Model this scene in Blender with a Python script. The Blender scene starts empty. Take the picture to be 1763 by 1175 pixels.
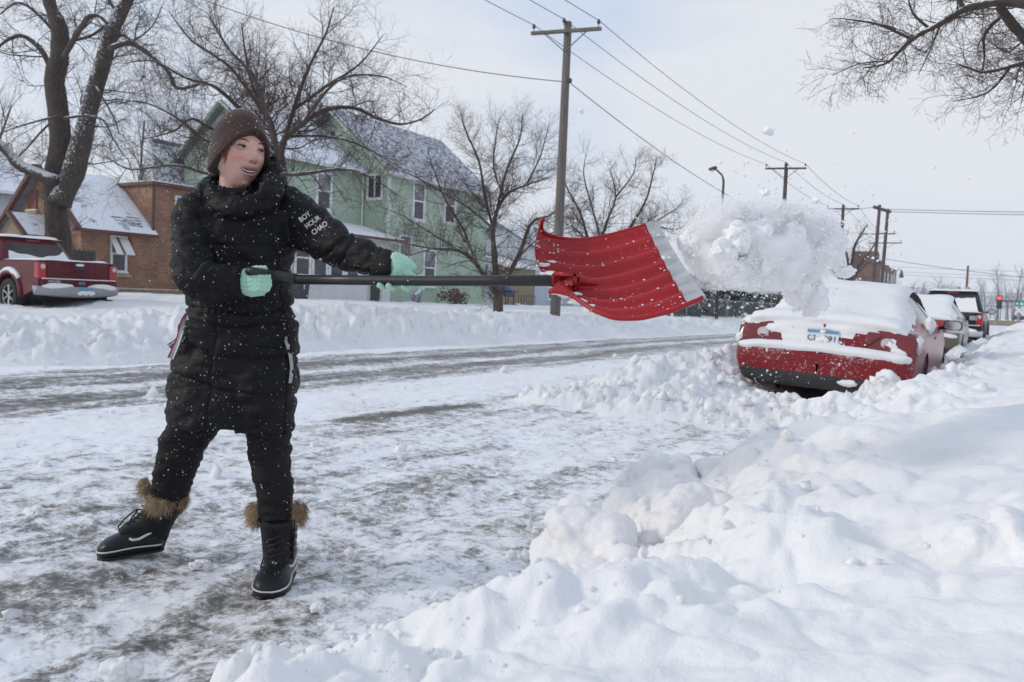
import bpy, bmesh, math, random
import numpy as np
from mathutils import Vector, Matrix, Quaternion

# ---------------------------------------------------------------- camera, world, sun, exposure
SC = bpy.context.scene
COL = SC.collection
FPX, CAMH = 1400.0, 1.05
YAW, PITCH, ROLL = math.radians(32.009), math.radians(-3.0), math.radians(2.2)
_f = Vector((-math.sin(YAW)*math.cos(PITCH), math.cos(YAW)*math.cos(PITCH), math.sin(PITCH)))
_r0 = Vector((math.cos(YAW), math.sin(YAW), 0.0)); _u0 = _r0.cross(_f)
CR = _r0*math.cos(ROLL) + _u0*math.sin(ROLL)
CU = -_r0*math.sin(ROLL) + _u0*math.cos(ROLL)
CF = _f
CAM = Vector((0, 0, CAMH))
cd = bpy.data.cameras.new('camera'); cam = bpy.data.objects.new('camera', cd); COL.objects.link(cam)
cam.matrix_world = Matrix(((CR.x, CU.x, -CF.x, 0), (CR.y, CU.y, -CF.y, 0), (CR.z, CU.z, -CF.z, CAMH), (0, 0, 0, 1)))
cd.sensor_width = 36.0; cd.lens = FPX/1763*36.0; cd.clip_start = 0.05; cd.clip_end = 6000
cd.dof.use_dof = True; cd.dof.focus_distance = 2.75; cd.dof.aperture_fstop = 7.1
SC.camera = cam
SUN_EL, SUN_AZ = math.radians(25), Vector((-0.80, -0.60, 0)).normalized()   # sun stands low, left of and behind the camera
world = bpy.data.worlds.new('World'); SC.world = world; world.use_nodes = True
SKY_STRENGTH = 0.1
def build_world():
    nt = world.node_tree; N = nt.nodes; L = nt.links
    for n in list(N): N.remove(n)
    out = N.new('ShaderNodeOutputWorld'); bg = N.new('ShaderNodeBackground'); bg.inputs[1].default_value = SKY_STRENGTH
    sky = N.new('ShaderNodeTexSky'); sky.sky_type = 'NISHITA'; sky.sun_disc = False
    sky.sun_elevation = SUN_EL; sky.sun_rotation = math.atan2(SUN_AZ.x, SUN_AZ.y); sky.air_density = 1.0; sky.dust_density = 2.0
    tc = N.new('ShaderNodeTexCoord'); sep = N.new('ShaderNodeSeparateXYZ'); L.new(tc.outputs['Generated'], sep.inputs[0])
    mp = N.new('ShaderNodeMapping'); mp.inputs['Scale'].default_value = (1.0, 1.0, 2.6); L.new(tc.outputs['Generated'], mp.inputs[0])
    nz = N.new('ShaderNodeTexNoise'); nz.inputs['Scale'].default_value = 1.7; nz.inputs['Detail'].default_value = 4; nz.inputs['Roughness'].default_value = 0.5
    L.new(mp.outputs[0], nz.inputs[0])
    cr = N.new('ShaderNodeValToRGB')
    cr.color_ramp.elements[0].position = 0.39; cr.color_ramp.elements[0].color = (5.2, 6.7, 9.2, 1)
    cr.color_ramp.elements[1].position = 0.60; cr.color_ramp.elements[1].color = (8.7, 8.95, 9.5, 1)
    L.new(nz.outputs[0], cr.inputs[0])
    # a paler, whiter veil low over the horizon
    hz = N.new('ShaderNodeMapRange'); hz.inputs[1].default_value = 0.0; hz.inputs[2].default_value = 0.28; hz.inputs[3].default_value = 1.0; hz.inputs[4].default_value = 0.0
    L.new(sep.outputs[2], hz.inputs[0])
    m1 = N.new('ShaderNodeMixRGB'); m1.inputs[2].default_value = (8.5, 8.7, 9.15, 1); L.new(hz.outputs[0], m1.inputs[0]); L.new(cr.outputs[0], m1.inputs[1])
    m2 = N.new('ShaderNodeMixRGB'); m2.inputs[0].default_value = 0.9; L.new(sky.outputs[0], m2.inputs[1]); L.new(m1.outputs[0], m2.inputs[2])
    L.new(m2.outputs[0], bg.inputs[0]); L.new(bg.outputs[0], out.inputs[0])
build_world()
sl = bpy.data.lights.new('sun', 'SUN'); sl.energy = 1.35; sl.angle = math.radians(9); sl.color = (1.0, 0.91, 0.79)
sun = bpy.data.objects.new('sun', sl); COL.objects.link(sun)
_sd = (SUN_AZ*math.cos(SUN_EL) + Vector((0, 0, math.sin(SUN_EL))))
sun.rotation_euler = _sd.to_track_quat('Z', 'Y').to_euler(); sun.location = _sd*30
SC.view_settings.view_transform = 'Standard'; SC.view_settings.look = 'None'; SC.view_settings.gamma = 1.0
SC.view_settings.exposure = -0.05; SC.view_settings.use_curve_mapping = False
try:
    SC.cycles.max_bounces = 8; SC.cycles.diffuse_bounces = 4; SC.cycles.use_denoising = True; SC.cycles.transparent_max_bounces = 16
except Exception: pass

def ray(px, py): return CF + CR*((px-881.5)/FPX) - CU*((py-587.5)/FPX)
def at(px, py, d): return CAM + ray(px, py)*d            # a point measured off the photograph at a known distance
def onz(px, py, z=0.0): v = ray(px, py); return CAM + v*((z-CAMH)/v.z)
def onx(px, py, x): v = ray(px, py); return CAM + v*(x/v.x)
def ony(px, py, y): v = ray(px, py); return CAM + v*(y/v.y)

# ---------------------------------------------------------------- numeric noise
_rng = np.random.RandomState(7)
_perm = np.concatenate([_rng.permutation(256)]*3).astype(np.int64)
_val = _rng.rand(256)*2-1
def vnoise(x, y, z=0.0):
    x, y, z = np.broadcast_arrays(np.asarray(x, float), np.asarray(y, float), np.asarray(z, float))
    xi, yi, zi = np.floor(x).astype(np.int64), np.floor(y).astype(np.int64), np.floor(z).astype(np.int64)
    fx, fy, fz = x-xi, y-yi, z-zi
    sx, sy, sz = [t*t*t*(t*(t*6-15)+10) for t in (fx, fy, fz)]
    def h(a, b, c): return _val[_perm[_perm[_perm[(xi+a) & 255] + ((yi+b) & 255)] + ((zi+c) & 255)]]
    def mix(a, b, t): return a+(b-a)*t
    return mix(mix(mix(h(0,0,0), h(1,0,0), sx), mix(h(0,1,0), h(1,1,0), sx), sy),
               mix(mix(h(0,0,1), h(1,0,1), sx), mix(h(0,1,1), h(1,1,1), sx), sy), sz)
def fbm(x, y, z=0.0, o=4, g=0.5):
    s, a, f = 0, 1, 1
    for i in range(o):
        s = s + a*vnoise(np.asarray(x)*f+17.3*i, np.asarray(y)*f-9.1*i, np.asarray(z)*f+3.7*i); a *= g; f *= 2.03
    return s
def sstep(a, b, x):
    t = np.clip((np.asarray(x, float)-a)/(b-a), 0, 1); return t*t*(3-2*t)

# ---------------------------------------------------------------- mesh builder
class MB:
    def __init__(s): s.v = []; s.f = []
    def add(s, vs, fs):
        n = len(s.v); s.v.extend([tuple(p) for p in vs]); s.f.extend([tuple(i+n for i in f) for f in fs]); return s
    def box(s, c, d, M=None, b=0.0):
        hx, hy, hz = d[0]/2, d[1]/2, d[2]/2
        if b <= 0:
            vs = [Vector((x*hx, y*hy, z*hz)) for x in (-1, 1) for y in (-1, 1) for z in (-1, 1)]
            fs = [(0,1,3,2), (4,6,7,5), (0,4,5,1), (2,3,7,6), (0,2,6,4), (1,5,7,3)]
        else:
            b = min(b, hx*.95, hy*.95, hz*.95); vs = []; idx = {}
            for sx in (-1, 1):
                for sy in (-1, 1):
                    for sz in (-1, 1):
                        for k in range(3):
                            p = [sx*hx, sy*hy, sz*hz]
                            for q in range(3):
                                if q != k: p[q] -= (sx, sy, sz)[q]*b
                            idx[(sx, sy, sz, k)] = len(vs); vs.append(Vector(p))
            fs = []
            for k in range(3):
                a1, a2 = (k+1) % 3, (k+2) % 3
                for sg in (-1, 1):
                    q = []
                    for (u, w) in ((-1,-1), (1,-1), (1,1), (-1,1)):
                        t = [0,0,0]; t[k] = sg; t[a1] = u; t[a2] = w; q.append(idx[(t[0], t[1], t[2], k)])
                    fs.append(tuple(q if sg > 0 else q[::-1]))
            for k in range(3):
                a1, a2 = (k+1) % 3, (k+2) % 3
                for u in (-1, 1):
                    for w in (-1, 1):
                        def I(e, kk):
                            t = [0,0,0]; t[k] = e; t[a1] = u; t[a2] = w; return idx[(t[0], t[1], t[2], kk)]
                        q = [I(-1, a1), I(1, a1), I(1, a2), I(-1, a2)]
                        fs.append(tuple(q if u*w > 0 else q[::-1]))
            for sx in (-1, 1):
                for sy in (-1, 1):
                    for sz in (-1, 1):
                        q = [idx[(sx, sy, sz, k)] for k in range(3)]
                        fs.append(tuple(q if sx*sy*sz > 0 else q[::-1]))
        c = Vector(c)
        vs = [(M @ v if M is not None else v) + c for v in vs]
        return s.add(vs, fs)
    def bar(s, a, b, w, h=None, bev=0.0, up=(0, 0, 1)):
        a, b = Vector(a), Vector(b); h = h or w; d = b-a; L = d.length
        z = d.normalized(); x = Vector(up).cross(z)
        if x.length < 1e-4: x = Vector((1, 0, 0)).cross(z)
        x.normalize(); y = z.cross(x)
        M = Matrix((x, y, z)).transposed()
        return s.box((a+b)/2, (w, h, L), M, bev)
    def tube(s, path, rad, n=8, cap=True, sq=None):
        P = [Vector(p) for p in path]; m = len(P)
        if not hasattr(rad, '__len__'): rad = [rad]*m
        vs = []; fs = []; px = None
        for i in range(m):
            t = (P[min(i+1, m-1)]-P[max(i-1, 0)])
            t = t.normalized() if t.length > 1e-9 else Vector((0, 0, 1))
            if px is None:
                px = Vector((0, 0, 1)).cross(t)
                if px.length < .05: px = Vector((0, 1, 0)).cross(t)
            px = (px - t*px.dot(t))
            px = px.normalized() if px.length > 1e-6 else t.orthogonal().normalized()
            py = t.cross(px)
            for k in range(n):
                a = 2*math.pi*k/n
                vs.append(P[i] + (px*math.cos(a) + py*math.sin(a))*rad[i])
        for i in range(m-1):
            for k in range(n):
                fs.append((i*n+k, i*n+(k+1) % n, (i+1)*n+(k+1) % n, (i+1)*n+k))
        if cap: fs.append(tuple(range(n))[::-1]); fs.append(tuple((m-1)*n+k for k in range(n)))
        return s.add(vs, fs)
    def rings(s, R, cap=True, closed=True):
        n = len(R[0]); vs = [p for r in R for p in r]; fs = []
        for i in range(len(R)-1):
            for k in range(n if closed else n-1):
                fs.append((i*n+k, i*n+(k+1) % n, (i+1)*n+(k+1) % n, (i+1)*n+k))
        if cap and closed: fs.append(tuple(range(n))[::-1]); fs.append(tuple((len(R)-1)*n+k for k in range(n)))
        return s.add(vs, fs)
    def lathe(s, prof, n=16, M=None, cap=True):
        R = []
        for (r, z) in prof:
            ring = [Vector((r*math.cos(2*math.pi*k/n), r*math.sin(2*math.pi*k/n), z)) for k in range(n)]
            R.append([M @ p for p in ring] if M is not None else ring)
        return s.rings(R, cap)
    def prism(s, poly, d, M=None, z0=0.0):                     # outline in local XY pushed d along local Z
        n = len(poly); vs = [Vector((p[0], p[1], z0)) for p in poly] + [Vector((p[0], p[1], z0+d)) for p in poly]
        fs = [tuple(range(n))[::-1], tuple(range(n, 2*n))] + [(k, (k+1) % n, n+(k+1) % n, n+k) for k in range(n)]
        return s.add([M @ v for v in vs] if M is not None else vs, fs)
    def quad(s, a, b, c, d): return s.add([a, b, c, d], [(0, 1, 2, 3)])
    def ball(s, c, r, seed=0, bump=0.25, sub=1, sc=(1, 1, 1)):
        V, F = ICO[sub]; c = Vector(c)
        vv = np.array(V); k = 1+bump*fbm(vv[:, 0]*1.4+seed*3.1, vv[:, 1]*1.4+seed, vv[:, 2]*1.4, o=3)
        vv = vv*k[:, None]*np.array(sc)*r + np.array(c)
        return s.add([tuple(p) for p in vv], F)
    def build(s, name, mat=None, parent=None, smooth=False, flip=False):
        me = bpy.data.meshes.new(name); me.from_pydata(s.v, [], s.f); me.update()
        return link_mesh(name, me, mat, parent, smooth)
def link_mesh(name, me, mat=None, parent=None, smooth=False):
    if mat is not None:
        for m in (mat if isinstance(mat, (list, tuple)) else [mat]): me.materials.append(m)
    if smooth and len(me.polygons): me.polygons.foreach_set('use_smooth', [True]*len(me.polygons))
    o = bpy.data.objects.new(name, me); COL.objects.link(o)
    if parent is not None:
        o.parent = parent; o.matrix_parent_inverse = Matrix()
    return o
def np_mesh(name, V, Fq, mat=None, parent=None, smooth=True):
    me = bpy.data.meshes.new(name); V = np.asarray(V, np.float32); Fq = np.asarray(Fq, np.int32); k = Fq.shape[1]
    me.vertices.add(len(V)); me.vertices.foreach_set('co', V.ravel())
    me.loops.add(Fq.size); me.loops.foreach_set('vertex_index', Fq.ravel())
    me.polygons.add(len(Fq)); me.polygons.foreach_set('loop_start', np.arange(0, Fq.size, k, dtype=np.int32))
    me.polygons.foreach_set('loop_total', np.full(len(Fq), k, np.int32)); me.update(calc_edges=True); me.validate()
    return link_mesh(name, me, mat, parent, smooth)
def _ico(sub):
    bm = bmesh.new(); bmesh.ops.create_icosphere(bm, subdivisions=sub+1, radius=1.0)
    V = [tuple(v.co) for v in bm.verts]; F = [tuple(v.index for v in f.verts) for f in bm.faces]; bm.free(); return V, F
ICO = {k: _ico(k) for k in (0, 1, 2, 3)}
def fixn(o):
    bm = bmesh.new(); bm.from_mesh(o.data); bmesh.ops.recalc_face_normals(bm, faces=bm.faces); bm.to_mesh(o.data); bm.free(); return o
def tag(o, label=None, cat=None, group=None, kind=None):
    if label: o['label'] = label
    if cat: o['category'] = cat
    if group: o['group'] = group
    if kind: o['kind'] = kind
    return o
def thing(name, label, cat, loc=(0, 0, 0), rotz=0.0, group=None):
    o = bpy.data.objects.new(name, None); COL.objects.link(o); o.location = loc; o.rotation_euler = (0, 0, rotz)
    o.empty_display_size = .1
    return tag(o, label, cat, group)
def dup(root, loc=None, rotz=None, label=None, group=None):
    r = root.copy(); COL.objects.link(r)
    if loc is not None: r.location = loc
    if rotz is not None: r.rotation_euler = (0, 0, rotz)
    if label: r['label'] = label
    if group: r['group'] = group
    for ch in root.children:
        c = ch.copy(); COL.objects.link(c); c.parent = r
        for g in ch.children:
            d = g.copy(); COL.objects.link(d); d.parent = c
    return r

# ---------------------------------------------------------------- materials
def mk(name):
    m = bpy.data.materials.new(name); m.use_nodes = True; nt = m.node_tree
    return m, nt.nodes, nt.links, nt.nodes['Principled BSDF']
def _noise(N, L, vec, scale, detail=4, rough=.55):
    n = N.new('ShaderNodeTexNoise'); n.inputs['Scale'].default_value = scale; n.inputs['Detail'].default_value = detail
    n.inputs['Roughness'].default_value = rough
    if vec is not None: L.new(vec, n.inputs[0])
    return n
def _bump(N, L, src, strength, dist, B, prev=None):
    b = N.new('ShaderNodeBump'); b.inputs['Strength'].default_value = strength; b.inputs['Distance'].default_value = dist
    L.new(src, b.inputs['Height'])
    if prev is not None: L.new(prev.outputs[0], b.inputs['Normal'])
    L.new(b.outputs[0], B.inputs['Normal']); return b
def _math(N, L, op, a, b=None, clamp=False):
    n = N.new('ShaderNodeMath'); n.operation = op; n.use_clamp = clamp
    for i, x in enumerate((a, b)):
        if x is None: continue
        if isinstance(x, (int, float)): n.inputs[i].default_value = x
        else: L.new(x, n.inputs[i])
    return n.outputs[0]
def _ramp(N, L, src, stops):
    r = N.new('ShaderNodeValToRGB'); e = r.color_ramp.elements
    while len(e) < len(stops): e.new(0.5)
    for k, (p, c) in enumerate(stops):
        e[k].position = p; e[k].color = tuple(c)+(1,) if hasattr(c, '__len__') else (c, c, c, 1)
    L.new(src, r.inputs[0]); return r.outputs[0]
def _mix(N, L, fac, a, b):
    n = N.new('ShaderNodeMixRGB')
    for i, x in enumerate((fac, a, b)):
        if isinstance(x, (int, float)): n.inputs[i].default_value = x
        elif hasattr(x, '__len__'): n.inputs[i].default_value = tuple(x)+((1,) if len(x) == 3 else ())
        else: L.new(x, n.inputs[i])
    return n.outputs[0]
def pmat(name, base, rough=.6, var=.18, scale=6, bump=.0, bscale=60, bdist=.01, metal=0., coat=0., spec=.5, stretch=None, snow=0., snow_lo=.25, snow_scale=7, emit=None, spots=0., spot_scale=40):
    m, N, L, B = mk(name)
    tc = N.new('ShaderNodeTexCoord'); vec = tc.outputs['Object']
    if stretch:
        mp = N.new('ShaderNodeMapping'); mp.inputs['Scale'].default_value = stretch; L.new(vec, mp.inputs[0]); sv = mp.outputs[0]
    else: sv = vec
    n1 = _noise(N, L, sv, scale)
    lo = [c*(1-var) for c in base]; hi = [min(1, c*(1+var)) for c in base]
    col = _ramp(N, L, n1.outputs[0], [(.3, lo), (.7, hi)])
    B.inputs['Roughness'].default_value = rough; B.inputs['Metallic'].default_value = metal
    B.inputs['Specular IOR Level'].default_value = spec
    if coat: B.inputs['Coat Weight'].default_value = coat; B.inputs['Coat Roughness'].default_value = .06
    if bump:
        n2 = _noise(N, L, sv, bscale, 3); _bump(N, L, n2.outputs[0], bump, bdist, B)
    if snow > 0:
        g = N.new('ShaderNodeNewGeometry'); s = N.new('ShaderNodeSeparateXYZ'); L.new(g.outputs['Normal'], s.inputs[0])
        n3 = _noise(N, L, vec, snow_scale, 5, .65)
        h = _math(N, L, 'ADD', s.outputs[2], _math(N, L, 'MULTIPLY', _math(N, L, 'SUBTRACT', n3.outputs[0], .5), 2.2))
        f = _math(N, L, 'MULTIPLY', _ramp(N, L, h, [(snow_lo, 0.), (min(1, snow_lo+.22), 1.)]), snow)
        col = _mix(N, L, f, col, (.84, .86, .9))
        L.new(_mix(N, L, f, (rough,)*3, (.8, .8, .8)), B.inputs['Roughness'])
    if spots > 0:
        n4 = _noise(N, L, vec, spot_scale, 6, .7)
        f = _ramp(N, L, n4.outputs[0], [(1-spots, 0.), (min(1., 1-spots+.06), 1.)])
        col = _mix(N, L, f, col, (.82, .84, .88))
    L.new(col, B.inputs['Base Color'])
    if emit: B.inputs['Emission Color'].default_value = tuple(emit[:3])+(1,); B.inputs['Emission Strength'].default_value = emit[3]
    return m
def snow_mat(name, dirt=0.0, fine=1.0):
    m, N, L, B = mk(name); tc = N.new('ShaderNodeTexCoord'); v = tc.outputs['Object']
    a = _noise(N, L, v, 1.3, 5, .6); b = _noise(N, L, v, 26, 6, .7); c = _noise(N, L, v, 190, 3, .7)
    col = _ramp(N, L, a.outputs[0], [(.3, (.80, .80, .815)), (.62, (.872, .868, .862))])
    if dirt:
        d = _noise(N, L, v, 3.1, 7, .72)
        f = _ramp(N, L, d.outputs[0], [(.60, 0.), (.72, dirt)])
        col = _mix(N, L, f, col, (.52, .47, .40))
    L.new(col, B.inputs['Base Color']); B.inputs['Roughness'].default_value = .75; B.inputs['Specular IOR Level'].default_value = .3
    b1 = _bump(N, L, b.outputs[0], .55*fine, .02, B); _bump(N, L, c.outputs[0], .5*fine, .004, B, b1)
    return m
M = {}
M['snow'] = snow_mat('snow', .0); M['snow_dirty'] = snow_mat('snow_ploughed', .55, 1.35); M['snow_near'] = snow_mat('snow_heap', .35, .7)
M['snow_soft'] = snow_mat('snow_soft', 0, .6)
def road_mat():
    m, N, L, B = mk('icy_road'); tc = N.new('ShaderNodeTexCoord'); v = tc.outputs['Object']
    at_ = N.new('ShaderNodeAttribute'); at_.attribute_name = 'bare'
    mp = N.new('ShaderNodeMapping'); mp.inputs['Scale'].default_value = (1.5, .34, 1); mp.inputs['Rotation'].default_value = (0, 0, -.04); L.new(v, mp.inputs[0])
    n1 = _noise(N, L, mp.outputs[0], 2.6, 9, .68)
    mp2 = N.new('ShaderNodeMapping'); mp2.inputs['Scale'].default_value = (.62, 1.25, 1); mp2.inputs['Rotation'].default_value = (0, 0, -.45); L.new(v, mp2.inputs[0])
    n2 = _noise(N, L, mp2.outputs[0], 5.2, 10, .72)
    n3 = _noise(N, L, v, 55, 6, .75)
    def cen(o, k): return _math(N, L, 'MULTIPLY', _math(N, L, 'SUBTRACT', o, .5), k)
    n4 = _noise(N, L, v, 14, 8, .72)
    s = _math(N, L, 'ADD', cen(n1.outputs[0], .75), cen(n2.outputs[0], .58)); s = _math(N, L, 'ADD', s, cen(n3.outputs[0], .55)); s = _math(N, L, 'ADD', s, cen(n4.outputs[0], .85))
    s = _math(N, L, 'ADD', s, _math(N, L, 'ADD', cen(at_.outputs['Fac'], .80), .5))
    # bare tar -> grey slush -> packed snow
    col = _ramp(N, L, s, [(.44, (.86, .875, .91)), (.515, (.72, .735, .77)), (.585, (.47, .465, .46)), (.67, (.19, .178, .165)), (.78, (.085, .08, .075))])
    tint = _noise(N, L, v, 1.1, 4); f = _ramp(N, L, tint.outputs[0], [(.42, 0.), (.66, .45)])
    br = N.new('ShaderNodeMixRGB'); br.blend_type = 'MULTIPLY'; L.new(f, br.inputs[0]); L.new(col, br.inputs[1]); br.inputs[2].default_value = (.93, .88, .80, 1)
    L.new(br.outputs[0], B.inputs['Base Color'])
    L.new(_ramp(N, L, s, [(.42, .7), (.56, .38), (.75, .36)]), B.inputs['Roughness'])
    b1 = _bump(N, L, s, -.8, .035, B); _bump(N, L, n3.outputs[0], .5, .006, B, b1)
    return m
M['road'] = road_mat()
# ---------------------------------------------------------------- ground: road, snowbanks, yards
def seg_dist(X, Y, a, b):
    ax, ay = a[0], a[1]; dx, dy = b[0]-ax, b[1]-ay; L2 = dx*dx+dy*dy
    t = np.clip(((X-ax)*dx+(Y-ay)*dy)/L2, 0, 1)
    return np.hypot(X-ax-t*dx, Y-ay-t*dy), t
FOOT = -1.30
def parts_height(X, Y):
    n_big = fbm(X*.35, Y*.35, 1.0, o=3); n_mid = fbm(X*1.9, Y*1.9, 2.0, o=4, g=.55); n_sm = fbm(X*7.5, Y*7.5, 5.0, o=4, g=.6)
    bil = np.abs(fbm(X*2.4, Y*2.4, 9.0, o=3, g=.5))*1.5
    bil2 = np.abs(fbm(X*6.0, Y*6.0, 19.0, o=3, g=.55))*1.5
    far_soft = sstep(12, 45, np.hypot(X, Y))
    # packed snow and ice on the road, ruts along the street
    road = .010*fbm(X*2.2, Y*.9, 3.0, o=4, g=.6) + .007*n_sm*(1-far_soft) + .012*np.sin(X*2.1+fbm(X*.2, Y*.1)*1.5)*sstep(-4.2, -6, X)
    road = road + .012*np.clip(fbm(X*4.5, Y*2.6, 31.0, o=4, g=.6), -1, 1)*sstep(-5.0, -3.0, X)*(1-far_soft)
    # the heap along the kerb on this side
    foot = np.interp(Y, [.5, 1.0, 1.4, 1.75, 2.0, 2.6, 3.2, 3.7, 4.8, 5.7, 7.4, 10.7, 20, 60], [-1.52, -1.50, -1.26, -1.15, -1.24, -1.34, -1.46, -1.30, -1.18, -1.28, -1.26, -1.18, -1.10, -1.05]) + .09*fbm(Y*.9, 4.2, 0, o=3) + .05*vnoise(Y*3.1, 8.8)
    t = (X-foot)
    crest = (.53+.05*n_big)*(1-.25*sstep(18, 60, Y))
    h = crest*np.clip(t/.72, 0, 1)**.75
    h = h + .16*sstep(.55, 1.7, t) - .55*sstep(2.6, 4.2, t)
    rough = np.clip(t/.4, 0, 1)*(1-.72*sstep(.6, 1.3, t))
    fine = np.abs(fbm(X*15, Y*15, 3.0, o=3, g=.6))*sstep(.9, .3, t)
    near = h + rough*(.03*fine+.045*(bil-.4) + .020*n_mid + .034*(bil2-.45) + .014*n_sm) + np.clip(t/.5, 0, 1)*(.03*n_mid*.6+.05*n_big*sstep(.6, 1.6, t))
    near = np.where(t > 0, np.maximum(near, .003+.02*np.clip(t/.1, 0, 1)), -.06)
    near = near*(1-.0*Y)
    # ploughed ridge in front of and beside the parked sedan
    d1, u1 = seg_dist(X, Y, (-4.05, 7.35), (-1.2, 7.75)); d2, u2 = seg_dist(X, Y, (-3.25, 8.1), (-3.3, 13.5)); d3, _ = seg_dist(X, Y, (-3.2, 8.2), (-1.1, 8.3))
    e = .13+.05*u1
    r1 = e*np.clip(1-d1/(.42+.5*u1), 0, 1)**.8
    r2 = .40*np.clip(1-d2/.95, 0, 1)**.8
    r3 = .13*np.clip(1-d3/.75, 0, 1)**.7
    d4, _ = seg_dist(X, Y, (-1.05, 8.6), (-.9, 45.0))
    r4 = .30*np.clip(1-d4/.62, 0, 1)**.7
    d5, _ = seg_dist(X, Y, (-3.5, 14.0), (-3.2, 44.0)); r5 = .22*np.clip(1-d5/.7, 0, 1)**.8
    rr = np.maximum.reduce([r1, r2, r3, r4, r5])
    fine2 = np.abs(fbm(X*13, Y*13, 5.0, o=3, g=.6))
    ridge = rr*(1+.28*(bil-.5)+.25*n_mid) + np.clip(rr/.08, 0, 1)*(.020*n_sm+.030*(bil2-.5)+.035*fine2)
    ridge = np.where(rr > .004, ridge, -.05)
    # ploughed bank on the other side of the street
    topy = np.interp(Y, [-30, 5, 6.6, 7.2, 8, 12, 13.4, 15, 17.5, 22, 28, 40, 90], [.48, .52, .40, .42, .56, .60, .76, .62, .60, .48, .44, .40, .38])
    foot2 = -10.25+.35*fbm(Y*.5, 1.7, 0, o=3)
    t2 = foot2-X
    prof = topy*np.clip(t2/1.5, 0, 1)**.8
    yard = np.interp(Y, [-30, 12, 24, 40, 90], [.50, .56, .56, .50, .45]) + .12*sstep(-15, -22, X) + .03*n_big
    drive, _ = seg_dist(X, Y, (-9, 8.6), (-25, 8.9))
    yard = yard - .16*sstep(2.2, 1.2, drive)*sstep(-11, -14, X)
    back = sstep(2.0, 3.4, t2)
    bank = prof*(1-back)+yard*back
    bank = bank + np.clip(t2/.5, 0, 1)*(1-.8*back)*(.07*(bil-.5)+.05*n_mid+.034*n_sm+.04*(bil2-.5)+.03*np.abs(fbm(X*11, Y*11, 2.0, o=2))) + back*.02*n_mid
    bank = np.where(t2 > 0, bank, -.05)
    return road, near, ridge, bank, t, t2, rr
def ground_z(x, y):
    r, n, g, b, *_ = parts_height(np.array([float(x)]), np.array([float(y)])); return float(max(r[0], n[0], g[0], b[0]))
def build_ground():
    va = np.radians(32.0)
    ang = np.concatenate([np.linspace(-70, -8, 50)[:-1], np.linspace(-8, 71, 560)[:-1], np.linspace(71, 140, 50)])
    rad = np.concatenate([np.geomspace(.45, 14, 480)[:-1], np.geomspace(14, 170, 190)])
    A, R = np.meshgrid(np.radians(ang), rad, indexing='ij')
    X = -R*np.sin(A); Y = R*np.cos(A)
    road, near, ridge, bank, t, t2, rr = parts_height(X, Y)
    S = np.stack([road, near, ridge, bank]); top = S.argmax(0); Z = S.max(0)
    na, nr = A.shape; I = np.arange(na*nr).reshape(na, nr)
    Q = np.stack([I[:-1, :-1], I[:-1, 1:], I[1:, 1:], I[1:, :-1]], -1).reshape(-1, 4)
    V = np.stack([X, Y, Z], -1).reshape(-1, 3); own = top.reshape(-1)[Q].max(1)
    # patches scraped down to the tar, ruts of the wheel tracks
    bare = np.full(X.shape, .45)
    wob = .22*fbm(Y*.16, 3.3, 0, o=3)
    def band(c, w, a): return a*np.exp(-((X-c-wob*(1 if c < -5 else .6))/w)**2)
    bare += band(-8.35, .50, .31)+band(-9.35, .36, .20)+band(-7.2, .42, .31)+band(-6.5, .26, .16)-band(-5.55, .6, .15)-band(-7.85, .2, .10)-band(-10.2, .35, .35)
    nearpat = sstep(-5.2, -4.4, X)*sstep(-1.2, -1.8, X)
    bare += nearpat*(.01+.07*fbm(X*.7+3, Y*.55, 12.0, o=3))
    bare += .05*nearpat-.06*sstep(5.2, 8.0, np.hypot(X+2, Y))*nearpat
    d, u = seg_dist(X, Y, tuple(onz(612, 724)[:2]), tuple(onz(795, 700)[:2])); bare += .46*np.clip(1-d/(.24+.10*fbm(Y*3, X*3, 0, o=2)), 0, 1)
    for (px, py, w, a) in ((470, 1018, .34, .36), (235, 962, .40, .24), (215, 785, .25, .30), (330, 770, .3, .26), (560, 1045, .3, .2), (770, 1130, .25, .3), (880, 640, .5, .16), (1010, 615, .8, .16), (1030, 660, .5, .18), (820, 815, .5, .12), (700, 870, .4, .1)):
        c = onz(px, py); dd = np.hypot((X-c.x), (Y-c.y)*.8); bare += .13*a*np.exp(-(dd/w)**2)*(1+.5*fbm(X*2.5, Y*2.5, 4, o=2))
    bare -= .3*sstep(.16, 0.0, np.abs(t))*(t < .1)+.3*sstep(.5, .0, np.clip(-t2, 0, 9))+.4*np.clip(rr/.03, 0, 1)
    for k, (nm, mt, kind) in enumerate((('road', M['road'], 'structure'), ('snowbank', M['snow_near'], 'structure'), ('ploughed_snow', M['snow_dirty'], 'structure'), ('yard_snow', M['snow_dirty'], 'structure'))):
        q = Q[own == k]; used, inv = np.unique(q, return_inverse=True)
        o = np_mesh(nm, V[used], inv.reshape(-1, 4)[:, ::-1], mt); o['kind'] = kind
        if k == 0:
            a = o.data.attributes.new('bare', 'FLOAT', 'POINT'); a.data.foreach_set('value', np.clip(bare.reshape(-1)[used], 0, 1).astype(np.float32))
    # the land beyond, out to the horizon
    aa = np.radians(np.linspace(-180, 180, 181)); rr_ = np.array([165, 260, 420, 700, 1100, 1500.]); A, R = np.meshgrid(aa, rr_, indexing='ij')
    X = -R*np.sin(A); Y = R*np.cos(A)
    Zz = -.15+0*R; I = np.arange(A.size).reshape(A.shape); Q = np.stack([I[:-1, :-1], I[:-1, 1:], I[1:, 1:], I[1:, :-1]], -1).reshape(-1, 4)[:, ::-1]
    o = np_mesh('ground', np.stack([X, Y, Zz], -1).reshape(-1, 3), Q, M['snow']); o['kind'] = 'structure'
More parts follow.
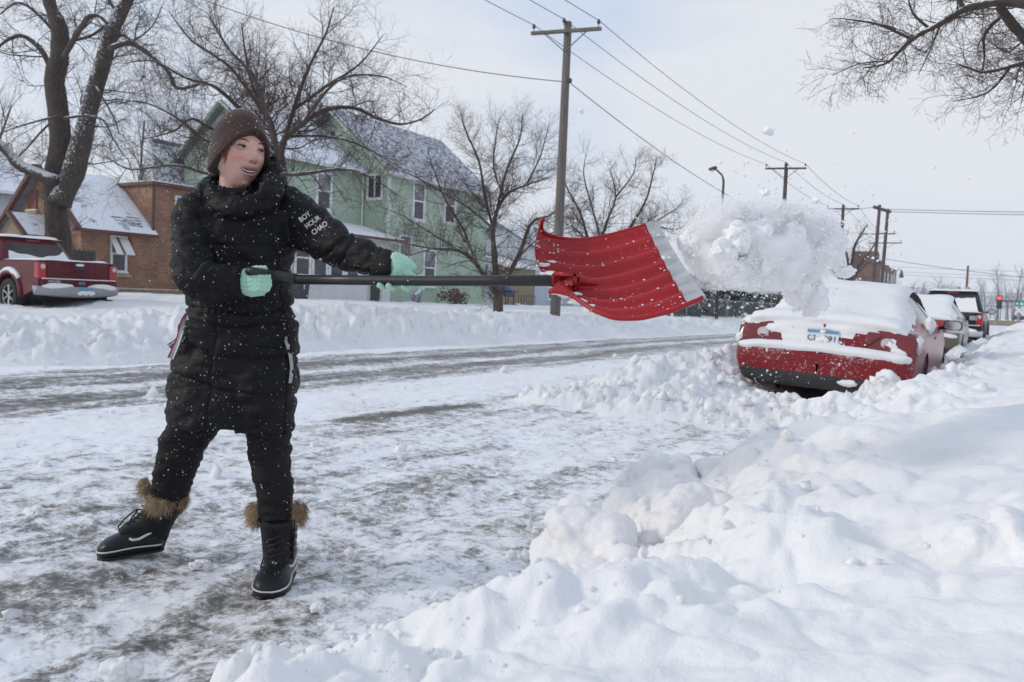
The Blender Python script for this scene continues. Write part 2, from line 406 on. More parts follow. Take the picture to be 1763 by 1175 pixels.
    # ground behind the camera
    b = MB(); b.quad((-60, -40, -.12), (60, -40, -.12), (60, 3, -.12), (-60, 3, -.12)); o = b.build('ground', M['snow']); o['kind'] = 'structure'
build_ground()
# ---------------------------------------------------------------- helpers for parents built in world coordinates
def wm(o):
    m = Matrix.LocRotScale(o.location, o.rotation_euler, o.scale)
    return (wm(o.parent) @ o.matrix_parent_inverse @ m) if o.parent else m
def keep(o, parent):
    o.parent = parent; o.matrix_parent_inverse = wm(parent).inverted(); return o
def wall_frame(o, u):
    u = Vector(u).normalized(); z = Vector((0, 0, 1)); n = u.cross(z); y = -n
    return Matrix(((u.x, y.x, z.x, o[0]), (u.y, y.y, z.y, o[1]), (u.z, y.z, z.z, o[2]), (0, 0, 0, 1)))
class LB(MB):                                                   # a builder whose shapes live in a wall frame (x along, -y outward, z up)
    def __init__(s, F): super().__init__(); s.F = F
    def lbox(s, x0, x1, y0, y1, z0, z1, b=0):
        n = len(s.v); s.box(((x0+x1)/2, (y0+y1)/2, (z0+z1)/2), (abs(x1-x0), abs(y1-y0), abs(z1-z0)), None, b)
        s.v[n:] = [tuple(s.F @ Vector(p)) for p in s.v[n:]]; return s
    def lpoly(s, pts, y0, y1):
        n = len(s.v); k = len(pts)
        s.add([(p[0], y0, p[1]) for p in pts]+[(p[0], y1, p[1]) for p in pts], [tuple(range(k)), tuple(range(k, 2*k))[::-1]]+[(i, k+i, k+(i+1) % k, (i+1) % k) for i in range(k)])
        s.v[n:] = [tuple(s.F @ Vector(p)) for p in s.v[n:]]; return s
def part(b, name, mat, parent, smooth=False):
    o = b.build(name, mat, None, smooth); fixn(o); return keep(o, parent)

M['siding_green'] = pmat('siding_green', (.40, .495, .385), .6, .07, 1.5, .25, 30, .004, stretch=(1, .3, 6))
M['siding_white'] = pmat('siding_white', (.66, .67, .67), .6, .08, 1.5, .2, 30, .004)
M['siding_blue'] = pmat('siding_blue', (.44, .50, .55), .6, .06, 1.5)
M['siding_grey'] = pmat('siding_grey', (.55, .57, .59), .6, .06, 1.5)
M['beige'] = pmat('beige_stucco', (.27, .215, .135), .8, .12, 2.0, .3, 40)
M['trim'] = pmat('white_trim', (.74, .75, .76), .5, .06, 3.0)
M['trim_shabby'] = pmat('worn_trim', (.52, .50, .45), .7, .2, 5.0)
M['trim_brown'] = pmat('brown_trim', (.11, .045, .032), .6, .2, 4.0)
M['roof_snow'] = pmat('roof_shingle_snow', (.17, .175, .20), .8, .25, 3.0, .4, 25, .02, snow=1.0, snow_lo=.33, snow_scale=1.6)
M['roof_slate'] = pmat('roof_slate_snow', (.125, .13, .165), .8, .25, 9.0, .5, 14, .02, stretch=(.6, .6, 3), snow=.7, snow_lo=.60, snow_scale=5)
M['roof_steep'] = pmat('steep_slate_snow', (.20, .21, .26), .8, .3, 9.0, .5, 14, .02, stretch=(.6, .6, 3), snow=.8, snow_lo=.22, snow_scale=7)
M['curtain'] = pmat('curtain', (.50, .49, .46), .9, .1, 6.0)
M['door_dark'] = pmat('dark_door', (.035, .03, .028), .5, .2, 3.0)
M['stone'] = pmat('yellow_stone', (.36, .27, .15), .85, .25, 3.5, .5, 20)
M['snowcap'] = M['snow_soft']
def brick_mat(name, c1, c2, mortar, sc):
    m, N, L, B = mk(name); tc = N.new('ShaderNodeTexCoord'); g = N.new('ShaderNodeNewGeometry')
    sx = N.new('ShaderNodeSeparateXYZ'); L.new(tc.outputs['Object'], sx.inputs[0])
    cb = N.new('ShaderNodeCombineXYZ'); L.new(_math(N, L, 'ADD', sx.outputs[0], sx.outputs[1]), cb.inputs[0]); L.new(sx.outputs[2], cb.inputs[1])
    bt = N.new('ShaderNodeTexBrick'); L.new(cb.outputs[0], bt.inputs[0]); bt.inputs['Scale'].default_value = sc
    bt.inputs['Color1'].default_value = c1+(1,); bt.inputs['Color2'].default_value = c2+(1,); bt.inputs['Mortar'].default_value = mortar+(1,)
    bt.inputs['Mortar Size'].default_value = .016; bt.inputs['Bias'].default_value = 0; bt.inputs['Brick Width'].default_value = .5; bt.inputs['Row Height'].default_value = .19
    n = _noise(N, L, tc.outputs['Object'], 1.6, 5); n2 = _noise(N, L, tc.outputs['Object'], 9, 3)
    mm = N.new('ShaderNodeMixRGB'); mm.blend_type = 'MULTIPLY'; mm.inputs[0].default_value = .75
    L.new(bt.outputs[0], mm.inputs[1]); L.new(_ramp(N, L, n.outputs[0], [(.3, (.72, .62, .58)), (.65, (1.15, 1.1, 1.05))]), mm.inputs[2])
    c = _mix(N, L, _ramp(N, L, n2.outputs[0], [(.52, 0.), (.7, .55)]), mm.outputs[0], tuple(x*.38 for x in c1))
    L.new(c, B.inputs['Base Color']); B.inputs['Roughness'].default_value = .85
    _bump(N, L, bt.outputs['Fac'], -.6, .01, B); return m
M['brick'] = brick_mat('brick', (.33, .175, .105), (.23, .115, .068), (.34, .27, .20), 2.2)
M['brick_far'] = brick_mat('brick_far', (.16, .075, .05), (.12, .06, .045), (.2, .16, .13), 1.5)
def glass_mat(name, c=(.03, .032, .035), rough=.06):
    m, N, L, B = mk(name); tc = N.new('ShaderNodeTexCoord'); n = _noise(N, L, tc.outputs['Object'], 2.2, 3)
    L.new(_ramp(N, L, n.outputs[0], [(.35, tuple(x*.6 for x in c)), (.7, tuple(x*1.7 for x in c))]), B.inputs['Base Color'])
    B.inputs['Roughness'].default_value = rough; B.inputs['Specular IOR Level'].default_value = .6; return m
M['glass'] = glass_mat('window_glass'); M['glass_pale'] = glass_mat('window_glass_blind', (.16, .165, .165), .25)

_board_cache = {}
def siding(wall, F, x0, x1, z0, z1, mat, course=.285, clip=None, lap=.018):
    """clapboards one by one on a wall; clip(z) gives the span of a gable at that height"""
    k = 0; z = z0
    while z < z1-.02:
        h = min(course, z1-z); a, b = x0, x1
        if clip:
            c = clip(z+h*.5); a, b = c
            if b-a < .15: break
        key = (round(b-a, 3), round(h, 3), mat.name)
        if key not in _board_cache:
            m = MB(); L = b-a
            m.add([(0, 0, 0), (L, 0, 0), (L, -lap, 0), (0, -lap, 0), (0, 0, h), (L, 0, h), (L, -.004, h), (0, -.004, h)], [(0,1,2,3), (3,2,6,7), (0,3,7,4), (1,5,6,2), (4,7,6,5), (0,4,5,1)])
            o = m.build('siding_board', mat); _board_cache[key] = o.data
        else:
            o = bpy.data.objects.new('siding_board', _board_cache[key]); COL.objects.link(o)
        T = F @ Matrix.Translation((a, -.003, z)); o.matrix_basis = T; keep(o, wall)
        z += course; k += 1
def window(house, F, x0, x1, z0, z1, fw=.09, frame='trim', upper='glass_pale', lower='glass', mull=False, snow=True, out=.05):
    b = LB(F)
    b.lbox(x0-fw, x0, -out, .02, z0-fw, z1+fw); b.lbox(x1, x1+fw, -out, .02, z0-fw, z1+fw)
    b.lbox(x0, x1, -out, .02, z1, z1+fw); b.lbox(x0, x1, -out, .02, z0-fw, z0)
    b.lbox(x0-fw-.03, x1+fw+.03, -out-.05, .0, z0-fw-.05, z0-fw)
    w = part(b, 'window', M[frame], house); zm = (z0+z1)/2
    if mull:
        xm = (x0+x1)/2; s = LB(F); s.lbox(xm-.03, xm+.03, -.042, .0, z0, z1); part(s, 'sash', M[frame], w)
        p = LB(F); p.lbox(x0, xm-.03, -.026, .0, z0, z1); part(p, 'pane', M[lower], w); p = LB(F); p.lbox(xm+.03, x1, -.026, .0, z0, z1); part(p, 'pane', M[lower], w)
    else:
        s = LB(F); s.lbox(x0, x1, -.044, .0, zm-.035, zm+.035); s.lbox(x0, x0+.035, -.038, .0, z0, zm-.035); s.lbox(x1-.035, x1, -.038, .0, z0, zm-.035); part(s, 'sash', M[frame], w)
        p = LB(F); p.lbox(x0, x1, -.026, .0, zm+.035, z1); part(p, 'pane', M[upper], w)
        p = LB(F); p.lbox(x0+.035, x1-.035, -.026, .0, z0, zm-.035); part(p, 'pane', M[lower], w)
    if snow:
        p = LB(F); p.lbox(x0-fw, x1+fw, -out-.04, -.0, z0-fw, z0-fw+.035, .012); part(p, 'snow_ledge', M['snowcap'], w)
    return w
def roof_slab(house, pts, t, mat, name='roof'):
    """sloping slab from four corners, thickness t downwards"""
    b = MB(); P = [Vector(p) for p in pts]; n = (P[1]-P[0]).cross(P[3]-P[0]).normalized()
    if n.z < 0: n = -n
    nu, nv = 14, 8; top = []
    for j in range(nv+1):
        for i in range(nu+1):
            q = P[0].lerp(P[1], i/nu).lerp(P[3].lerp(P[2], i/nu), j/nv); e = 0 if i in (0, nu) or j in (0, nv) else .03*float(fbm(q.x*1.1, q.y*1.1, q.z, o=3))
            top.append(q+n*e)
    W = nu+1; fs = [(j*W+i, j*W+i+1, (j+1)*W+i+1, (j+1)*W+i) for j in range(nv) for i in range(nu)]
    b.add(top, fs); k = len(b.v); b.add([p-n*t for p in P], [(3, 2, 1, 0)])
    ring = [i for i in range(nu+1)]; c = [0, nu, nv*W+nu, nv*W]
    for a, e in ((0, 1), (1, 2), (2, 3), (3, 0)): b.f.append((c[a], k+a, k+e, c[e]))
    return part(b, name, mat, house)

# ---------------------------------------------------------------- the brick house
def brick_house():
    h = thing('brick_house', 'brown brick house with snowy roof and striped window awning behind the dark red pickup', 'house', (-28, 18, .5))
    F = wall_frame((-28, 16.15, 0), (0, 1, 0)); G = wall_frame((-32.9, 16.15, 0), (1, 0, 0))
    b = LB(F); b.lbox(0, 2.75, 0, 4.9, .62, 3.03); w = part(b, 'wall', M['brick'], h)
    b = LB(F); b.lbox(2.75, 5.9, 0, 2.6, .62, 4.78); part(b, 'wall', M['brick'], h)
    b = LB(G); b.lpoly([(0, 3.03), (4.9, 3.03), (2.5, 5.05)], .0, .25); part(b, 'gable', M['brick'], h)
    b = LB(F); b.lbox(-.04, 6.0, -.05, .0, .3, .80); part(b, 'foundation', M['stone'], h)
    b = LB(F); b.lbox(-.06, 6.02, -.10, .0, .80, .86, .01); l = part(b, 'ledge', M['stone'], h)
    b = LB(F); b.lbox(-.05, 6.0, -.09, -.01, .862, .885, .008); part(b, 'snow_ledge', M['snowcap'], l)
    # roof of the low part
    rx = -30.42; rz = 5.16
    roof_slab(h, [(-27.75, 15.9, 2.92), (-27.75, 18.98, 2.92), (rx, 18.98, rz), (rx, 15.9, rz)], .12, M['roof_snow'])
    roof_slab(h, [(rx, 15.9, rz), (rx, 18.9, rz), (-33.1, 18.9, 2.92), (-33.1, 15.9, 2.92)], .12, M['roof_snow'])
    # bare shingle courses where the snow has slid
    for k in range(7):
        s = MB(); z = 3.18+.055*k; x = -28.05-.066*k
        s.box((x, 18.05+.09*k*(-1 if k % 2 else 1)*.6, z+.02), (.05, .95-.07*k, .012), Matrix.Rotation(math.radians(40), 3, 'Y')); part(s, 'shingle_course', M['roof_slate'], h)
    # raking boards
    for (a, c) in (((-27.72, 15.86, 2.86), (rx, 15.86, rz+.0)), ((rx, 15.86, rz), (-33.12, 15.86, 2.86))):
        s = MB(); s.bar(a, c, .16, .26, up=(0, 1, 0)); part(s, 'rake_board', M['trim_brown'], h)
    s = MB(); s.bar((-27.70, 15.9, 2.86), (-27.70, 18.95, 2.86), .07, .10); part(s, 'gutter', M['trim_brown'], h)
    # cornice of the tall part, bowed like the old bay it crowns
    b = LB(F); b.lbox(2.62, 6.0, -.16, 2.7, 4.78, 4.92, .03); c = part(b, 'cornice', M['trim_brown'], h)
    b = LB(F); b.lbox(2.66, 5.95, -.12, 2.66, 4.922, 4.98, .03); part(b, 'snow_cap', M['snowcap'], c)
    b = LB(F); b.lbox(2.70, 2.80, -.05, .0, 3.05, 4.78); part(b, 'downspout', M['trim_brown'], h)
    # upper slate roof further back
    b = LB(F); b.lbox(5.9, 8.4, 4.4, 5.8, .7, 5.2); part(b, 'wall', M['brick'], h)
    roof_slab(h, [(-32.3, 21.95, 5.15), (-32.3, 24.6, 5.15), (-33.1, 24.9, 7.55), (-33.1, 22.25, 7.55)], .15, M['roof_steep'])
    roof_slab(h, [(-33.1, 22.25, 7.55), (-33.1, 24.9, 7.55), (-33.9, 24.6, 5.15), (-33.9, 21.95, 5.15)], .15, M['roof_slate'])
    Sg = wall_frame((-33.9, 22.1, 0), (1, 0, 0)); b = LB(Sg); b.lpoly([(0, 5.1), (1.6, 5.1), (.8, 7.5)], .0, .2); part(b, 'gable', M['siding_grey'], h)
    # window with awning
    window(h, F, 1.12, 1.66, 1.52, 2.72, .05, 'trim', 'glass_pale', 'glass', snow=True)
    b = LB(F); b.lbox(1.0, 1.85, -.10, .0, 1.28, 1.40); part(b, 'sill', M['stone'], h)
    aw = None
    M['awn_w'] = pmat('awning_white', (.72, .72, .70), .5, .05); M['awn_b'] = pmat('awning_brown', (.20, .085, .05), .5, .1)
    b = LB(F); b.lbox(1.05, 1.80, -.03, .0, 2.70, 2.76); aw = part(b, 'awning', M['awn_b'], h)
    n = 7
    for k in range(n):
        x0 = 1.02+.80*k/n; x1 = x0+.80/n; s = LB(F)
        s.add([], []); pts = [(x0, -.03, 2.74), (x1-.004, -.03, 2.74), (x1-.004, -.55, 2.10), (x0, -.55, 2.10), (x0, -.03, 2.71), (x1-.004, -.03, 2.71), (x1-.004, -.53, 2.08), (x0, -.53, 2.08)]
        s.add([F @ Vector(p) for p in pts], [(0,1,2,3), (7,6,5,4), (0,3,7,4), (1,5,6,2), (3,2,6,7), (0,4,5,1)])
        part(s, 'awning_strip', M['awn_b' if k in (2, 6) else 'awn_w'], aw)
    window(h, F, 3.74, 4.5, 3.55, 4.45, .07); window(h, F, 3.78, 4.5, 1.55, 2.6, .07)
    # gable window, boarded red
    b = LB(G); b.lbox(1.45, 2.05, -.05, .0, 3.62, 4.32); sh = part(b, 'shutter', M['shut'], h)
    b = LB(G); b.lbox(1.36, 2.14, -.12, .0, 3.50, 3.60); part(b, 'sill', M['stone'], h)
    b = LB(G); b.lbox(1.38, 2.12, -.11, -.0, 3.60, 3.65, .015); part(b, 'snow_ledge', M['snowcap'], h)
    # little gabled entry in front of the gable
    roof_slab(h, [(-29.15, 14.85, 2.62), (-29.15, 16.15, 2.62), (-30.25, 16.15, 3.42), (-30.25, 14.85, 3.42)], .08, M['roof_snow'], 'entry_roof')
    roof_slab(h, [(-30.25, 14.85, 3.42), (-30.25, 16.15, 3.42), (-31.35, 16.15, 2.62), (-31.35, 14.85, 2.62)], .08, M['roof_snow'], 'entry_roof')
    G2 = wall_frame((-31.2, 14.95, 0), (1, 0, 0)); b = LB(G2); b.lbox(0, 1.95, 0, 1.2, .6, 2.62); b.lpoly([(0, 2.62), (1.95, 2.62), (.97, 3.33)], .0, .2); part(b, 'entry_wall', M['beige'], h)
    for (a, c) in (((-29.1, 14.82, 2.58), (-30.25, 14.82, 3.42)), ((-30.25, 14.82, 3.42), (-31.4, 14.82, 2.58))):
        s = MB(); s.bar(a, c, .1, .16, up=(0, 1, 0)); part(s, 'rake_board', M['trim_brown'], h)
    b = LB(G2); b.lbox(.55, 1.35, -.04, .0, .65, 2.3); part(b, 'door', M['door_dark'], h)
    b = LB(G); b.lbox(3.95, 4.05, -.06, 0, .8, 3.0); part(b, 'downspout', M['trim_brown'], h)
M['shut'] = pmat('red_shutter', (.18, .06, .045), .7, .15, 6)
brick_house()

# ---------------------------------------------------------------- pale house at the far left
def white_house():
    h = thing('clapboard_house', 'pale grey clapboard house with snow covered roof at the far left edge', 'house', (-38, 14, .5))
    F = wall_frame((-35.5, 9.5, 0), (0, 1, 0)); b = LB(F); b.lbox(0, 9.4, 0, 7, .5, 4.7); w = part(b, 'wall', M['siding_grey'], h)
    siding(w, F, 0, 9.4, .6, 4.7, M['siding_grey'], .2)
    roof_slab(h, [(-35.1, 9.2, 4.62), (-35.1, 19.1, 4.62), (-39, 19.1, 6.9), (-39, 9.2, 6.9)], .15, M['roof_snow'])
    roof_slab(h, [(-39, 9.2, 6.9), (-39, 19.1, 6.9), (-42.9, 19.1, 4.62), (-42.9, 9.2, 4.62)], .15, M['roof_snow'])
    s = MB(); s.bar((-35.05, 9.2, 4.55), (-35.05, 19.1, 4.55), .1, .12); part(s, 'gutter', M['trim'], h)
    Gs = wall_frame((-42.5, 18.9, 0), (1, 0, 0))
white_house()

# ---------------------------------------------------------------- the mint green house
def green_house():
    h = thing('green_house', 'two storey mint green clapboard house with white windows and snowy grey roof', 'house', (-26, 30, .6))
    g = M['siding_green']
    F = wall_frame((-25, 28.85, 0), (0, 1, 0)); G = wall_frame((-32.2, 28.85, 0), (1, 0, 0))
    b = LB(F); b.lbox(0, 8.05, 0, 7.2, .55, 6.83); w = part(b, 'wall', g, h)
    siding(w, F, 0, 8.05, .66, 6.83, g)
    siding(w, G, 5.6, 7.2, .66, 6.83, g)
    b = LB(G); b.lpoly([(0, 6.83), (7.2, 6.83), (3.6, 9.74)], .0, .3); gw = part(b, 'gable', g, h)
    siding(gw, G, 0, 7.2, 6.83, 9.6, g, clip=lambda z: (3.6*(z-6.83)/2.91, 7.2-3.6*(z-6.83)/2.91))
    B2 = wall_frame((-25, 36.9, 0), (-1, 0, 0)); b = LB(B2); b.lpoly([(0, 6.83), (7.2, 6.83), (3.6, 9.74)], .0, .3); part(b, 'gable', g, h)
    for (x, F_) in ((-.03, F), (7.98, F)):
        b = LB(F_); b.lbox(x, x+.1, -.035, .1, .6, 6.83); part(b, 'corner_board', M['siding_green'] if x > 1 else M['trim'], h)
    # roof
    e = .38; sl = 2.91/3.6
    roof_slab(h, [(-25+e, 28.4, 6.86-e*sl), (-25+e, 37.3, 6.86-e*sl), (-28.6, 37.3, 9.86), (-28.6, 28.4, 9.86)], .16, M['roof_slate'])
    roof_slab(h, [(-28.6, 28.4, 9.86), (-28.6, 37.3, 9.86), (-32.2-e, 37.3, 6.86-e*sl), (-32.2-e, 28.4, 6.86-e*sl)], .16, M['roof_slate'])
    for (a, c) in (((-25+e, 28.36, 6.76-e*sl), (-28.6, 28.36, 9.76)), ((-28.6, 28.36, 9.76), (-32.2-e, 28.36, 6.76-e*sl))):
        s = MB(); s.bar(a, c, .07, .24, up=(0, 1, 0)); part(s, 'rake_board', M['siding_green'], h)
    s = MB(); s.bar((-25+e+.03, 28.4, 6.50), (-25+e+.03, 37.3, 6.50), .1, .16); part(s, 'fascia', M['trim'], h)
    b = LB(F); b.lbox(-.4, 8.4, -.36, 0, 6.44, 6.50); part(b, 'soffit', M['trim_shabby'], h)
    # windows of the street front
    for (y0, y1, z0, z1) in ((1.78, 2.52, 4.72, 6.38), (4.26, 5.06, 4.82, 6.44), (.88, 1.6, 2.0, 3.76), (2.74, 3.56, 1.55, 3.24)):
        window(h, F, y0, y1, z0, z1, .11)
    window(h, G, 5.95, 6.72, 5.5, 6.5, .09, 'trim', 'glass', 'glass', mull=True)
    b = LB(G); b.lbox(3.42, 3.7, -.03, 0, 8.2, 8.75); part(b, 'attic_vent', M['door_dark'], h)
    # wing
    Wf = wall_frame((-26.6, 23.4, 0), (0, 1, 0)); Wg = wall_frame((-32.4, 23.4, 0), (1, 0, 0))
    b = LB(Wf); b.lbox(0, 5.4, 0, 5.8, .55, 6.86); w2 = part(b, 'wall', g, h)
    siding(w2, Wf, 0, 5.4, .66, 6.86, g); siding(w2, Wg, 0, 5.8, .66, 6.86, g)
    b = LB(Wg); b.lpoly([(0, 6.86), (5.8, 6.86), (2.9, 9.0)], .0, .3); gw = part(b, 'gable', g, h)
    siding(gw, Wg, 0, 5.8, 6.86, 8.9, g, clip=lambda z: (2.9*(z-6.86)/2.14, 5.8-2.9*(z-6.86)/2.14))
    roof_slab(h, [(-26.25, 23.05, 6.65), (-26.25, 28.8, 6.65), (-29.5, 28.8, 9.08), (-29.5, 23.05, 9.08)], .14, M['roof_snow'])
    roof_slab(h, [(-29.5, 23.05, 9.08), (-29.5, 28.8, 9.08), (-32.75, 28.8, 6.65), (-32.75, 23.05, 6.65)], .14, M['roof_snow'])
    for (a, c) in (((-26.25, 23.0, 6.55), (-29.5, 23.0, 8.98)), ((-29.5, 23.0, 8.98), (-32.75, 23.0, 6.55))):
        s = MB(); s.bar(a, c, .07, .22, up=(0, 1, 0)); part(s, 'rake_board', M['siding_green'], h)
    s = MB(); s.bar((-26.2, 23.05, 6.56), (-26.2, 28.8, 6.56), .1, .12); part(s, 'gutter', M['trim'], h)
    window(h, Wf, 2.52, 3.28, 4.75, 6.2, .12)
    s = MB(); s.tube([(-26.52, 28.72, 6.5), (-26.52, 28.72, 4.2)], .045, 6); part(s, 'downspout', M['trim'], h)
    # enclosed porch
    P = wall_frame((-24.4, 21.4, 0), (0, 1, 0)); Pg = wall_frame((-26.6, 21.4, 0), (1, 0, 0))
    b = LB(P); b.lbox(0, 7.0, 0, 2.18, .55, 3.45); pw = part(b, 'porch_wall', M['siding_white'], h)
    siding(pw, P, 0, 5.55, .62, 1.6, M['siding_white'], .24); siding(pw, P, 6.35, 7.0, .62, 1.6, M['siding_white'], .24); siding(pw, Pg, 0, 2.2, .62, 3.4, M['siding_white'], .24)
    roof_slab(h, [(-24.0, 21.0, 3.50), (-24.0, 29.0, 3.50), (-26.6, 28.85, 4.22), (-26.6, 21.0, 4.22)], .1, M['snow'], 'porch_roof')
    s = MB(); s.bar((-23.95, 25.1, 3.44), (-23.95, 29.0, 3.44), .08, .10); part(s, 'gutter', M['trim_brown'], h)
    b = LB(P); b.lbox(-.02, 7.02, -.05, 0, 3.1, 3.42); part(b, 'frieze_board', M['trim_shabby'], h)
    for x0 in (1.30, 2.25, 3.20, 4.15): window(h, P, x0, x0+.72, 1.70, 3.0, .09, 'trim', 'glass', 'glass')
    window(h, P, 6.05+.0, 6.65, 2.35, 3.02, .09, 'trim', 'glass', 'glass', snow=False)
    b = LB(P); b.lbox(5.62, 6.28, -.03, .0, .62, 2.2); d = part(b, 'door', M['door_dark'], h)
    b = LB(P); b.lbox(6.28, 6.42, -.06, .0, .62, 2.2); b.lbox(5.52, 5.62, -.06, .0, .62, 2.2); part(b, 'door_frame', M['trim_shabby'], h)
    # small entry at the far end
    E_ = wall_frame((-25.6, 36.93, 0), (0, 1, 0)); b = LB(E_); b.lbox(.0, 1.9, 0, 3.0, .5, 3.3); ew = part(b, 'entry_wall', M['siding_white'], h)
    roof_slab(h, [(-25.1, 36.95, 3.55), (-25.1, 39.2, 3.35), (-28.4, 39.2, 3.9), (-28.4, 36.95, 4.2)], .12, M['snow'], 'entry_roof')
    b = LB(E_); b.lbox(.35, 1.05, -.04, 0, 2.0, 2.9); part(b, 'pane', M['glass'], ew)
    b = LB(E_); b.lbox(.02, .12, -.08, 0, .5, 3.3); b.lbox(1.8, 1.9, -.08, 0, .5, 3.3); part(b, 'post', M['trim'], ew)
green_house()

# ---------------------------------------------------------------- smaller houses beyond
def small_houses():
    h = thing('garage', 'low tan garage with snow on its roof between green and blue houses', 'garage', (-28, 45, .5))
    F = wall_frame((-28, 43.7, 0), (0, 1, 0)); b = LB(F); b.lbox(0, 3.6, 0, 5, .3, 3.15); part(b, 'wall', M['beige'], h)
    roof_slab(h, [(-27.7, 43.4, 3.12), (-27.7, 47.3, 3.12), (-30.6, 47.3, 4.0), (-30.6, 43.4, 4.0)], .12, M['snow']); roof_slab(h, [(-30.6, 43.4, 4.0), (-30.6, 47.3, 4.0), (-33.3, 47.3, 3.1), (-33.3, 43.4, 3.1)], .12, M['snow'])
    s = MB()
    for k in range(7): s.bar((-27.4, 44.4+.35*k, .4), (-27.4, 44.4+.35*k, 1.25), .025)
    s.bar((-27.4, 44.3, 1.25), (-27.4, 46.6, 1.25), .04); part(s, 'railing', M['door_dark'], h)
    h = thing('blue_house', 'pale blue grey house with white window frames behind the utility pole', 'house', (-28, 50, .5))
    F = wall_frame((-28, 47.4, 0), (0, 1, 0)); G = wall_frame((-34, 47.4, 0), (1, 0, 0))
    b = LB(F); b.lbox(0, 8.4, 0, 6, .3, 4.5); w = part(b, 'wall', M['siding_blue'], h); siding(w, F, 0, 8.4, .5, 4.5, M['siding_blue'], .25)
    b = LB(G); b.lpoly([(0, 4.5), (6, 4.5), (3, 6.2)], .0, .2); part(b, 'gable', M['siding_blue'], h)
    roof_slab(h, [(-27.6, 47.0, 4.4), (-27.6, 56.2, 4.4), (-31, 56.2, 6.3), (-31, 47.0, 6.3)], .14, M['roof_snow']); roof_slab(h, [(-31, 47, 6.3), (-31, 56.2, 6.3), (-34.4, 56.2, 4.4), (-34.4, 47, 4.4)], .14, M['roof_snow'])
    window(h, F, 1.9, 2.55, .95+.2, 2.6, .12, 'trim', 'glass', 'glass'); window(h, F, 3.0, 3.8, 1.0, 2.6, .14, 'trim', 'glass', 'glass')
    b = LB(F); b.lbox(5.6, 6.6, -.05, 0, .5, 2.7); part(b, 'door', M['trim'], h)
    roof_slab(h, [(-26.6, 50.2, 2.75), (-26.6, 56, 2.75), (-28, 56, 3.1), (-28, 50.2, 3.1)], .1, M['snow'], 'porch_roof')
    b = LB(F); b.lbox(4.7, 4.95, -.12, -.01, 2.0, 2.18); part(b, 'mailbox', M['door_dark'], h)
    h = thing('brick_building', 'far dark brick building with chimneys beyond the twin poles', 'building', (-22, 150, 0))
    F = wall_frame((-20, 141, 0), (0, 1, 0)); b = LB(F); b.lbox(0, 23, 0, 4.5, -.1, 8.9); part(b, 'wall', M['brick_far'], h)
    for (x0, x1, z1) in ((-.6, 3.4, 11.4), (5, 8, 10.3), (14, 16, 10)):
        b = LB(F); b.lbox(x0+1, x1+1, .5, 4, 8.9, z1-.6); part(b, 'chimney', M['brick_far'], h)
    for k in range(5):
        for z in (2, 5.6):
            b = LB(F); b.lbox(2+4.3*k, 3.8+4.3*k, -.1, 0, z, z+2.3); part(b, 'window', M['glass'], h)
small_houses()
# ---------------------------------------------------------------- bare trees
M['bark_dark'] = pmat('bark_dark', (.066, .050, .041), .9, .62, 11, 1.0, 18, .03, stretch=(3, 3, .6), snow=.85, snow_lo=.60, snow_scale=14)
M['bark_snowy'] = pmat('bark_with_blown_snow', (.075, .058, .048), .9, .6, 11, 1.0, 18, .03, stretch=(3, 3, .6), snow=.8, snow_lo=.17, snow_scale=17)
M['bark'] = pmat('bark', (.085, .062, .052), .9, .3, 9, .6, 25, .02, snow=.9, snow_lo=.62, snow_scale=9)
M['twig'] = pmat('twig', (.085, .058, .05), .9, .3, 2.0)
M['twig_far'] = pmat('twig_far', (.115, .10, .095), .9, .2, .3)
class Twigs:
    """collects thin branches as tapering tubes, vectorised"""
    def __init__(s): s.P = []; s.R = []; s.n = []
    def add(s, path, r0, r1, n): s.P.append(np.asarray(path, float)); s.R.append(np.linspace(r0, r1, len(path))); s.n.append(n)
    def mesh(s, name, mat, parent=None, origin=(0, 0, 0)):
        V = []; F = []; off = 0
        for P, R, n in zip(s.P, s.R, s.n):
            d = P[-1]-P[0]; d = d/(np.linalg.norm(d)+1e-9); a = np.array([0, 0, 1.]) if abs(d[2]) < .9 else np.array([1., 0, 0])
            u = np.cross(d, a); u /= np.linalg.norm(u); w = np.cross(d, u); an = 2*np.pi*np.arange(n)/n
            ring = np.cos(an)[:, None]*u + np.sin(an)[:, None]*w
            V.append((P[:, None, :]+ring[None]*R[:, None, None]).reshape(-1, 3)); m = len(P)
            i = np.arange(m-1)[:, None]*n; k = np.arange(n)[None]; k2 = (k+1) % n
            F.append(np.stack([i+k, i+k2, i+n+k2, i+n+k], -1).reshape(-1, 4)+off); off += m*n
        o = np_mesh(name, np.concatenate(V)-np.array(origin), np.concatenate(F), mat, parent, True); return o
def _unit(v): return v/(np.linalg.norm(v)+1e-9)
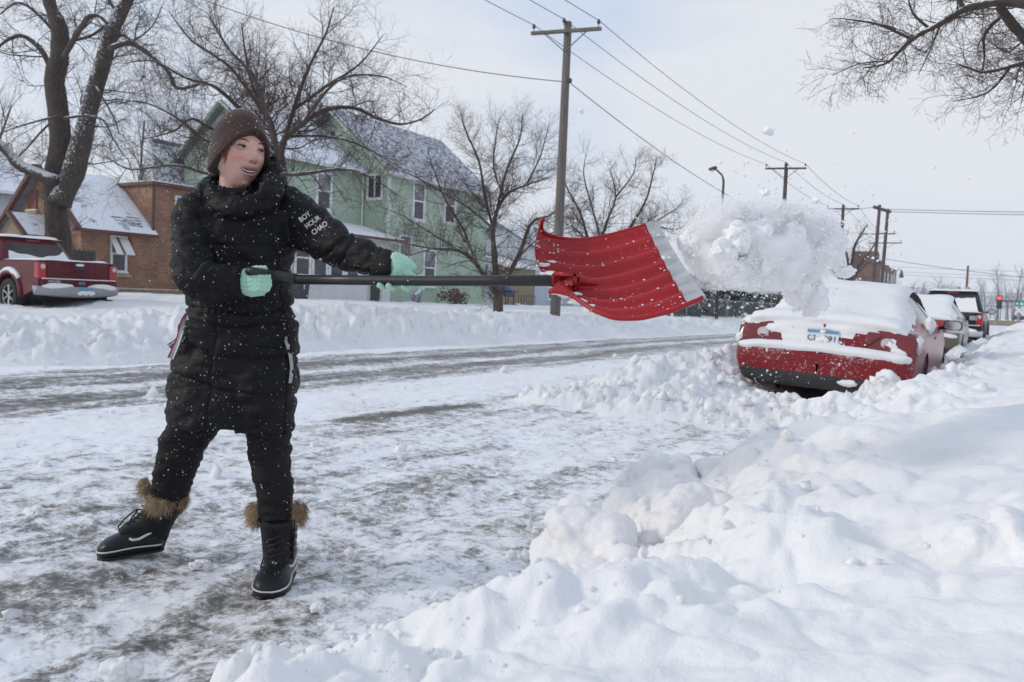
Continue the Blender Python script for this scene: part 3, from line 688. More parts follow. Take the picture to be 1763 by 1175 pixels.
def grow(tw, rng, path, r0, r1, level, cfg):
    """side branches off a branch; cfg[level] = (per metre, length, spread, up, droop, wiggle, steps)"""
    if level >= len(cfg): return
    dens, ln, spread, up, wig, steps, sides, start = cfg[level]
    P = np.asarray(path); seg = np.linalg.norm(np.diff(P, axis=0), axis=1); L = seg.sum()
    if L < .05: return
    cum = np.concatenate([[0], np.cumsum(seg)])/L
    nb = int(max(1, round(dens*L*(.75+.5*rng.rand()))))
    for t in start+(1-start)*(np.arange(nb)+rng.rand(nb))/nb:
        k = min(np.searchsorted(cum, t)-1, len(P)-2); k = max(k, 0)
        f = (t-cum[k])/(cum[k+1]-cum[k]+1e-9); p = P[k]*(1-f)+P[k+1]*f; d = _unit(P[k+1]-P[k])
        q = rng.randn(3); q = _unit(q-d*q.dot(d)); a = np.radians(spread*(.6+.8*rng.rand()))
        d = _unit(d*np.cos(a)+q*np.sin(a)+np.array([0, 0, up*.5]))
        l = ln*(.45+.9*rng.rand())*(1-.45*t); rr = (r0*(1-t)+r1*t)*.6; rr = min(rr, l*.011+.003)
        pts = [p]
        for s in range(steps):
            d = _unit(d+rng.randn(3)*wig+np.array([0, 0, up*(.5+s/steps)*.35])); pts.append(pts[-1]+d*l/steps)
        tw.add(pts, rr, max(rr*.35, .002), sides)
        grow(tw, rng, pts, rr, rr*.4, level+1, cfg)
def smooth_path(pts, k=4):
    P = np.array(pts, float); n = len(P); out = []
    for i in range(n-1):
        p0, p1, p2, p3 = P[max(i-1, 0)], P[i], P[i+1], P[min(i+2, n-1)]
        for t in np.arange(k)/k: out.append(.5*((2*p1)+(-p0+p2)*t+(2*p0-5*p1+4*p2-p3)*t*t+(-p0+3*p1-3*p2+p3)*t**3))
    out.append(P[-1]); return np.array(out)
def bare_tree(name, label, group, base, trunks, limbs, cfg, seed, bark='bark', twig='twig', limb_cfg_level=0, trunk_twigs=True):
    """trunks / limbs: lists of (path of world points, radius at start, radius at end)"""
    rng = np.random.RandomState(seed); root = thing(name, label, 'tree', tuple(base), 0, group); tw = Twigs(); org = np.array(base)
    for kind, lst in (('trunk', trunks), ('limb', limbs)):
        for it in lst:
            pts, r0, r1 = it[:3]; mt = it[3] if len(it) > 3 else bark
            P = smooth_path(pts); m = len(P); R = np.linspace(r0, r1, m)*(1+.10*fbm(np.arange(m)*.45, seed+r0*31, 0, o=3)+.0)
            P = P + np.stack([fbm(np.arange(m)*.5, seed+q*7.7, r0*9, o=2) for q in range(3)], -1)*r0*.28*np.linspace(.2, 1, m)[:, None]
            b = MB(); b.tube([tuple(p-org) for p in P], list(R), 10 if r0 > .06 else 7); b.build(kind, M[mt], root, True)
            if kind == 'limb' or trunk_twigs: grow(tw, rng, P, r0*.5, r1, limb_cfg_level, cfg)
    if tw.P:
        o = tw.mesh('twigs', M[twig], root, org); o['kind'] = 'stuff'
    return root
def W(pts, d, jit=0.0, seed=0):
    r = random.Random(seed)
    return [np.array(at(p[0], p[1], (p[2] if len(p) > 2 else d)+r.uniform(-jit, jit))) for p in pts]

def build_trees():
    # the big two stemmed tree behind the pickup
    D = 22.0
    base = np.array(at(100, 425, D)); base[2] = .5
    tr = [([base]+W([(99, 420), (98, 330), (104, 240), (99, 140), (104, 80), (92, 25), (80, -30)], D), .36, .16, 'bark_dark'),
          (W([(102, 352), (124, 300), (147, 225), (165, 150), (188, 80), (205, 28), (228, -20)], D-.2), .30, .15, 'bark_snowy')]
    lb = [(W([(95, 312), (65, 300), (30, 283), (12, 262), (-30, 225)], D-.6), .17, .10, 'bark_snowy'),
          (W([(87, 118), (70, 85), (40, 63), (12, 70), (-10, 90)], D+.5), .085, .03),
          (W([(109, 100), (132, 60), (150, 32), (170, 28), (186, 42)], D-.8), .075, .04),
          (W([(110, 75), (128, 70), (160, 60), (184, 42)], D+.9), .05, .03),
          (W([(188, 84), (225, 74), (262, 98), (290, 125), (305, 152), (345, 146)], D-1.0, .3, 1), .085, .03),
          (W([(110, 204), (150, 200), (178, 208), (195, 240), (214, 270)], D-1.2, .2, 2), .04, .012),
          (W([(92, 208), (70, 228), (40, 262), (22, 280)], D+.6), .035, .012),
          (W([(98, 60), (60, 20), (30, 5), (0, 25)], D+1.2), .05, .02), (W([(207, 25), (190, 5), (180, -20)], D), .06, .03),
          (W([(186, 88), (210, 60), (230, 70), (262, 45), (280, 10)], D+1.0), .04, .012), (W([(165, 150), (195, 200), (205, 232)], D-.6), .03, .01),
          (W([(100, 200), (60, 210), (20, 222), (-20, 240)], D-1.4), .03, .01)]
    cfg = [(4.5, 1.6, 55, .05, .20, 7, 4, .10), (6.5, .8, 50, .0, .24, 5, 3, .08), (8.0, .4, 45, -.05, .25, 3, 3, .08)]
    bare_tree('big_tree', 'big old tree with two thick dark stems behind the red pickup', None, base, tr, lb, cfg, 11)
    # crab apples along the far pavement
    cfg = [(7.0, 1.3, 60, .22, .20, 6, 4, .04), (10., .60, 52, .20, .22, 5, 3, .05), (12., .32, 42, .14, .22, 3, 3, .05)]
    D = 18.0; base = np.array(at(487, 520, D)); base[2] = .55
    tr = [([base]+W([(487, 420), (484, 330), (480, 270)], D), .15, .12)]
    lb = [(W([(481, 272), (490, 240), (520, 214), (560, 190), (610, 186), (650, 204), (690, 214), (725, 205), (748, 188)], D-.5, .3, 3), .075, .012),
          (W([(478, 275), (468, 215), (440, 165), (425, 110), (415, 40)], D+.3, .3, 4), .07, .012),
          (W([(484, 268), (505, 190), (530, 120), (560, 60), (575, 10)], D-.2, .3, 5), .06, .01),
          (W([(478, 272), (430, 240), (370, 225), (330, 205), (300, 225), (250, 240)], D-.8, .3, 6), .065, .012),
          (W([(478, 290), (420, 300), (360, 300), (300, 285), (225, 292), (185, 270)], D-1.2, .3, 7), .06, .01),
          (W([(476, 262), (420, 195), (370, 150), (320, 135), (262, 105), (215, 110)], D+.6, .4, 8), .06, .01),
          (W([(478, 262), (440, 140), (390, 80), (355, 20)], D-.9, .3, 9), .05, .01),
          (W([(486, 300), (520, 300), (580, 292), (630, 302), (690, 340)], D-1.2, .3, 10), .05, .01),
          (W([(470, 220), (400, 120), (330, 70), (290, 20)], D+1.2, .3, 11), .05, .01),
          (W([(505, 190), (560, 150), (620, 110), (660, 60)], D+.8, .3, 12), .045, .009),
          (W([(430, 240), (370, 250), (300, 200), (240, 175), (200, 180)], D+1.0, .3, 13), .04, .009),
          (W([(490, 235), (560, 235), (620, 250), (690, 290)], D-.2, .3, 14), .04, .008),
          (W([(520, 214), (580, 140), (650, 130), (700, 150)], D-1.2, .3, 15), .035, .008)]
    bare_tree('crabapple_tree', 'wide bare crab apple tree arching above the woman in front of the green house', 'crab apple trees', base, tr, lb, cfg, 12)
    D = 27.0; base = np.array(at(858, 535, D)); base[2] = .5
    lb = [(W([(852, 505), (820, 455), (790, 432), (745, 428), (700, 420), (668, 412)], D, .3, 3), .085, .012),
          (W([(858, 500), (851, 440), (850, 390), (868, 340), (905, 320), (950, 305)], D, .3, 4), .11, .015),
          (W([(862, 500), (895, 435), (915, 385), (945, 372), (985, 352)], D-.6, .3, 5), .085, .013),
          (W([(851, 400), (835, 340), (825, 280), (800, 220), (795, 196)], D+.3, .3, 6), .06, .01), (W([(851, 385), (870, 300), (895, 240), (900, 195)], D, .3, 7), .055, .01),
          (W([(820, 455), (800, 400), (770, 350), (750, 300), (735, 255)], D-.5, .3, 8), .055, .01), (W([(905, 320), (930, 270), (945, 215)], D+.5, .3, 9), .04, .009),
          (W([(850, 395), (810, 360), (760, 330), (705, 300), (665, 290)], D-.9, .3, 10), .05, .009), (W([(868, 340), (850, 290), (855, 230), (862, 200)], D+.7, .3, 11), .04, .009),
          (W([(790, 432), (740, 400), (690, 370), (650, 355)], D+.8, .3, 12), .04, .009), (W([(895, 440), (930, 410), (980, 392)], D+.5, .3, 13), .04, .01), (W([(745, 428), (700, 440), (670, 430)], D-.3, .3, 14), .03, .008)]
    bare_tree('crabapple_tree', 'bare crab apple tree with several stems right in front of the green house corner', 'crab apple trees', base, [([base]+W([(858, 510), (857, 490)], D), .17, .15)], lb, cfg, 13)
    D = 31.5; base = np.array(at(1042, 540, D)); base[2] = .45
    lb = [(W([(1040, 480), (1015, 420), (1000, 370), (975, 320), (965, 285)], D, .3, 3), .075, .012), (W([(1042, 470), (1040, 400), (1060, 340), (1050, 290)], D+.4, .3, 4), .075, .012),
          (W([(1043, 460), (1080, 400), (1110, 350), (1125, 300), (1130, 268)], D, .3, 5), .07, .012), (W([(1043, 450), (1090, 405), (1140, 375), (1178, 350)], D-.5, .3, 6), .06, .01),
          (W([(1040, 430), (1020, 360), (1005, 300), (1010, 265)], D-.6, .3, 7), .05, .01), (W([(1080, 400), (1120, 390), (1165, 395), (1190, 380)], D+.7, .3, 8), .04, .01), (W([(1060, 340), (1090, 300), (1095, 268)], D-.3, .3, 9), .04, .01),
          (W([(1015, 420), (985, 390), (960, 385)], D+.5, .3, 10), .04, .01)]
    bare_tree('crabapple_tree', 'bare crab apple tree beyond the shovel blade, right of the nearest utility pole', 'crab apple trees', base, [([base]+W([(1042, 500), (1042, 460)], D), .13, .11)], lb, cfg, 14)
    # the tree leaning in from the right
    D = 9.5; base = np.array([2.6, 9.3, .2])
    cfg2 = [(12.0, .62, 55, .03, .20, 6, 4, .06), (13.0, .38, 50, .0, .22, 5, 3, .06), (16., .18, 45, 0., .22, 3, 3, .05)]
    lb = [(W([(1880, 60), (1800, 20), (1763, 8), (1720, 4), (1660, 18), (1620, 40), (1570, 68), (1530, 105), (1490, 118)], D, .2, 3), .075, .008),
          (W([(1720, 10), (1742, 40), (1775, 80), (1830, 120)], D+.2), .05, .06), (W([(1722, 30), (1695, 60), (1694, 100), (1690, 122)], D+.5, .1, 4), .025, .006),
          (W([(1860, 60), (1790, 100), (1740, 115), (1690, 125), (1650, 110)], D-.4, .2, 5), .04, .006), (W([(1570, 68), (1520, 45), (1470, 35), (1432, 32)], D+.3, .2, 6), .02, .004),
          (W([(1600, 50), (1570, 20), (1560, -20)], D+.4, .2, 7), .02, .005), (W([(1530, 105), (1480, 110), (1432, 130)], D-.2, .1, 8), .013, .004),
          (W([(1800, 60), (1775, 120), (1765, 150), (1757, 180)], D-.6, .2, 9), .022, .004), (W([(1740, 115), (1700, 160), (1640, 175)], D-.2, .2, 10), .018, .004),
          (W([(1660, 18), (1640, -20), (1600, -40)], D+.2, .2, 11), .03, .01), (W([(1820, 110), (1770, 70), (1735, 90), (1700, 70)], D+.7, .2, 12), .02, .005), (W([(1620, 40), (1600, 90), (1580, 130)], D+.1, .2, 13), .013, .004)]
    tk = [([base, np.array([2.55, 9.4, 2.0]), np.array(at(1890, 100, D)), np.array(at(1880, -60, D))], .26, .12)]
    bare_tree('overhanging_tree', 'bare tree leaning in over the street from the upper right corner', None, base, tk, lb, cfg2, 15, trunk_twigs=False)
    # a bare tree above the hedge, another behind
    cfg3 = [(3.6, 1.6, 52, .25, .2, 5, 4, .05), (4.5, .9, 48, .2, .22, 4, 3, .05), (5.0, .5, 42, .1, .22, 3, 3, .05)]
    D = 62.; base = np.array(at(1462, 520, D)); base[2] = .3
    lb = [(W([(1462, 490), (1445, 455), (1425, 425), (1415, 400)], D, .3, 1), .13, .03), (W([(1463, 480), (1470, 430), (1485, 400), (1495, 385)], D, .3, 2), .13, .03), (W([(1462, 470), (1455, 420), (1450, 385)], D, .3, 3), .1, .03),
          (W([(1465, 485), (1490, 455), (1515, 440)], D, .3, 4), .1, .03), (W([(1460, 490), (1430, 465), (1405, 455)], D, .3, 5), .09, .03), (W([(1466, 478), (1500, 430), (1510, 415)], D, .3, 6), .09, .03)]
    bare_tree('bare_tree', 'bushy bare tree standing between the thrown snow and the twin poles', None, base, [([base]+W([(1462, 500), (1462, 470)], D), .2, .16)], lb, cfg3, 16)
build_trees()

def far_wood():
    """the wood along the river bluff and behind the houses: one mass of grey crowns, plus the nearer crowns one can tell apart"""
    rng = np.random.RandomState(5)
    def simple(rng, x, y, h, twg, dens=1.0):
        base = np.array([x, y, -.1]); P = [base]; d = np.array([0, 0, 1.])
        for s in range(6): d = _unit(d+rng.randn(3)*.06); P.append(P[-1]+d*h/6)
        twg.add(P, h*.018, h*.004, 5)
        cfg = [(1.7*dens*10/h, h*.36, 42, .35, .14, 4, 4, .25), (2.4*10/h, h*.18, 40, .25, .18, 3, 3, .1), (3.2*10/h, h*.10, 38, .2, .2, 2, 3, .05)]
        grow(twg, rng, P, h*.012, h*.004, 0, cfg)
    spots = [(-6.5, 285, 15.0), (-15, 295, 11.5), (-23, 300, 12.5), (-31, 310, 11.5), (-9.5, 250, 9.5), (-2.0, 262, 14.5), (4.2, 262, 12), (-40, 320, 12), (1.4, 300, 14)]
    for k, (x, y, h) in enumerate(spots):
        tw = Twigs(); simple(rng, x, y, h, tw, 1.3)
        r = thing('riverside_tree', 'bare tree of the far row beyond the railway crossing', 'tree', (x, y, -.1), 0, 'bare trees beyond the crossing')
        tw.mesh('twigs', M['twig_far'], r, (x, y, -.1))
    tw = Twigs()
    for k in range(150):
        y = rng.uniform(330, 470); u = rng.uniform(-75, 20)*y/250; h = rng.uniform(10, 15)
        simple(rng, u, y, h, tw, .7)
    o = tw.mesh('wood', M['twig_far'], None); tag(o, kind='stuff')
    tw = Twigs()
    for k in range(26): simple(rng, rng.uniform(-75, -48), rng.uniform(20, 46), rng.uniform(9, 14.5), tw, .8)
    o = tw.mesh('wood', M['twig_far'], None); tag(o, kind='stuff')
    # snowy bluffs behind it
    M['hill'] = pmat('hill', (.30, .31, .335), .95, .25, .02, snow=.5, snow_lo=.55, snow_scale=.03)
    xs = np.linspace(-420, 140, 90); V = []
    for x in xs:
        y = 420+.0*x; hh = 25+7.0*float(fbm(x*.012, 3.0, 0, o=4))
        for (dy, k) in ((0, 0), (20, .55), (60, .92), (120, 1.0), (260, .0)): V.append((x*2.2, 690+dy*1.8, -1+hh*k+.8*float(fbm(x*.09, dy*.1, 1, o=3))*k))
    n = 5; F = [(i*n+k, (i+1)*n+k, (i+1)*n+k+1, i*n+k+1) for i in range(len(xs)-1) for k in range(n-1)]
    o = np_mesh('hills', V, F, M['hill']); o['kind'] = 'structure'
    # low brown scrub left of the black pickup
    tw = Twigs()
    for k in range(170):
        y = rng.uniform(110, 150); x = -11.5-(y-110)*.02+rng.uniform(-5.5, 5.5); p = np.array([x, y, -.1]); tw.add([p, p+rng.randn(3)*.3+[0, 0, 1.5], p+rng.randn(3)*.5+[0, 0, rng.uniform(2.2, 3.8)]], .06, .02, 3)
        for q in range(9): e = p+np.array([0, 0, rng.uniform(.5, 2.4)]); tw.add([e, e+rng.randn(3)*.5+[0, 0, .6]], .04, .02, 3)
    M['scrub'] = pmat('scrub', (.12, .085, .06), .9, .25, .5); o = tw.mesh('scrub', M['scrub']); tag(o, kind='stuff')
far_wood()

# ---------------------------------------------------------------- utility poles, wires, lamps, signals
M['pole_wood'] = pmat('grey_pole_wood', (.155, .135, .12), .9, .25, 3.0, .5, 30, .01, stretch=(6, 6, .5), spots=.28, spot_scale=9)
M['pole_far'] = pmat('dark_pole_wood', (.085, .062, .055), .9, .2, 2.0)
M['wire'] = pmat('wire', (.10, .10, .11), .7, .05); M['insul'] = pmat('insulator', (.05, .045, .05), .35, .1)
M['steel'] = pmat('galvanised_steel', (.32, .33, .34), .45, .1, 4, metal=.5); M['dark_steel'] = pmat('dark_steel', (.05, .05, .055), .5, .1, 4)
def pole(x, y, z0, z1, r0, r1, label, arms, mat='pole_wood', ins=True, name='utility_pole', lean=(0, 0)):
    t = thing(name, label, 'utility pole', (x, y, z0), 0, 'utility poles along the street')
    h = z1-z0; b = MB(); b.tube([(lean[0]*k, lean[1]*k, h*k) for k in (-.05, .25, .5, .75, 1)], [r0, r0*.75+r1*.25, (r0+r1)/2, r0*.25+r1*.75, r1], 12); b.build('pole', M[mat], t, True)
    tips = []
    for (dz, ln, tilt, n) in arms:
        c = Vector((lean[0]*(h-dz)/h, lean[1]*(h-dz)/h-r1-.04, h-dz)); a = Vector((math.cos(tilt), 0, -math.sin(tilt)))
        b = MB(); b.bar(c-a*ln/2, c+a*ln/2, .12, .10, .012, up=(0, 0, 1)); b.build('crossarm', M[mat], t)
        for sg in (-1, 1):
            b = MB(); b.bar(c+a*sg*ln*.3-Vector((0, 0, .05)), c-Vector((0, 0, .62)), .03, .02, up=(0, 1, 0)); b.build('brace', M[mat], t)
        if ins:
            for f in n:
                p = c+a*ln*.5*f+Vector((0, 0, .05 if abs(f) > .1 else r1+.05)); b = MB(); b.lathe([(.012, 0), (.012, .10), (.05, .105), (.06, .14), (.045, .17), (.05, .19), (.03, .23), (0, .235)], 8, Matrix.Translation(p)); b.build('insulator', M['insul'], t, True)
                tips.append(Vector((x, y, z0))+p+Vector((0, 0, .2)))
    return t, tips
def build_poles():
    P = []
    P.append(pole(-12.5, 22.5, .42, 9.66, .165, .115, 'tall grey wooden utility pole with one crossarm standing nearest, above the shovel', [(.32, 2.45, math.radians(4.5), (-.93, -.05, .93))], lean=(.04, .0)))
    P.append(pole(-12.5, 50.2, .3, 9.72, .15, .11, 'second utility pole with a plain crossarm rising out of the thrown snow', [(.3, 2.4, math.radians(2.5), (-.95, 0, .95))], 'pole_far'))
    P.append(pole(-12.5, 68.6, .2, 9.4, .15, .11, 'third utility pole, bending into the bare tree by the twin poles', [(.3, 2.4, 0.02, (-.95, 0, .95))], 'pole_far'))
    a = pole(-13, 88.8, 0, 11.8, .2, .15, 'left one of the twin dark poles joined at the top', [(2.9, 3.3, .0, (-.95, .95))], 'pole_far', lean=(.25, 0))
    b_ = pole(-12.6, 91.6, 0, 11.7, .2, .15, 'right one of the twin dark poles joined at the top', [(3.5, 3.2, .0, (-.95, .95))], 'pole_far', lean=(.25, 0))
    b = MB(); b.bar((-13.2, 88.3, 11.55), (-12.2, 92.1, 11.45), .22, .28); tag(b.build('tie_beam', M['pole_far']), 'dark tie beam joining the tops of the twin poles', 'beam')
    far = pole(-6.2, 118, 0, 7.4, .16, .12, 'short reddish pole with grey transformer cans beyond the parked black truck', [], 'pole_red')
    for dx in (-.9, .1):
        b = MB(); b.lathe([(0, 0), (.3, .02), (.32, .1), (.32, .95), (.28, 1.05), (0, 1.1)], 10, Matrix.Translation((dx, -.3, 3.6))); b.build('transformer', M['steel'], far[0], True)
    def wire(a, c, sag, label, r=.011, n=22, group='wires strung along the poles'):
        a, c = Vector(a), Vector(c); pts = [a.lerp(c, k/n)-Vector((0, 0, sag*4*(k/n)*(1-k/n))) for k in range(n+1)]
        b = MB(); b.tube(pts, r, 5); o = b.build('power_line', M['wire'], None, True); tag(o, label, 'wire', group)
    names = ('left', 'middle', 'right')
    prev = [p+Vector((-.0, -27.7, .15)) for p in P[0][1]]
    for k in range(3):
        wire(prev[k], P[0][1][k], .35, 'overhead wire reaching the %s insulator of the nearest pole from the upper left' % names[k])
        wire(P[0][1][k], P[1][1][k], .45, 'overhead wire from the %s insulator of the nearest pole to the second pole' % names[k])
        wire(P[1][1][k], P[2][1][k], .3, 'overhead wire from the %s insulator of the second pole to the third' % names[k], .014)
        wire(P[2][1][k], a[1][min(k, 1)]+Vector((.2*k, 0, -.1*k)), .9, 'overhead wire from the %s end of the third pole to the twin poles' % names[k], .014)
    z = onx(966, 137, -12.5).z; wire(at(250, -40, 27), (-12.6, 22.5, z), .55, 'low cable sagging to the nearest pole from the upper left', .014); wire((-12.4, 22.5, z), (-12.4, 50.2, z-1.6), .5, 'low cable sagging from the nearest pole to the second pole', .014)
    b = MB(); b.box((-12.33, 22.5, z), (.14, .14, .14), None, .03); t = P[0][0]; keep(b.build('cable_clamp', M['insul']), t)
    wire((-12.2, 91.9, 11.7), (60, 96, 12.0), 1.0, 'upper of the two thick lines leaving the twin poles to the right', .03, 30); wire((-12.4, 91.7, 11.45), (60, 95.5, 11.6), 1.0, 'lower of the two thick lines leaving the twin poles to the right', .03, 30)
    wire((-13.0, 88.8, 11.6), (-60, 80, 11.0), 1.4, 'thin line leaving the twin poles to the left', .025, 30)
    wire((-12.4, 91.6, 6.6), (40, 93, 5.6), 2.0, 'low slack line hanging from the twin poles to the right', .025, 30)
    for k, (z0, z1) in enumerate(((6.0, 6.9), (5.5, 6.4), (5.2, 5.6), (4.2, 3.9))): wire((-12.2, 96, z0-.3*(k == 3)), (60, 100, z1), .8, 'faint far wire crossing above the crossing, %s' % ('highest of four', 'second of four', 'third of four', 'lowest of four')[k], .014, 24, 'faint far wires')
    wire((-60, 140, 3.2), (40, 140, 3.0), .5, 'dark wire stretched low across the far grey trees', .04)
    # street lamps
    t = thing('street_lamp', 'dark street lamp with short bent arm above the thrown snow', 'street lamp', (-12, 37, .3)); b = MB(); b.tube([(0, 0, 0), (0, 0, 6.5), (-.05, -.05, 6.75), (-.3, -.12, 7.0), (-.42, -.15, 7.05)], [.075, .055, .045, .04, .04], 8); b.build('pole', M['dark_steel'], t, True)
    b = MB(); b.box((-.48, -.16, 7.08), (.38, .22, .12), Matrix.Rotation(-.3, 3, 'Y'), .04); b.build('lamp_head', M['dark_steel'], t); b = MB(); b.lathe([(.07, 0), (.09, -.05), (0, -.09)], 8, Matrix.Translation((-.5, -.16, 7.0))); b.build('diffuser', M['trim'], t, True)
    t = thing('street_lamp', 'far street lamp with hanging dark bell shade beside the brick building', 'street lamp', (-12.4, 99, 0)); b = MB(); b.tube([(0, 0, 0), (0, 0, 4.9), (.15, 0, 5.5), (.5, 0, 5.9), (.8, 0, 5.8)], [.09, .07, .06, .05, .05], 8); b.build('pole', M['steel'], t, True)
    b = MB(); b.lathe([(.04, .2), (.1, .1), (.24, -.5), (.26, -.62), (0, -.55)], 10, Matrix.Translation((.82, 0, 5.6))); b.build('lamp_head', M['dark_steel'], t, True)
    # traffic signal on its mast arm, street sign, railway crossing
    M['red_lit'] = pmat('lit_red_lens', (.9, .05, .04), .3, 0, emit=(1, .05, .03, 2.2)); M['lens_off'] = pmat('unlit_lens', (.02, .02, .02), .3, .1); M['sign_green'] = pmat('sign_green', (.02, .30, .20), .5, .05)
    t = thing('traffic_signal', 'black traffic signal showing red on a mast arm far down the street', 'traffic light', (-1.75, 82, 0))
    b = MB(); b.box((0, 0, 2.34), (.42, .3, 1.15), None, .04); b.build('housing', M['dark_steel'], t)
    for k, z in enumerate((2.68, 2.34, 2.0)):
        b = MB(); b.lathe([(.15, 0), (.13, .04), (0, .06)], 12, Matrix.Translation((0, -.155, z)) @ Matrix.Rotation(math.pi/2, 4, 'X')); b.build('lens', M['red_lit' if k == 0 else 'lens_off'], t, True)
        b = MB(); b.tube([(.17*math.cos(a), -.15, z+.17*math.sin(a)) for a in np.linspace(-.3, math.pi+.3, 9)], .015, 5); b.build('visor', M['dark_steel'], t)
    b = MB(); b.tube([(0, .1, 2.45), (5.5, .3, 2.5)], [.05, .08], 8); b.build('mast_arm', M['dark_steel'], t, True); b = MB(); b.tube([(5.6, .3, -.2), (5.6, .3, 3.4)], .12, 8); b.build('pole', M['steel'], t, True)
    t = thing('street_sign', 'green street name sign hanging on the signal mast arm', 'sign', (-.55, 81.9, 2.13)); b = MB(); b.box((.95, 0, .12), (2.0, .03, .42)); b.build('panel', M['sign_green'], t); 
    b = MB(); b.box((.12, -.02, .12), (.14, .012, .14))
    for k in range(7): b.box((.42+.2*k, -.02, .12-.02*(k > 0)), (.13, .012, .22 if k == 0 else .15))
    b.build('lettering', M['trim'], t)
    t = thing('railway_crossing_sign', 'white crossbuck sign with twin lamps at the far crossing', 'sign', (-.38, 112, -.1)); b = MB(); b.tube([(0, 0, 0), (0, 0, 3.3)], .06, 8); b.build('pole', M['steel'], t, True)
    for s in (-1, 1): b = MB(); b.box((0, -.07-.02*s, 2.0), (1.15, .02, .17), Matrix.Rotation(s*.8, 3, 'Y')); b.build('blade', M['trim'], t)
    for s in (-1, 1): b = MB(); b.lathe([(.26, 0), (.26, .02), (.14, .04), (.12, .12), (0, .12)], 12, Matrix.Translation((s*.38, -.05, 1.15)) @ Matrix.Rotation(math.pi/2, 4, 'X')); b.build('lamp', M['dark_steel'], t, True)
    b = MB(); b.box((0, 0, 1.15), (.9, .05, .06)); b.build('bracket', M['dark_steel'], t); b = MB(); b.tube([(-2.1, 0, -.2), (-1.9, 0, 1.6)], .05, 6); tag(b.build('marker_post', M['steel']), 'thin pale leaning post left of the crossbuck', 'post').location = (-.6, 108, 0)
    b = MB(); b.box((-4, 118, .25), (30, .3, .8)); tag(b.build('low_wall', M['beige']), 'low tan wall beyond the far crossing', 'wall')
M['pole_red'] = pmat('red_pole_wood', (.16, .07, .055), .9, .2, 2.0)
build_poles()

# ---------------------------------------------------------------- fence, hedge and yard things on the far side
def leaf_mass(name, mat, centers, n, size, seed, parent=None):
    rng = np.random.RandomState(seed); V = []; F = []
    C = np.array([c[:3] for c in centers]); R = np.array([c[3] for c in centers]); w = R**2; w = w/w.sum()
    idx = rng.choice(len(C), n, p=w); d = rng.randn(n, 3); d /= np.linalg.norm(d, axis=1)[:, None]
    P = C[idx]+d*(R[idx]*(.55+.5*rng.rand(n)))[:, None]; a = rng.randn(n, 3); a /= np.linalg.norm(a, axis=1)[:, None]; b = np.cross(a, rng.randn(n, 3)); b /= np.linalg.norm(b, axis=1)[:, None]
    s = (size*(.5+rng.rand(n)))[:, None]
    V = np.stack([P-a*s, P+b*s*.5, P+a*s, P-b*s*.5], 1).reshape(-1, 3); F = np.arange(4*n).reshape(-1, 4)
    return np_mesh(name, V, F, mat, parent, False)
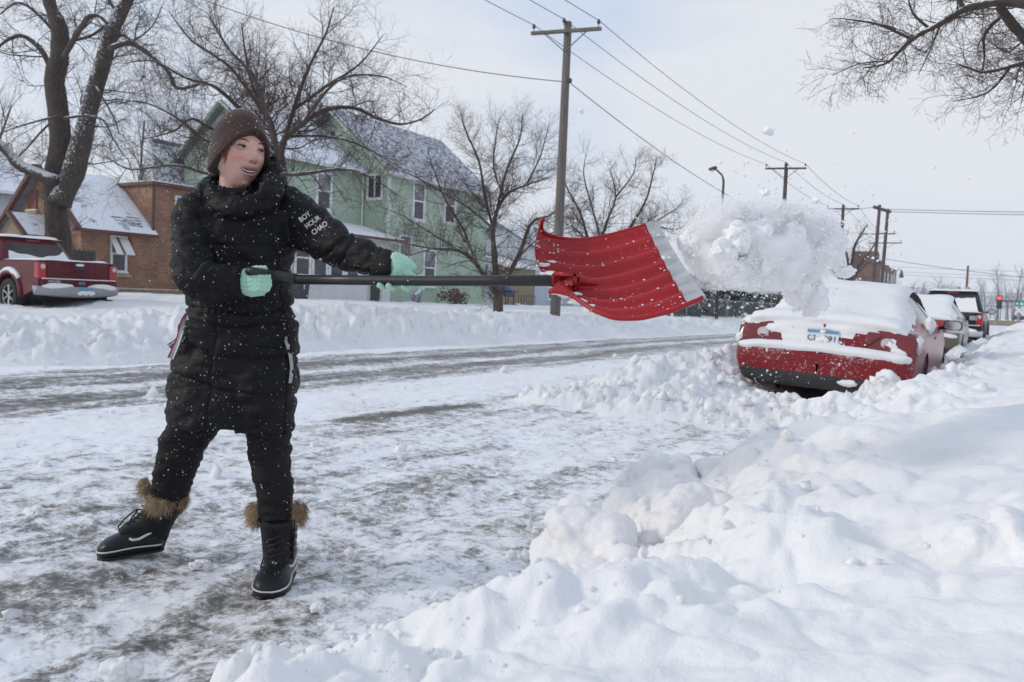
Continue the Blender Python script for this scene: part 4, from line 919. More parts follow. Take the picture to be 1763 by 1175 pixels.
def yard_things():
    M['leaf_dark'] = pmat('evergreen_leaf', (.035, .06, .042), .7, .3, 2.0); M['leaf_red'] = pmat('dry_red_leaf', (.11, .035, .03), .8, .3, 3.0); M['leaf_brown'] = pmat('dry_brown_leaf', (.15, .085, .05), .85, .3, 3.0)
    rng = random.Random(3); k = 0
    ys = [35.6, 37.4, 39.2, 41.2, 43.6, 46.4, 49.6, 53.2, 57.4, 62]
    for i, y in enumerate(ys):
        x = -14.0; red = i in (2, 4); h = 1.95+.25*rng.random()+.02*(y-35)
        t = thing('evergreen_bush', {2: 'dark bush topped with dry red leaves next to the tall fence post', 4: 'dark bush with red leaves farther along the chain link fence'}.get(i, 'snow dusted dark green bush of the hedge behind the chain link fence'), 'bush', (x, y, .4), 0, 'bushes behind the chain link fence')
        c = [(rng.uniform(-.5, .5), rng.uniform(-1.1, 1.1), rng.uniform(.3, h-.75), rng.uniform(.35, .62)) for q in range(9)]
        leaf_mass('foliage', M['leaf_dark'], c, 2600, .085, 20+i, t)
        if red: leaf_mass('dry_leaves', M['leaf_red'], [(q[0], q[1]+.2, h-.5, .5) for q in c[:4]], 900, .08, 60+i, t)
        leaf_mass('snow_tufts', M['snow'], [(q[0], q[1], q[2]+.22, q[3]*.9) for q in c], 420, .11, 40+i, t)['kind'] = 'stuff'
        b = MB(); [b.tube([(q[0]*.2, q[1]*.2, 0), (q[0], q[1], q[2])], [.03, .015], 4) for q in c]; b.build('stems', M['bark'], t)
    t = thing('chain_link_fence', 'grey chain link fence half sunk in the snow across the street', 'fence', (-13.1, 33, .35))
    b = MB(); b.tube([(0, 0, 1.0), (0, 34, 1.0)], .025, 6); b.build('rail', M['steel'], t)
    for k in range(12): b = MB(); b.tube([(0, 3.0*k, -.3), (0, 3.0*k, 1.12 if k != 2 else 1.65)], .035 if k != 2 else .06, 7); b.build('post', M['steel' if k != 2 else 'pole_far'], t)
    V = []; F = []
    for k in range(int(34/.11)):
        for s in (0, 1):
            y0 = .11*k; y1 = y0+1.0*(1 if s else -1)
            if y1 < 0 or y1 > 34: continue
            n = len(V); V += [(.006*s, y0, 0), (.006*s, y0+.012, 0), (.006*s, y1+.012, 1), (.006*s, y1, 1)]; F.append((n, n+1, n+2, n+3))
    o = np_mesh('wire_mesh', V, F, M['steel'], t, False); o['kind'] = 'stuff'
    # plank fence by the brick house
    t = thing('plank_fence', 'short dark weathered plank fence between pickup and brick house', 'fence', (-25, 13.6, .5)); M['plank'] = pmat('grey_plank', (.06, .052, .048), .9, .2, 5, .4, 20)
    for k in range(9): b = MB(); b.prism([(-.07, 0), (.07, 0), (.07, 1.5), (.0, 1.57), (-.07, 1.5)], .03, Matrix.Translation((0, .15*k, .0)) @ Matrix(((0, 0, 1, 0), (1, 0, 0, 0), (0, 1, 0, 0), (0, 0, 0, 1)))); b.build('plank', M['plank'], t)
    b = MB(); b.box((-.04, .6, .4), (.05, 1.3, .09)); b.box((-.04, .6, 1.2), (.05, 1.3, .09)); b.build('rail', M['plank'], t)
    # brown shrub before the green house
    c0 = onx(785, 522, -23.6); t = thing('brown_shrub', 'low shrub with dry brown leaves at the foot of the green wall', 'shrub', (c0.x, c0.y, .55))
    rg = random.Random(8); c = [(rg.uniform(-.4, .4), rg.uniform(-1.0, 1.0), rg.uniform(.3, .75), .3) for q in range(10)]
    leaf_mass('dry_leaves', M['leaf_brown'], c, 380, .075, 81, t)
    b = MB(); [b.tube([(q[0]*.3, q[1]*.3, -.1), (q[0], q[1], q[2]+.35)], [.014, .006], 4) for q in c for _ in range(1)]
    for q in range(40): a = rg.uniform(0, 6.28); l = rg.uniform(.5, 1.2); b.tube([(0, rg.uniform(-.4, .4), 0), (.4*math.cos(a), l*math.sin(a), rg.uniform(.5, 1.1))], [.010, .004], 3)
    b.build('stems', M['bark'], t)
    # wheeled bin
    M['bin'] = pmat('dark_bin_plastic', (.035, .038, .042), .5, .1)
    c0 = onx(514, 518, -23.4); t = thing('wheeled_bin', 'dark grey wheeled bin with small white mark beside the porch', 'bin', (c0.x, c0.y, .52), .1)
    b = MB(); R = []
    for z, s in ((.1, .23), (.95, .29)): R.append([Vector((x*s, y*s*1.05, z)) for x, y in ((1, 1), (-1, 1), (-1, -1), (1, -1))])
    b.rings(R); b.build('bin_body', M['bin'], t); b = MB(); b.box((0, 0, 1.0), (.64, .66, .07), None, .02); b.build('lid', M['bin'], t)
    for s in (-1, 1): b = MB(); b.lathe([(0, -.03), (.1, -.03), (.1, .03), (0, .03)], 12, Matrix.Translation((-.2, s*.27, .1)) @ Matrix.Rotation(math.pi/2, 4, 'X')); b.build('wheel', M['dark_steel'], t)
    b = MB(); b.lathe([(.05, 0), (.05, .012), (.03, .012), (.03, 0)], 12, Matrix.Translation((.275, -.02, .72)) @ Matrix.Rotation(math.pi/2, 4, 'Y')); b.box((.28, -.02, .62), (.012, .03, .10)); b.build('mark', M['trim'], t)
    # covered grill by the garage
    c0 = onx(872, 526, -25.0); t = thing('grill', 'black barbecue grill with blue lid cover beside the crab apple stems', 'grill', (c0.x, c0.y, .5)); M['blue'] = pmat('blue_plastic', (.05, .14, .34), .5, .1)
    b = MB(); b.box((0, 0, .8), (.5, 1.1, .35), None, .08); b.build('firebox', M['bin'], t); b = MB(); b.lathe([(.42, 0), (.40, .12), (.3, .22), (0, .26)], 12, Matrix.Translation((0, -.1, .98))); b.build('cover', M['blue'], t, True)
    for x in (-.2, .2):
        for y in (-.45, .45): b = MB(); b.bar((x, y, -.1), (x, y, .7), .05); b.build('leg', M['bin'], t)
    b = MB(); b.box((0, .75, .95), (.45, .4, .04)); b.build('shelf', M['bin'], t)
    # something small and grey leaning at the wall
    c0 = onx(716, 520, -23.9); t = thing('sled', 'small grey snow covered sled leaning at the green wall', 'sled', (c0.x, c0.y, .55)); b = MB(); b.box((0, 0, .3), (.08, .62, .75), Matrix.Rotation(.5, 3, 'X'), .03); b.build('deck', M['steel'], t); b = MB(); b.box((.03, .05, .62), (.16, .5, .10), Matrix.Rotation(.5, 3, 'X'), .04); b.build('snow_cap', M['snowcap'], t)
    for s in (-1, 1): b = MB(); b.tube([(.06, s*.2-.2, 0), (.06, s*.2+.15, .62)], .015, 5); b.build('runner', M['dark_steel'], t)
    c0 = onx(891, 528, -24.5); t = thing('bucket', 'small blue and white bucket in the snow by the garage', 'bucket', (c0.x, c0.y, .45)); b = MB(); b.lathe([(0, 0), (.14, 0), (.17, .33), (.15, .33), (.13, .05), (0, .05)], 12); b.build('bucket_body', M['trim'], t, True); b = MB(); b.lathe([(.165, .12), (.172, .2), (.165, .2)], 12, None, False); b.build('band', M['blue'], t, True)
yard_things()
# ---------------------------------------------------------------- vehicles
def car_paint(name, c, dust=.0, rough=.28):
    m, N, L, B = mk(name); tc = N.new('ShaderNodeTexCoord'); v = tc.outputs['Object']; n = _noise(N, L, v, 3, 4)
    col = _ramp(N, L, n.outputs[0], [(.3, tuple(x*.88 for x in c)), (.7, tuple(min(1, x*1.08) for x in c))])
    f = None
    if dust:
        n2 = _noise(N, L, v, 30, 8, .78); n3 = _noise(N, L, v, 2.2, 4, .6); g = N.new('ShaderNodeNewGeometry'); s = N.new('ShaderNodeSeparateXYZ'); L.new(g.outputs['Normal'], s.inputs[0])
        sy = N.new('ShaderNodeSeparateXYZ'); L.new(v, sy.inputs[0])
        tail = _ramp(N, L, sy.outputs[1], [(.0, 1.), (.45, .10)])
        h = _math(N, L, 'ADD', n2.outputs[0], _math(N, L, 'MULTIPLY', _math(N, L, 'SUBTRACT', n3.outputs[0], .5), .55)); h = _math(N, L, 'ADD', h, _math(N, L, 'MULTIPLY', s.outputs[2], .12))
        f = _math(N, L, 'MULTIPLY', _math(N, L, 'MULTIPLY', _ramp(N, L, h, [(.56, 0.), (.72, 1.)]), dust), tail)
        col = _mix(N, L, f, col, (.80, .80, .83))
    L.new(col, B.inputs['Base Color']); B.inputs['Roughness'].default_value = rough; B.inputs['Coat Weight'].default_value = .28; B.inputs['Specular IOR Level'].default_value = .2; B.inputs['Coat Roughness'].default_value = .07
    if f is not None: L.new(_math(N, L, 'SUBTRACT', .28, f, True), B.inputs['Coat Weight'])
    return m
M['paint_red'] = car_paint('red_paint', (.21, .009, .014), .75); M['paint_grey'] = car_paint('champagne_paint', (.125, .11, .085), .2); M['paint_black'] = car_paint('black_paint', (.012, .012, .014), .3); M['paint_maroon'] = car_paint('maroon_paint', (.10, .005, .011), .12)
M['tyre'] = pmat('tyre_rubber', (.018, .018, .019), .85, .2, 8, .3, 40, spots=.25, spot_scale=18); M['rim'] = pmat('alloy_rim', (.42, .42, .43), .35, .1, 5, metal=.8)
M['plastic'] = pmat('black_plastic', (.028, .028, .03), .55, .15, 5, spots=.30, spot_scale=16); M['plastic_grey'] = pmat('grey_plastic', (.30, .30, .32), .5, .08, 4, spots=.25, spot_scale=14)
M['tail'] = pmat('tail_lamp_red', (.38, .008, .012), .18, .1, 8, coat=.5); M['tail_dark'] = pmat('tail_lamp_dark_red', (.16, .006, .01), .18, .1, 8, coat=.5); M['tail_clear'] = pmat('tail_lamp_clear', (.55, .52, .50), .2, .1, 10, coat=.5)
M['car_glass'] = glass_mat('car_glass', (.018, .02, .02), .05); M['mirror_glass'] = pmat('mirror_glass', (.55, .56, .57), .08, .02, 2, metal=.9)
M['plate'] = pmat('plate_white', (.70, .72, .74), .5, .06, 9); M['plate_blue'] = pmat('plate_blue', (.10, .30, .48), .5, .2, 30); M['ink'] = pmat('black_ink', (.015, .015, .016), .5, .0); M['chrome'] = pmat('chrome', (.6, .6, .6), .2, .05, 3, metal=.9)
M['wheel_well'] = pmat('wheel_well', (.01, .01, .01), .95, .0)
def catmull(P, K):
    P = np.asarray(P, float); n = len(P); out = []
    for i in range(n-1):
        p0, p1, p2, p3 = P[max(i-1, 0)], P[i], P[i+1], P[min(i+2, n-1)]
        for t in np.arange(K)/K: out.append(.5*((2*p1)+(-p0+p2)*t+(2*p0-5*p1+4*p2-p3)*t*t+(-p0+3*p1-3*p2+p3)*t**3)*.6+.4*(p1+(p2-p1)*t))
    out.append(P[-1]); return np.array(out)
def wheel(parent, x, y, r, side, w=.2):
    Rt = Matrix.Translation((x, y, r)) @ Matrix.Rotation(side*math.pi/2, 4, 'Y')
    wh = thing('wheel', None, None); wh.parent = parent
    b = MB(); b.lathe([(r*.62, -w/2), (r*.9, -w/2), (r*.98, -w*.4), (r, -w*.2), (r, w*.2), (r*.98, w*.4), (r*.9, w/2), (r*.66, w/2), (r*.62, w*.42), (r*.62, -w/2)], 28, Rt, False); b.build('tyre', M['tyre'], wh, True)
    b = MB(); b.lathe([(0, w*.30), (r*.12, w*.34), (r*.14, w*.30), (r*.16, w*.2), (r*.52, w*.12), (r*.56, w*.34), (r*.64, w*.42), (r*.64, -w*.3)], 24, Rt, False); b.build('rim', M['wheel_well'], wh, True)
    b = MB()
    for k in range(6):
        a = 2*math.pi*k/6; b.bar(Rt @ Vector((0, 0, w*.30)), Rt @ Vector((r*.6*math.cos(a), r*.6*math.sin(a), w*.36)), r*.17, r*.09, r*.02)
    b.lathe([(r*.57, w*.30), (r*.60, w*.42), (r*.66, w*.44), (r*.66, w*.30)], 24, Rt, False); b.build('spokes', M['rim'], wh, False)
    return wh
def text_obj(txt, size, mat, parent, Mx, ext=.002, name='lettering', align='CENTER', shear=0, bold=0):
    cu = bpy.data.curves.new(name, 'FONT'); cu.body = txt; cu.size = size; cu.extrude = ext; cu.align_x = align; cu.align_y = 'CENTER'; cu.shear = shear; cu.offset = bold; cu.resolution_u = 3
    to = bpy.data.objects.new(name, cu); COL.objects.link(to); bpy.context.view_layer.update(); me = bpy.data.meshes.new_from_object(to.evaluated_get(bpy.context.evaluated_depsgraph_get())); bpy.data.objects.remove(to); me.materials.clear()
    o = link_mesh(name, me, mat, parent); o.matrix_basis = Mx; return o
FACE_BACK = Matrix(((1, 0, 0, 0), (0, 0, -1, 0), (0, 1, 0, 0), (0, 0, 0, 1)))      # text facing -Y, upright
def sedan(name, label, loc, rz, roll, paint, stations, snow_seed, snow_amt, detail=True, group='cars parked along the kerb'):
    t = thing(name, label, 'car', loc, 0, group); t.rotation_euler = (0, roll, rz)
    S = []
    for (y, zb, wl, wm, zm, wb, zbelt, wt, zt) in stations:
        S.append([(0, y, zb), (.82*wl, y, zb), (wl, y, zb+.07), (wm, y, zm), (wb, y, zbelt), (wt, y, zt-.06*min(1, (zt-zb)*1.2)), (.80*wt, y, zt-.005), (0, y, zt+.015)])
    S = np.array(S); tail0 = S[0].copy(); tail0[:, 0] *= .02; tail0[:, 2] = .47+(tail0[:, 2]-.47)*.3; nose0 = S[-1].copy(); nose0[:, 0] *= .02; nose0[:, 2] = .5+(nose0[:, 2]-.5)*.3; tail0[:, 1] -= .004; nose0[:, 1] += .004; S = np.concatenate([tail0[None], S, nose0[None]])                                                       # stations x profile x 3
    KS, KP = 9, 6
    A = np.stack([catmull(S[:, j], KS) for j in range(S.shape[1])], 1); A = np.stack([catmull(A[i], KP) for i in range(A.shape[0])], 0)
    for e in (0, -1):
        pass
    # rounded plan at the tail and the nose
    ns, npf = A.shape[:2]; sp = np.arange(ns)/KS; pp = np.arange(npf)/KP
    yc1, yc2, R = WH[0], WH[1], .37; zc = .33
    for yc in (yc1, yc2):
        dy = np.abs(A[..., 1]-yc); arch = zc+np.sqrt(np.clip(R*R-dy**2, 0, None)); msk = (dy < R) & (A[..., 2] < arch) & (pp[None] >= 1.6) & (pp[None] < 3.9)
        A[..., 2] = np.where(msk, arch, A[..., 2])
    full = np.concatenate([A, (A*np.array([-1, 1, 1]))[:, -2::-1]], 1); nf = full.shape[1]; ppf = np.concatenate([pp, pp[-2::-1]])
    I = np.arange(ns*nf).reshape(ns, nf); Q = np.stack([I[:-1, :-1], I[:-1, 1:], I[1:, 1:], I[1:, :-1]], -1)
    P = full.reshape(-1, 3); du = np.gradient(full, axis=0); dv = np.gradient(full, axis=1); Nn = np.cross(dv, du); Nn /= (np.linalg.norm(Nn, axis=2)[..., None]+1e-9)
    ctr = np.array([0, 2.4, .7]); flip = ((full-ctr)*Nn).sum() < 0
    if flip: Nn = -Nn
    PPc = np.broadcast_to(.5*(ppf[:-1]+ppf[1:])[None], (ns-1, nf-1)); SPc = np.broadcast_to(.5*(sp[:-1]+sp[1:])[:, None], (ns-1, nf-1)); C = full[:-1, :-1]*.25+full[1:, :-1]*.25+full[:-1, 1:]*.25+full[1:, 1:]*.25
    side = np.arange(nf-1)[None]*np.ones((ns-1, 1)); right = side < nf//2
    def sub(name, mask, mat, off=0.0, parent=t, vert_off=None):
        q = Q[mask]; 
        if len(q) == 0: return None
        if not flip: q = q[:, ::-1]
        V = P + Nn.reshape(-1, 3)*(off if vert_off is None else vert_off.reshape(-1, 1)); used, inv = np.unique(q, return_inverse=True)
        return np_mesh(name, V[used], inv.reshape(-1, 4), mat, parent, True)
    y = C[..., 1]; z = C[..., 2]; ax = np.abs(C[..., 0])
    G = GL
    sidewin = (PPc > 4.12) & (PPc < 4.92) & (y > G['sw0']+.55*(z-.95)) & (y < G['sw1']-1.35*(z-.98))
    rear = (PPc > 5.05) & (y > G['r0']) & (y < G['r1']); front = (PPc > 5.05) & (y > G['f0']) & (y < G['f1'])
    lower = (z < .395) & (SPc < 4.2)
    tailL = (SPc > 3.1) & (y < .42) & (z > .70) & (z < .93) & (ax > .42)
    glass = sidewin | rear | front
    body = ~(glass | lower | tailL)
    sub('body', body, paint); sub('valance', lower, M['plastic']); sub('rear_window', rear, M['car_glass'], -.004); sub('windscreen', front, M['car_glass'], -.004)
    for sg in (0, 1):
        hf = right if sg == 0 else ~right
        pil = (y > G['pil']) & (y < G['pil']+.09)
        sub('side_window', sidewin & hf & (y < G['pil']), M['car_glass'], -.004); sub('side_window', sidewin & hf & (y > G['pil']+.09), M['car_glass'], -.004); sub('door_pillar', sidewin & hf & pil, M['plastic'], -.002)
        sub('tail_lamp', tailL & hf, M['tail_dark' if detail else 'tail'], .006)
        # wheel arch lining
    for yc in (yc1, yc2):
        for s in (-1, 1):
            b = MB(); b.lathe([(R+.02, -.1), (R+.02, .0), (R*.2, .0)], 20, Matrix.Translation((s*.60, yc, .33)) @ Matrix.Rotation(s*math.pi/2, 4, 'Y'), False); b.build('wheel_arch', M['wheel_well'], t)
            wheel(t, s*.785, yc, .325, s)
    # snow lying on it
    Pf = full; n1 = fbm(Pf[..., 0]*2.2, Pf[..., 1]*2.2, Pf[..., 2]*2.2+snow_seed, o=4); n2 = fbm(Pf[..., 0]*9, Pf[..., 1]*9, Pf[..., 2]*9+snow_seed, o=3, g=.6)
    nz = Nn[..., 2]; yy = Pf[..., 1]; zz = Pf[..., 2]; axx = np.abs(Pf[..., 0])
    top = sstep(.30, .62, nz+.10*n1)*(1-sstep(.0, .10, 1.02*0+np.where(zz > .86, 0, .2)))
    edge = sstep(.03, .16, .80+.05*n1-axx)*(zz > .7)
    th = snow_amt*(.052+.022*n1+.007*n2)*top*edge
    # the ledge of the bumper and clinging patches on the tail
    ledge = sstep(.42, .7, nz)*(zz > .5)*(zz < .82)*(yy < .22); th = np.maximum(th, ledge*(.038+.018*n1)*snow_amt)
    cling = float(detail)*(yy < .5)*(nz > -.1)*(zz > .66); th = np.maximum(th, snow_amt*cling*np.clip((-.004+.05*fbm(Pf[..., 0]*3.1+2, Pf[..., 2]*4.2, yy*3+snow_seed, o=4)+.018*n2-.02*sstep(.28, .05, np.abs(Pf[..., 0]+.05))*sstep(.12, .05, np.abs(zz-.8))), 0, .03)*1.1)
    fc = (th[:-1, :-1]+th[1:, :-1]+th[:-1, 1:]+th[1:, 1:])/4; ymax = 4.4
    mask = (fc > .0035) & ~sidewin & (y < ymax)
    sub('snow_cover', mask, M['snow_soft'], vert_off=np.where(th > .002, th+.004, -.003))
    return t, full, Nn
def build_sedans():
    global WH, GL
    WH = (1.02, 3.85); GL = dict(sw0=1.35, sw1=3.72, r0=.98, r1=1.72, f0=2.95, f1=3.72, pil=2.28)
    st = [(-.00, .34, .50, .58, .46, .57, .55, .50, .60), (.025, .27, .64, .73, .46, .72, .58, .66, .645), (.075, .24, .74, .815, .46, .80, .60, .74, .665), (.125, .23, .78, .85, .47, .835, .62, .765, .685), (.15, .23, .79, .86, .48, .845, .70, .775, .80), (.185, .22, .80, .867, .49, .852, .80, .765, .94), (.235, .22, .81, .872, .5, .856, .86, .74, .985),
          (.36, .22, .825, .88, .52, .862, .90, .72, .995), (.65, .22, .845, .89, .54, .868, .915, .69, 1.0), (.92, .21, .85, .895, .55, .868, .925, .66, 1.025), (1.3, .2, .85, .895, .55, .862, .935, .595, 1.21), (1.7, .2, .845, .89, .55, .858, .94, .555, 1.355), (2.15, .2, .84, .885, .55, .855, .94, .545, 1.415), (2.65, .2, .84, .885, .55, .855, .94, .55, 1.405), (3.05, .2, .845, .885, .55, .858, .93, .575, 1.32), (3.45, .2, .85, .89, .54, .86, .92, .64, 1.12), (3.8, .21, .85, .89, .53, .855, .89, .70, .96), (4.3, .22, .82, .87, .5, .83, .80, .72, .86), (4.65, .24, .72, .78, .48, .74, .68, .64, .76), (4.80, .34, .45, .5, .46, .5, .56, .42, .62)]
    t, A, N_ = sedan('sedan', 'red sedan half buried in snow, parked nearest with the plowed ridge behind it', (-1.87, 9.20, -.04), math.radians(0.5), math.radians(2.6), M['paint_red'], st, 3.0, 1.0)
    t.scale = (1.08, 1.04, 1.0)
    t['label'] = 'red sedan half buried in fresh snow behind the ploughed snow ridge'
    # number plate in its recess
    Pm = Matrix.Translation((0.0, .128, .80)) @ Matrix.Rotation(math.radians(-8), 4, 'X')
    b = MB(); b.box((0, 0, 0), (.312, .012, .158), None, .004); p = b.build('number_plate', M['plate'], t); p.matrix_basis = Pm
    b = MB(); b.box((0, -.009, .058), (.30, .004, .034)); b.build('band', M['plate_blue'], p)
    text_obj('CL', .088, M['ink'], p, Matrix.Translation((-.095, -.010, -.018)) @ FACE_BACK, .001); text_obj('391', .088, M['ink'], p, Matrix.Translation((.075, -.010, -.018)) @ FACE_BACK, .001)
    b = MB(); rg = random.Random(2)
    for q in range(5): b.ball((-.015+.018*q-.02, -.014, -.02-.02*rg.random()), .026, q, .3, 1, (1.2, .5, 1))
    for q in range(9): b.ball((-.16+.04*q, -.012, -.075), .024, q+9, .3, 1, (1.3, .7, .8))
    b.ball((.0, -.014, .055), .02, 3, .4, 1, (1.6, .5, 1)); b.build('snow_clump', M['snow_soft'], p, True)
    # round lamp showing through, handle blade, wiper-like twig, door handle, mirrors
    b = MB(); b.lathe([(.062, 0), (.058, .012), (.048, .016), (.03, .010), (0, .014)], 16, Matrix.Translation((.60, .150, .79)) @ Matrix.Rotation(math.pi/2, 4, 'X')); b.build('reverse_lamp', M['tail_clear'], t, True)
    b = MB(); b.lathe([(.062, 0), (.058, .012), (.048, .016), (.03, .010), (0, .014)], 16, Matrix.Translation((-.60, .150, .79)) @ Matrix.Rotation(math.pi/2, 4, 'X')); b.build('reverse_lamp', M['tail_clear'], t, True)
    b = MB(); b.tube([(.40, .10, .74), (.47, .105, .80), (.545, .125, .885)], [.006, .007, .005], 5); b.build('twig', M['twig'], t)
    for s in (-1, 1):
        b = MB(); R = []
        for k, (dy, sc) in enumerate(((0, .8), (.02, 1.), (.08, 1.), (.14, .75), (.18, .3))): R.append([Vector((s*(.99+.105*sc*math.copysign(abs(math.cos(a))**.6, math.cos(a))), 3.10+dy, 1.0+.068*sc*math.copysign(abs(math.sin(a))**.6, math.sin(a)))) for a in np.linspace(0, 2*math.pi, 20, endpoint=False)])
        b.rings(R); m_ = b.build('wing_mirror', M['plastic'], t, True); fixn(m_)
        b = MB(); b.bar((s*.84, 3.2, .95), (s*.93, 3.16, .97), .07, .05, .01); b.build('mirror_arm', M['plastic'], t)
        R = [Vector((s*(.99+.092*math.copysign(abs(math.cos(a))**.6, math.cos(a))), 3.097, 1.0+.056*math.copysign(abs(math.sin(a))**.6, math.sin(a)))) for a in np.linspace(0, 2*math.pi, 20, endpoint=False)]
        b = MB(); b.add(R, [tuple(range(20))]); b.build('mirror_glass', M['mirror_glass'], m_)
        b = MB(); b.ball((s*1.0, 3.12, .915), .07, 4, .25, 2, (1.7, 1.1, .42)); b.build('mirror_snow', M['snow_soft'], m_, True)
        b = MB(); b.box((s*.872, 2.2, .84), (.03, .2, .035), None, .012); b.build('door_handle', M['paint_red'], t)
    b = MB(); b.ball((.86, 1.35, 1.01), .12, 8, .3, 2, (.45, 1.3, .8)); b.ball((.64, .02, .44), .10, 5, .35, 2, (1.0, .6, .95)); b.ball((.3, -.015, .34), .06, 6, .35, 2, (1.5, .4, .6)); pass
    for (c_, r_, k_, sc_) in (((.86, 1.35, 1.01), .12, 8, (.45, 1.3, .8)), ((.64, .02, .44), .10, 5, (1.0, .6, .95)), ((.3, -.015, .34), .06, 6, (1.5, .4, .6))):
        b = MB(); b.ball(c_, r_, k_, .3, 2, sc_); b.build('snow_lump', M['snow_soft'], t, True)
    b = MB(); b.box((0, 2.4, .30), (1.5, 4.0, .1)); b.build('underbody', M['wheel_well'], t)
    # second sedan
    WH = (1.05, 3.80); GL = dict(sw0=1.2, sw1=3.6, r0=.86, r1=1.50, f0=3.0, f1=3.65, pil=2.3)
    st2 = [(y, zb, wl, wm, zm, wb, zbelt+.02*(y > .2), wt*(1.04 if .9 < y < 3.5 else 1), zt+.03*(y > .14)) for (y, zb, wl, wm, zm, wb, zbelt, wt, zt) in st]
    t2, *_ = sedan('sedan', 'grey beige sedan with snowy rear window parked ahead of the red one', (-1.92, 18.35, 0), math.radians(.5), math.radians(1), M['paint_grey'], st2, 8.0, .9, False)
    for s in (-1, 1):
        b = MB(); b.box((s*.98, 3.1, 1.02), (.2, .12, .14), None, .04); m_ = b.build('wing_mirror', M['plastic'], t2); b = MB(); b.box((s*.98, 3.035, 1.02), (.16, .008, .10), None, .003); b.build('mirror_glass', M['mirror_glass'], m_); b = MB(); b.bar((s*.82, 3.15, .97), (s*.9, 3.12, 1.0), .06, .04); b.build('mirror_arm', M['plastic'], t2)
        b = MB(); b.box((s*.875, 2.2, .86), (.03, .2, .035), None, .012); b.build('door_handle', M['paint_grey'], t2)
    b = MB(); b.box((0, .10, .82), (.312, .012, .158), None, .004); b.build('number_plate', M['plate'], t2); b = MB(); b.box((0, 2.4, .30), (1.5, 4.0, .1)); b.build('underbody', M['wheel_well'], t2)
build_sedans()

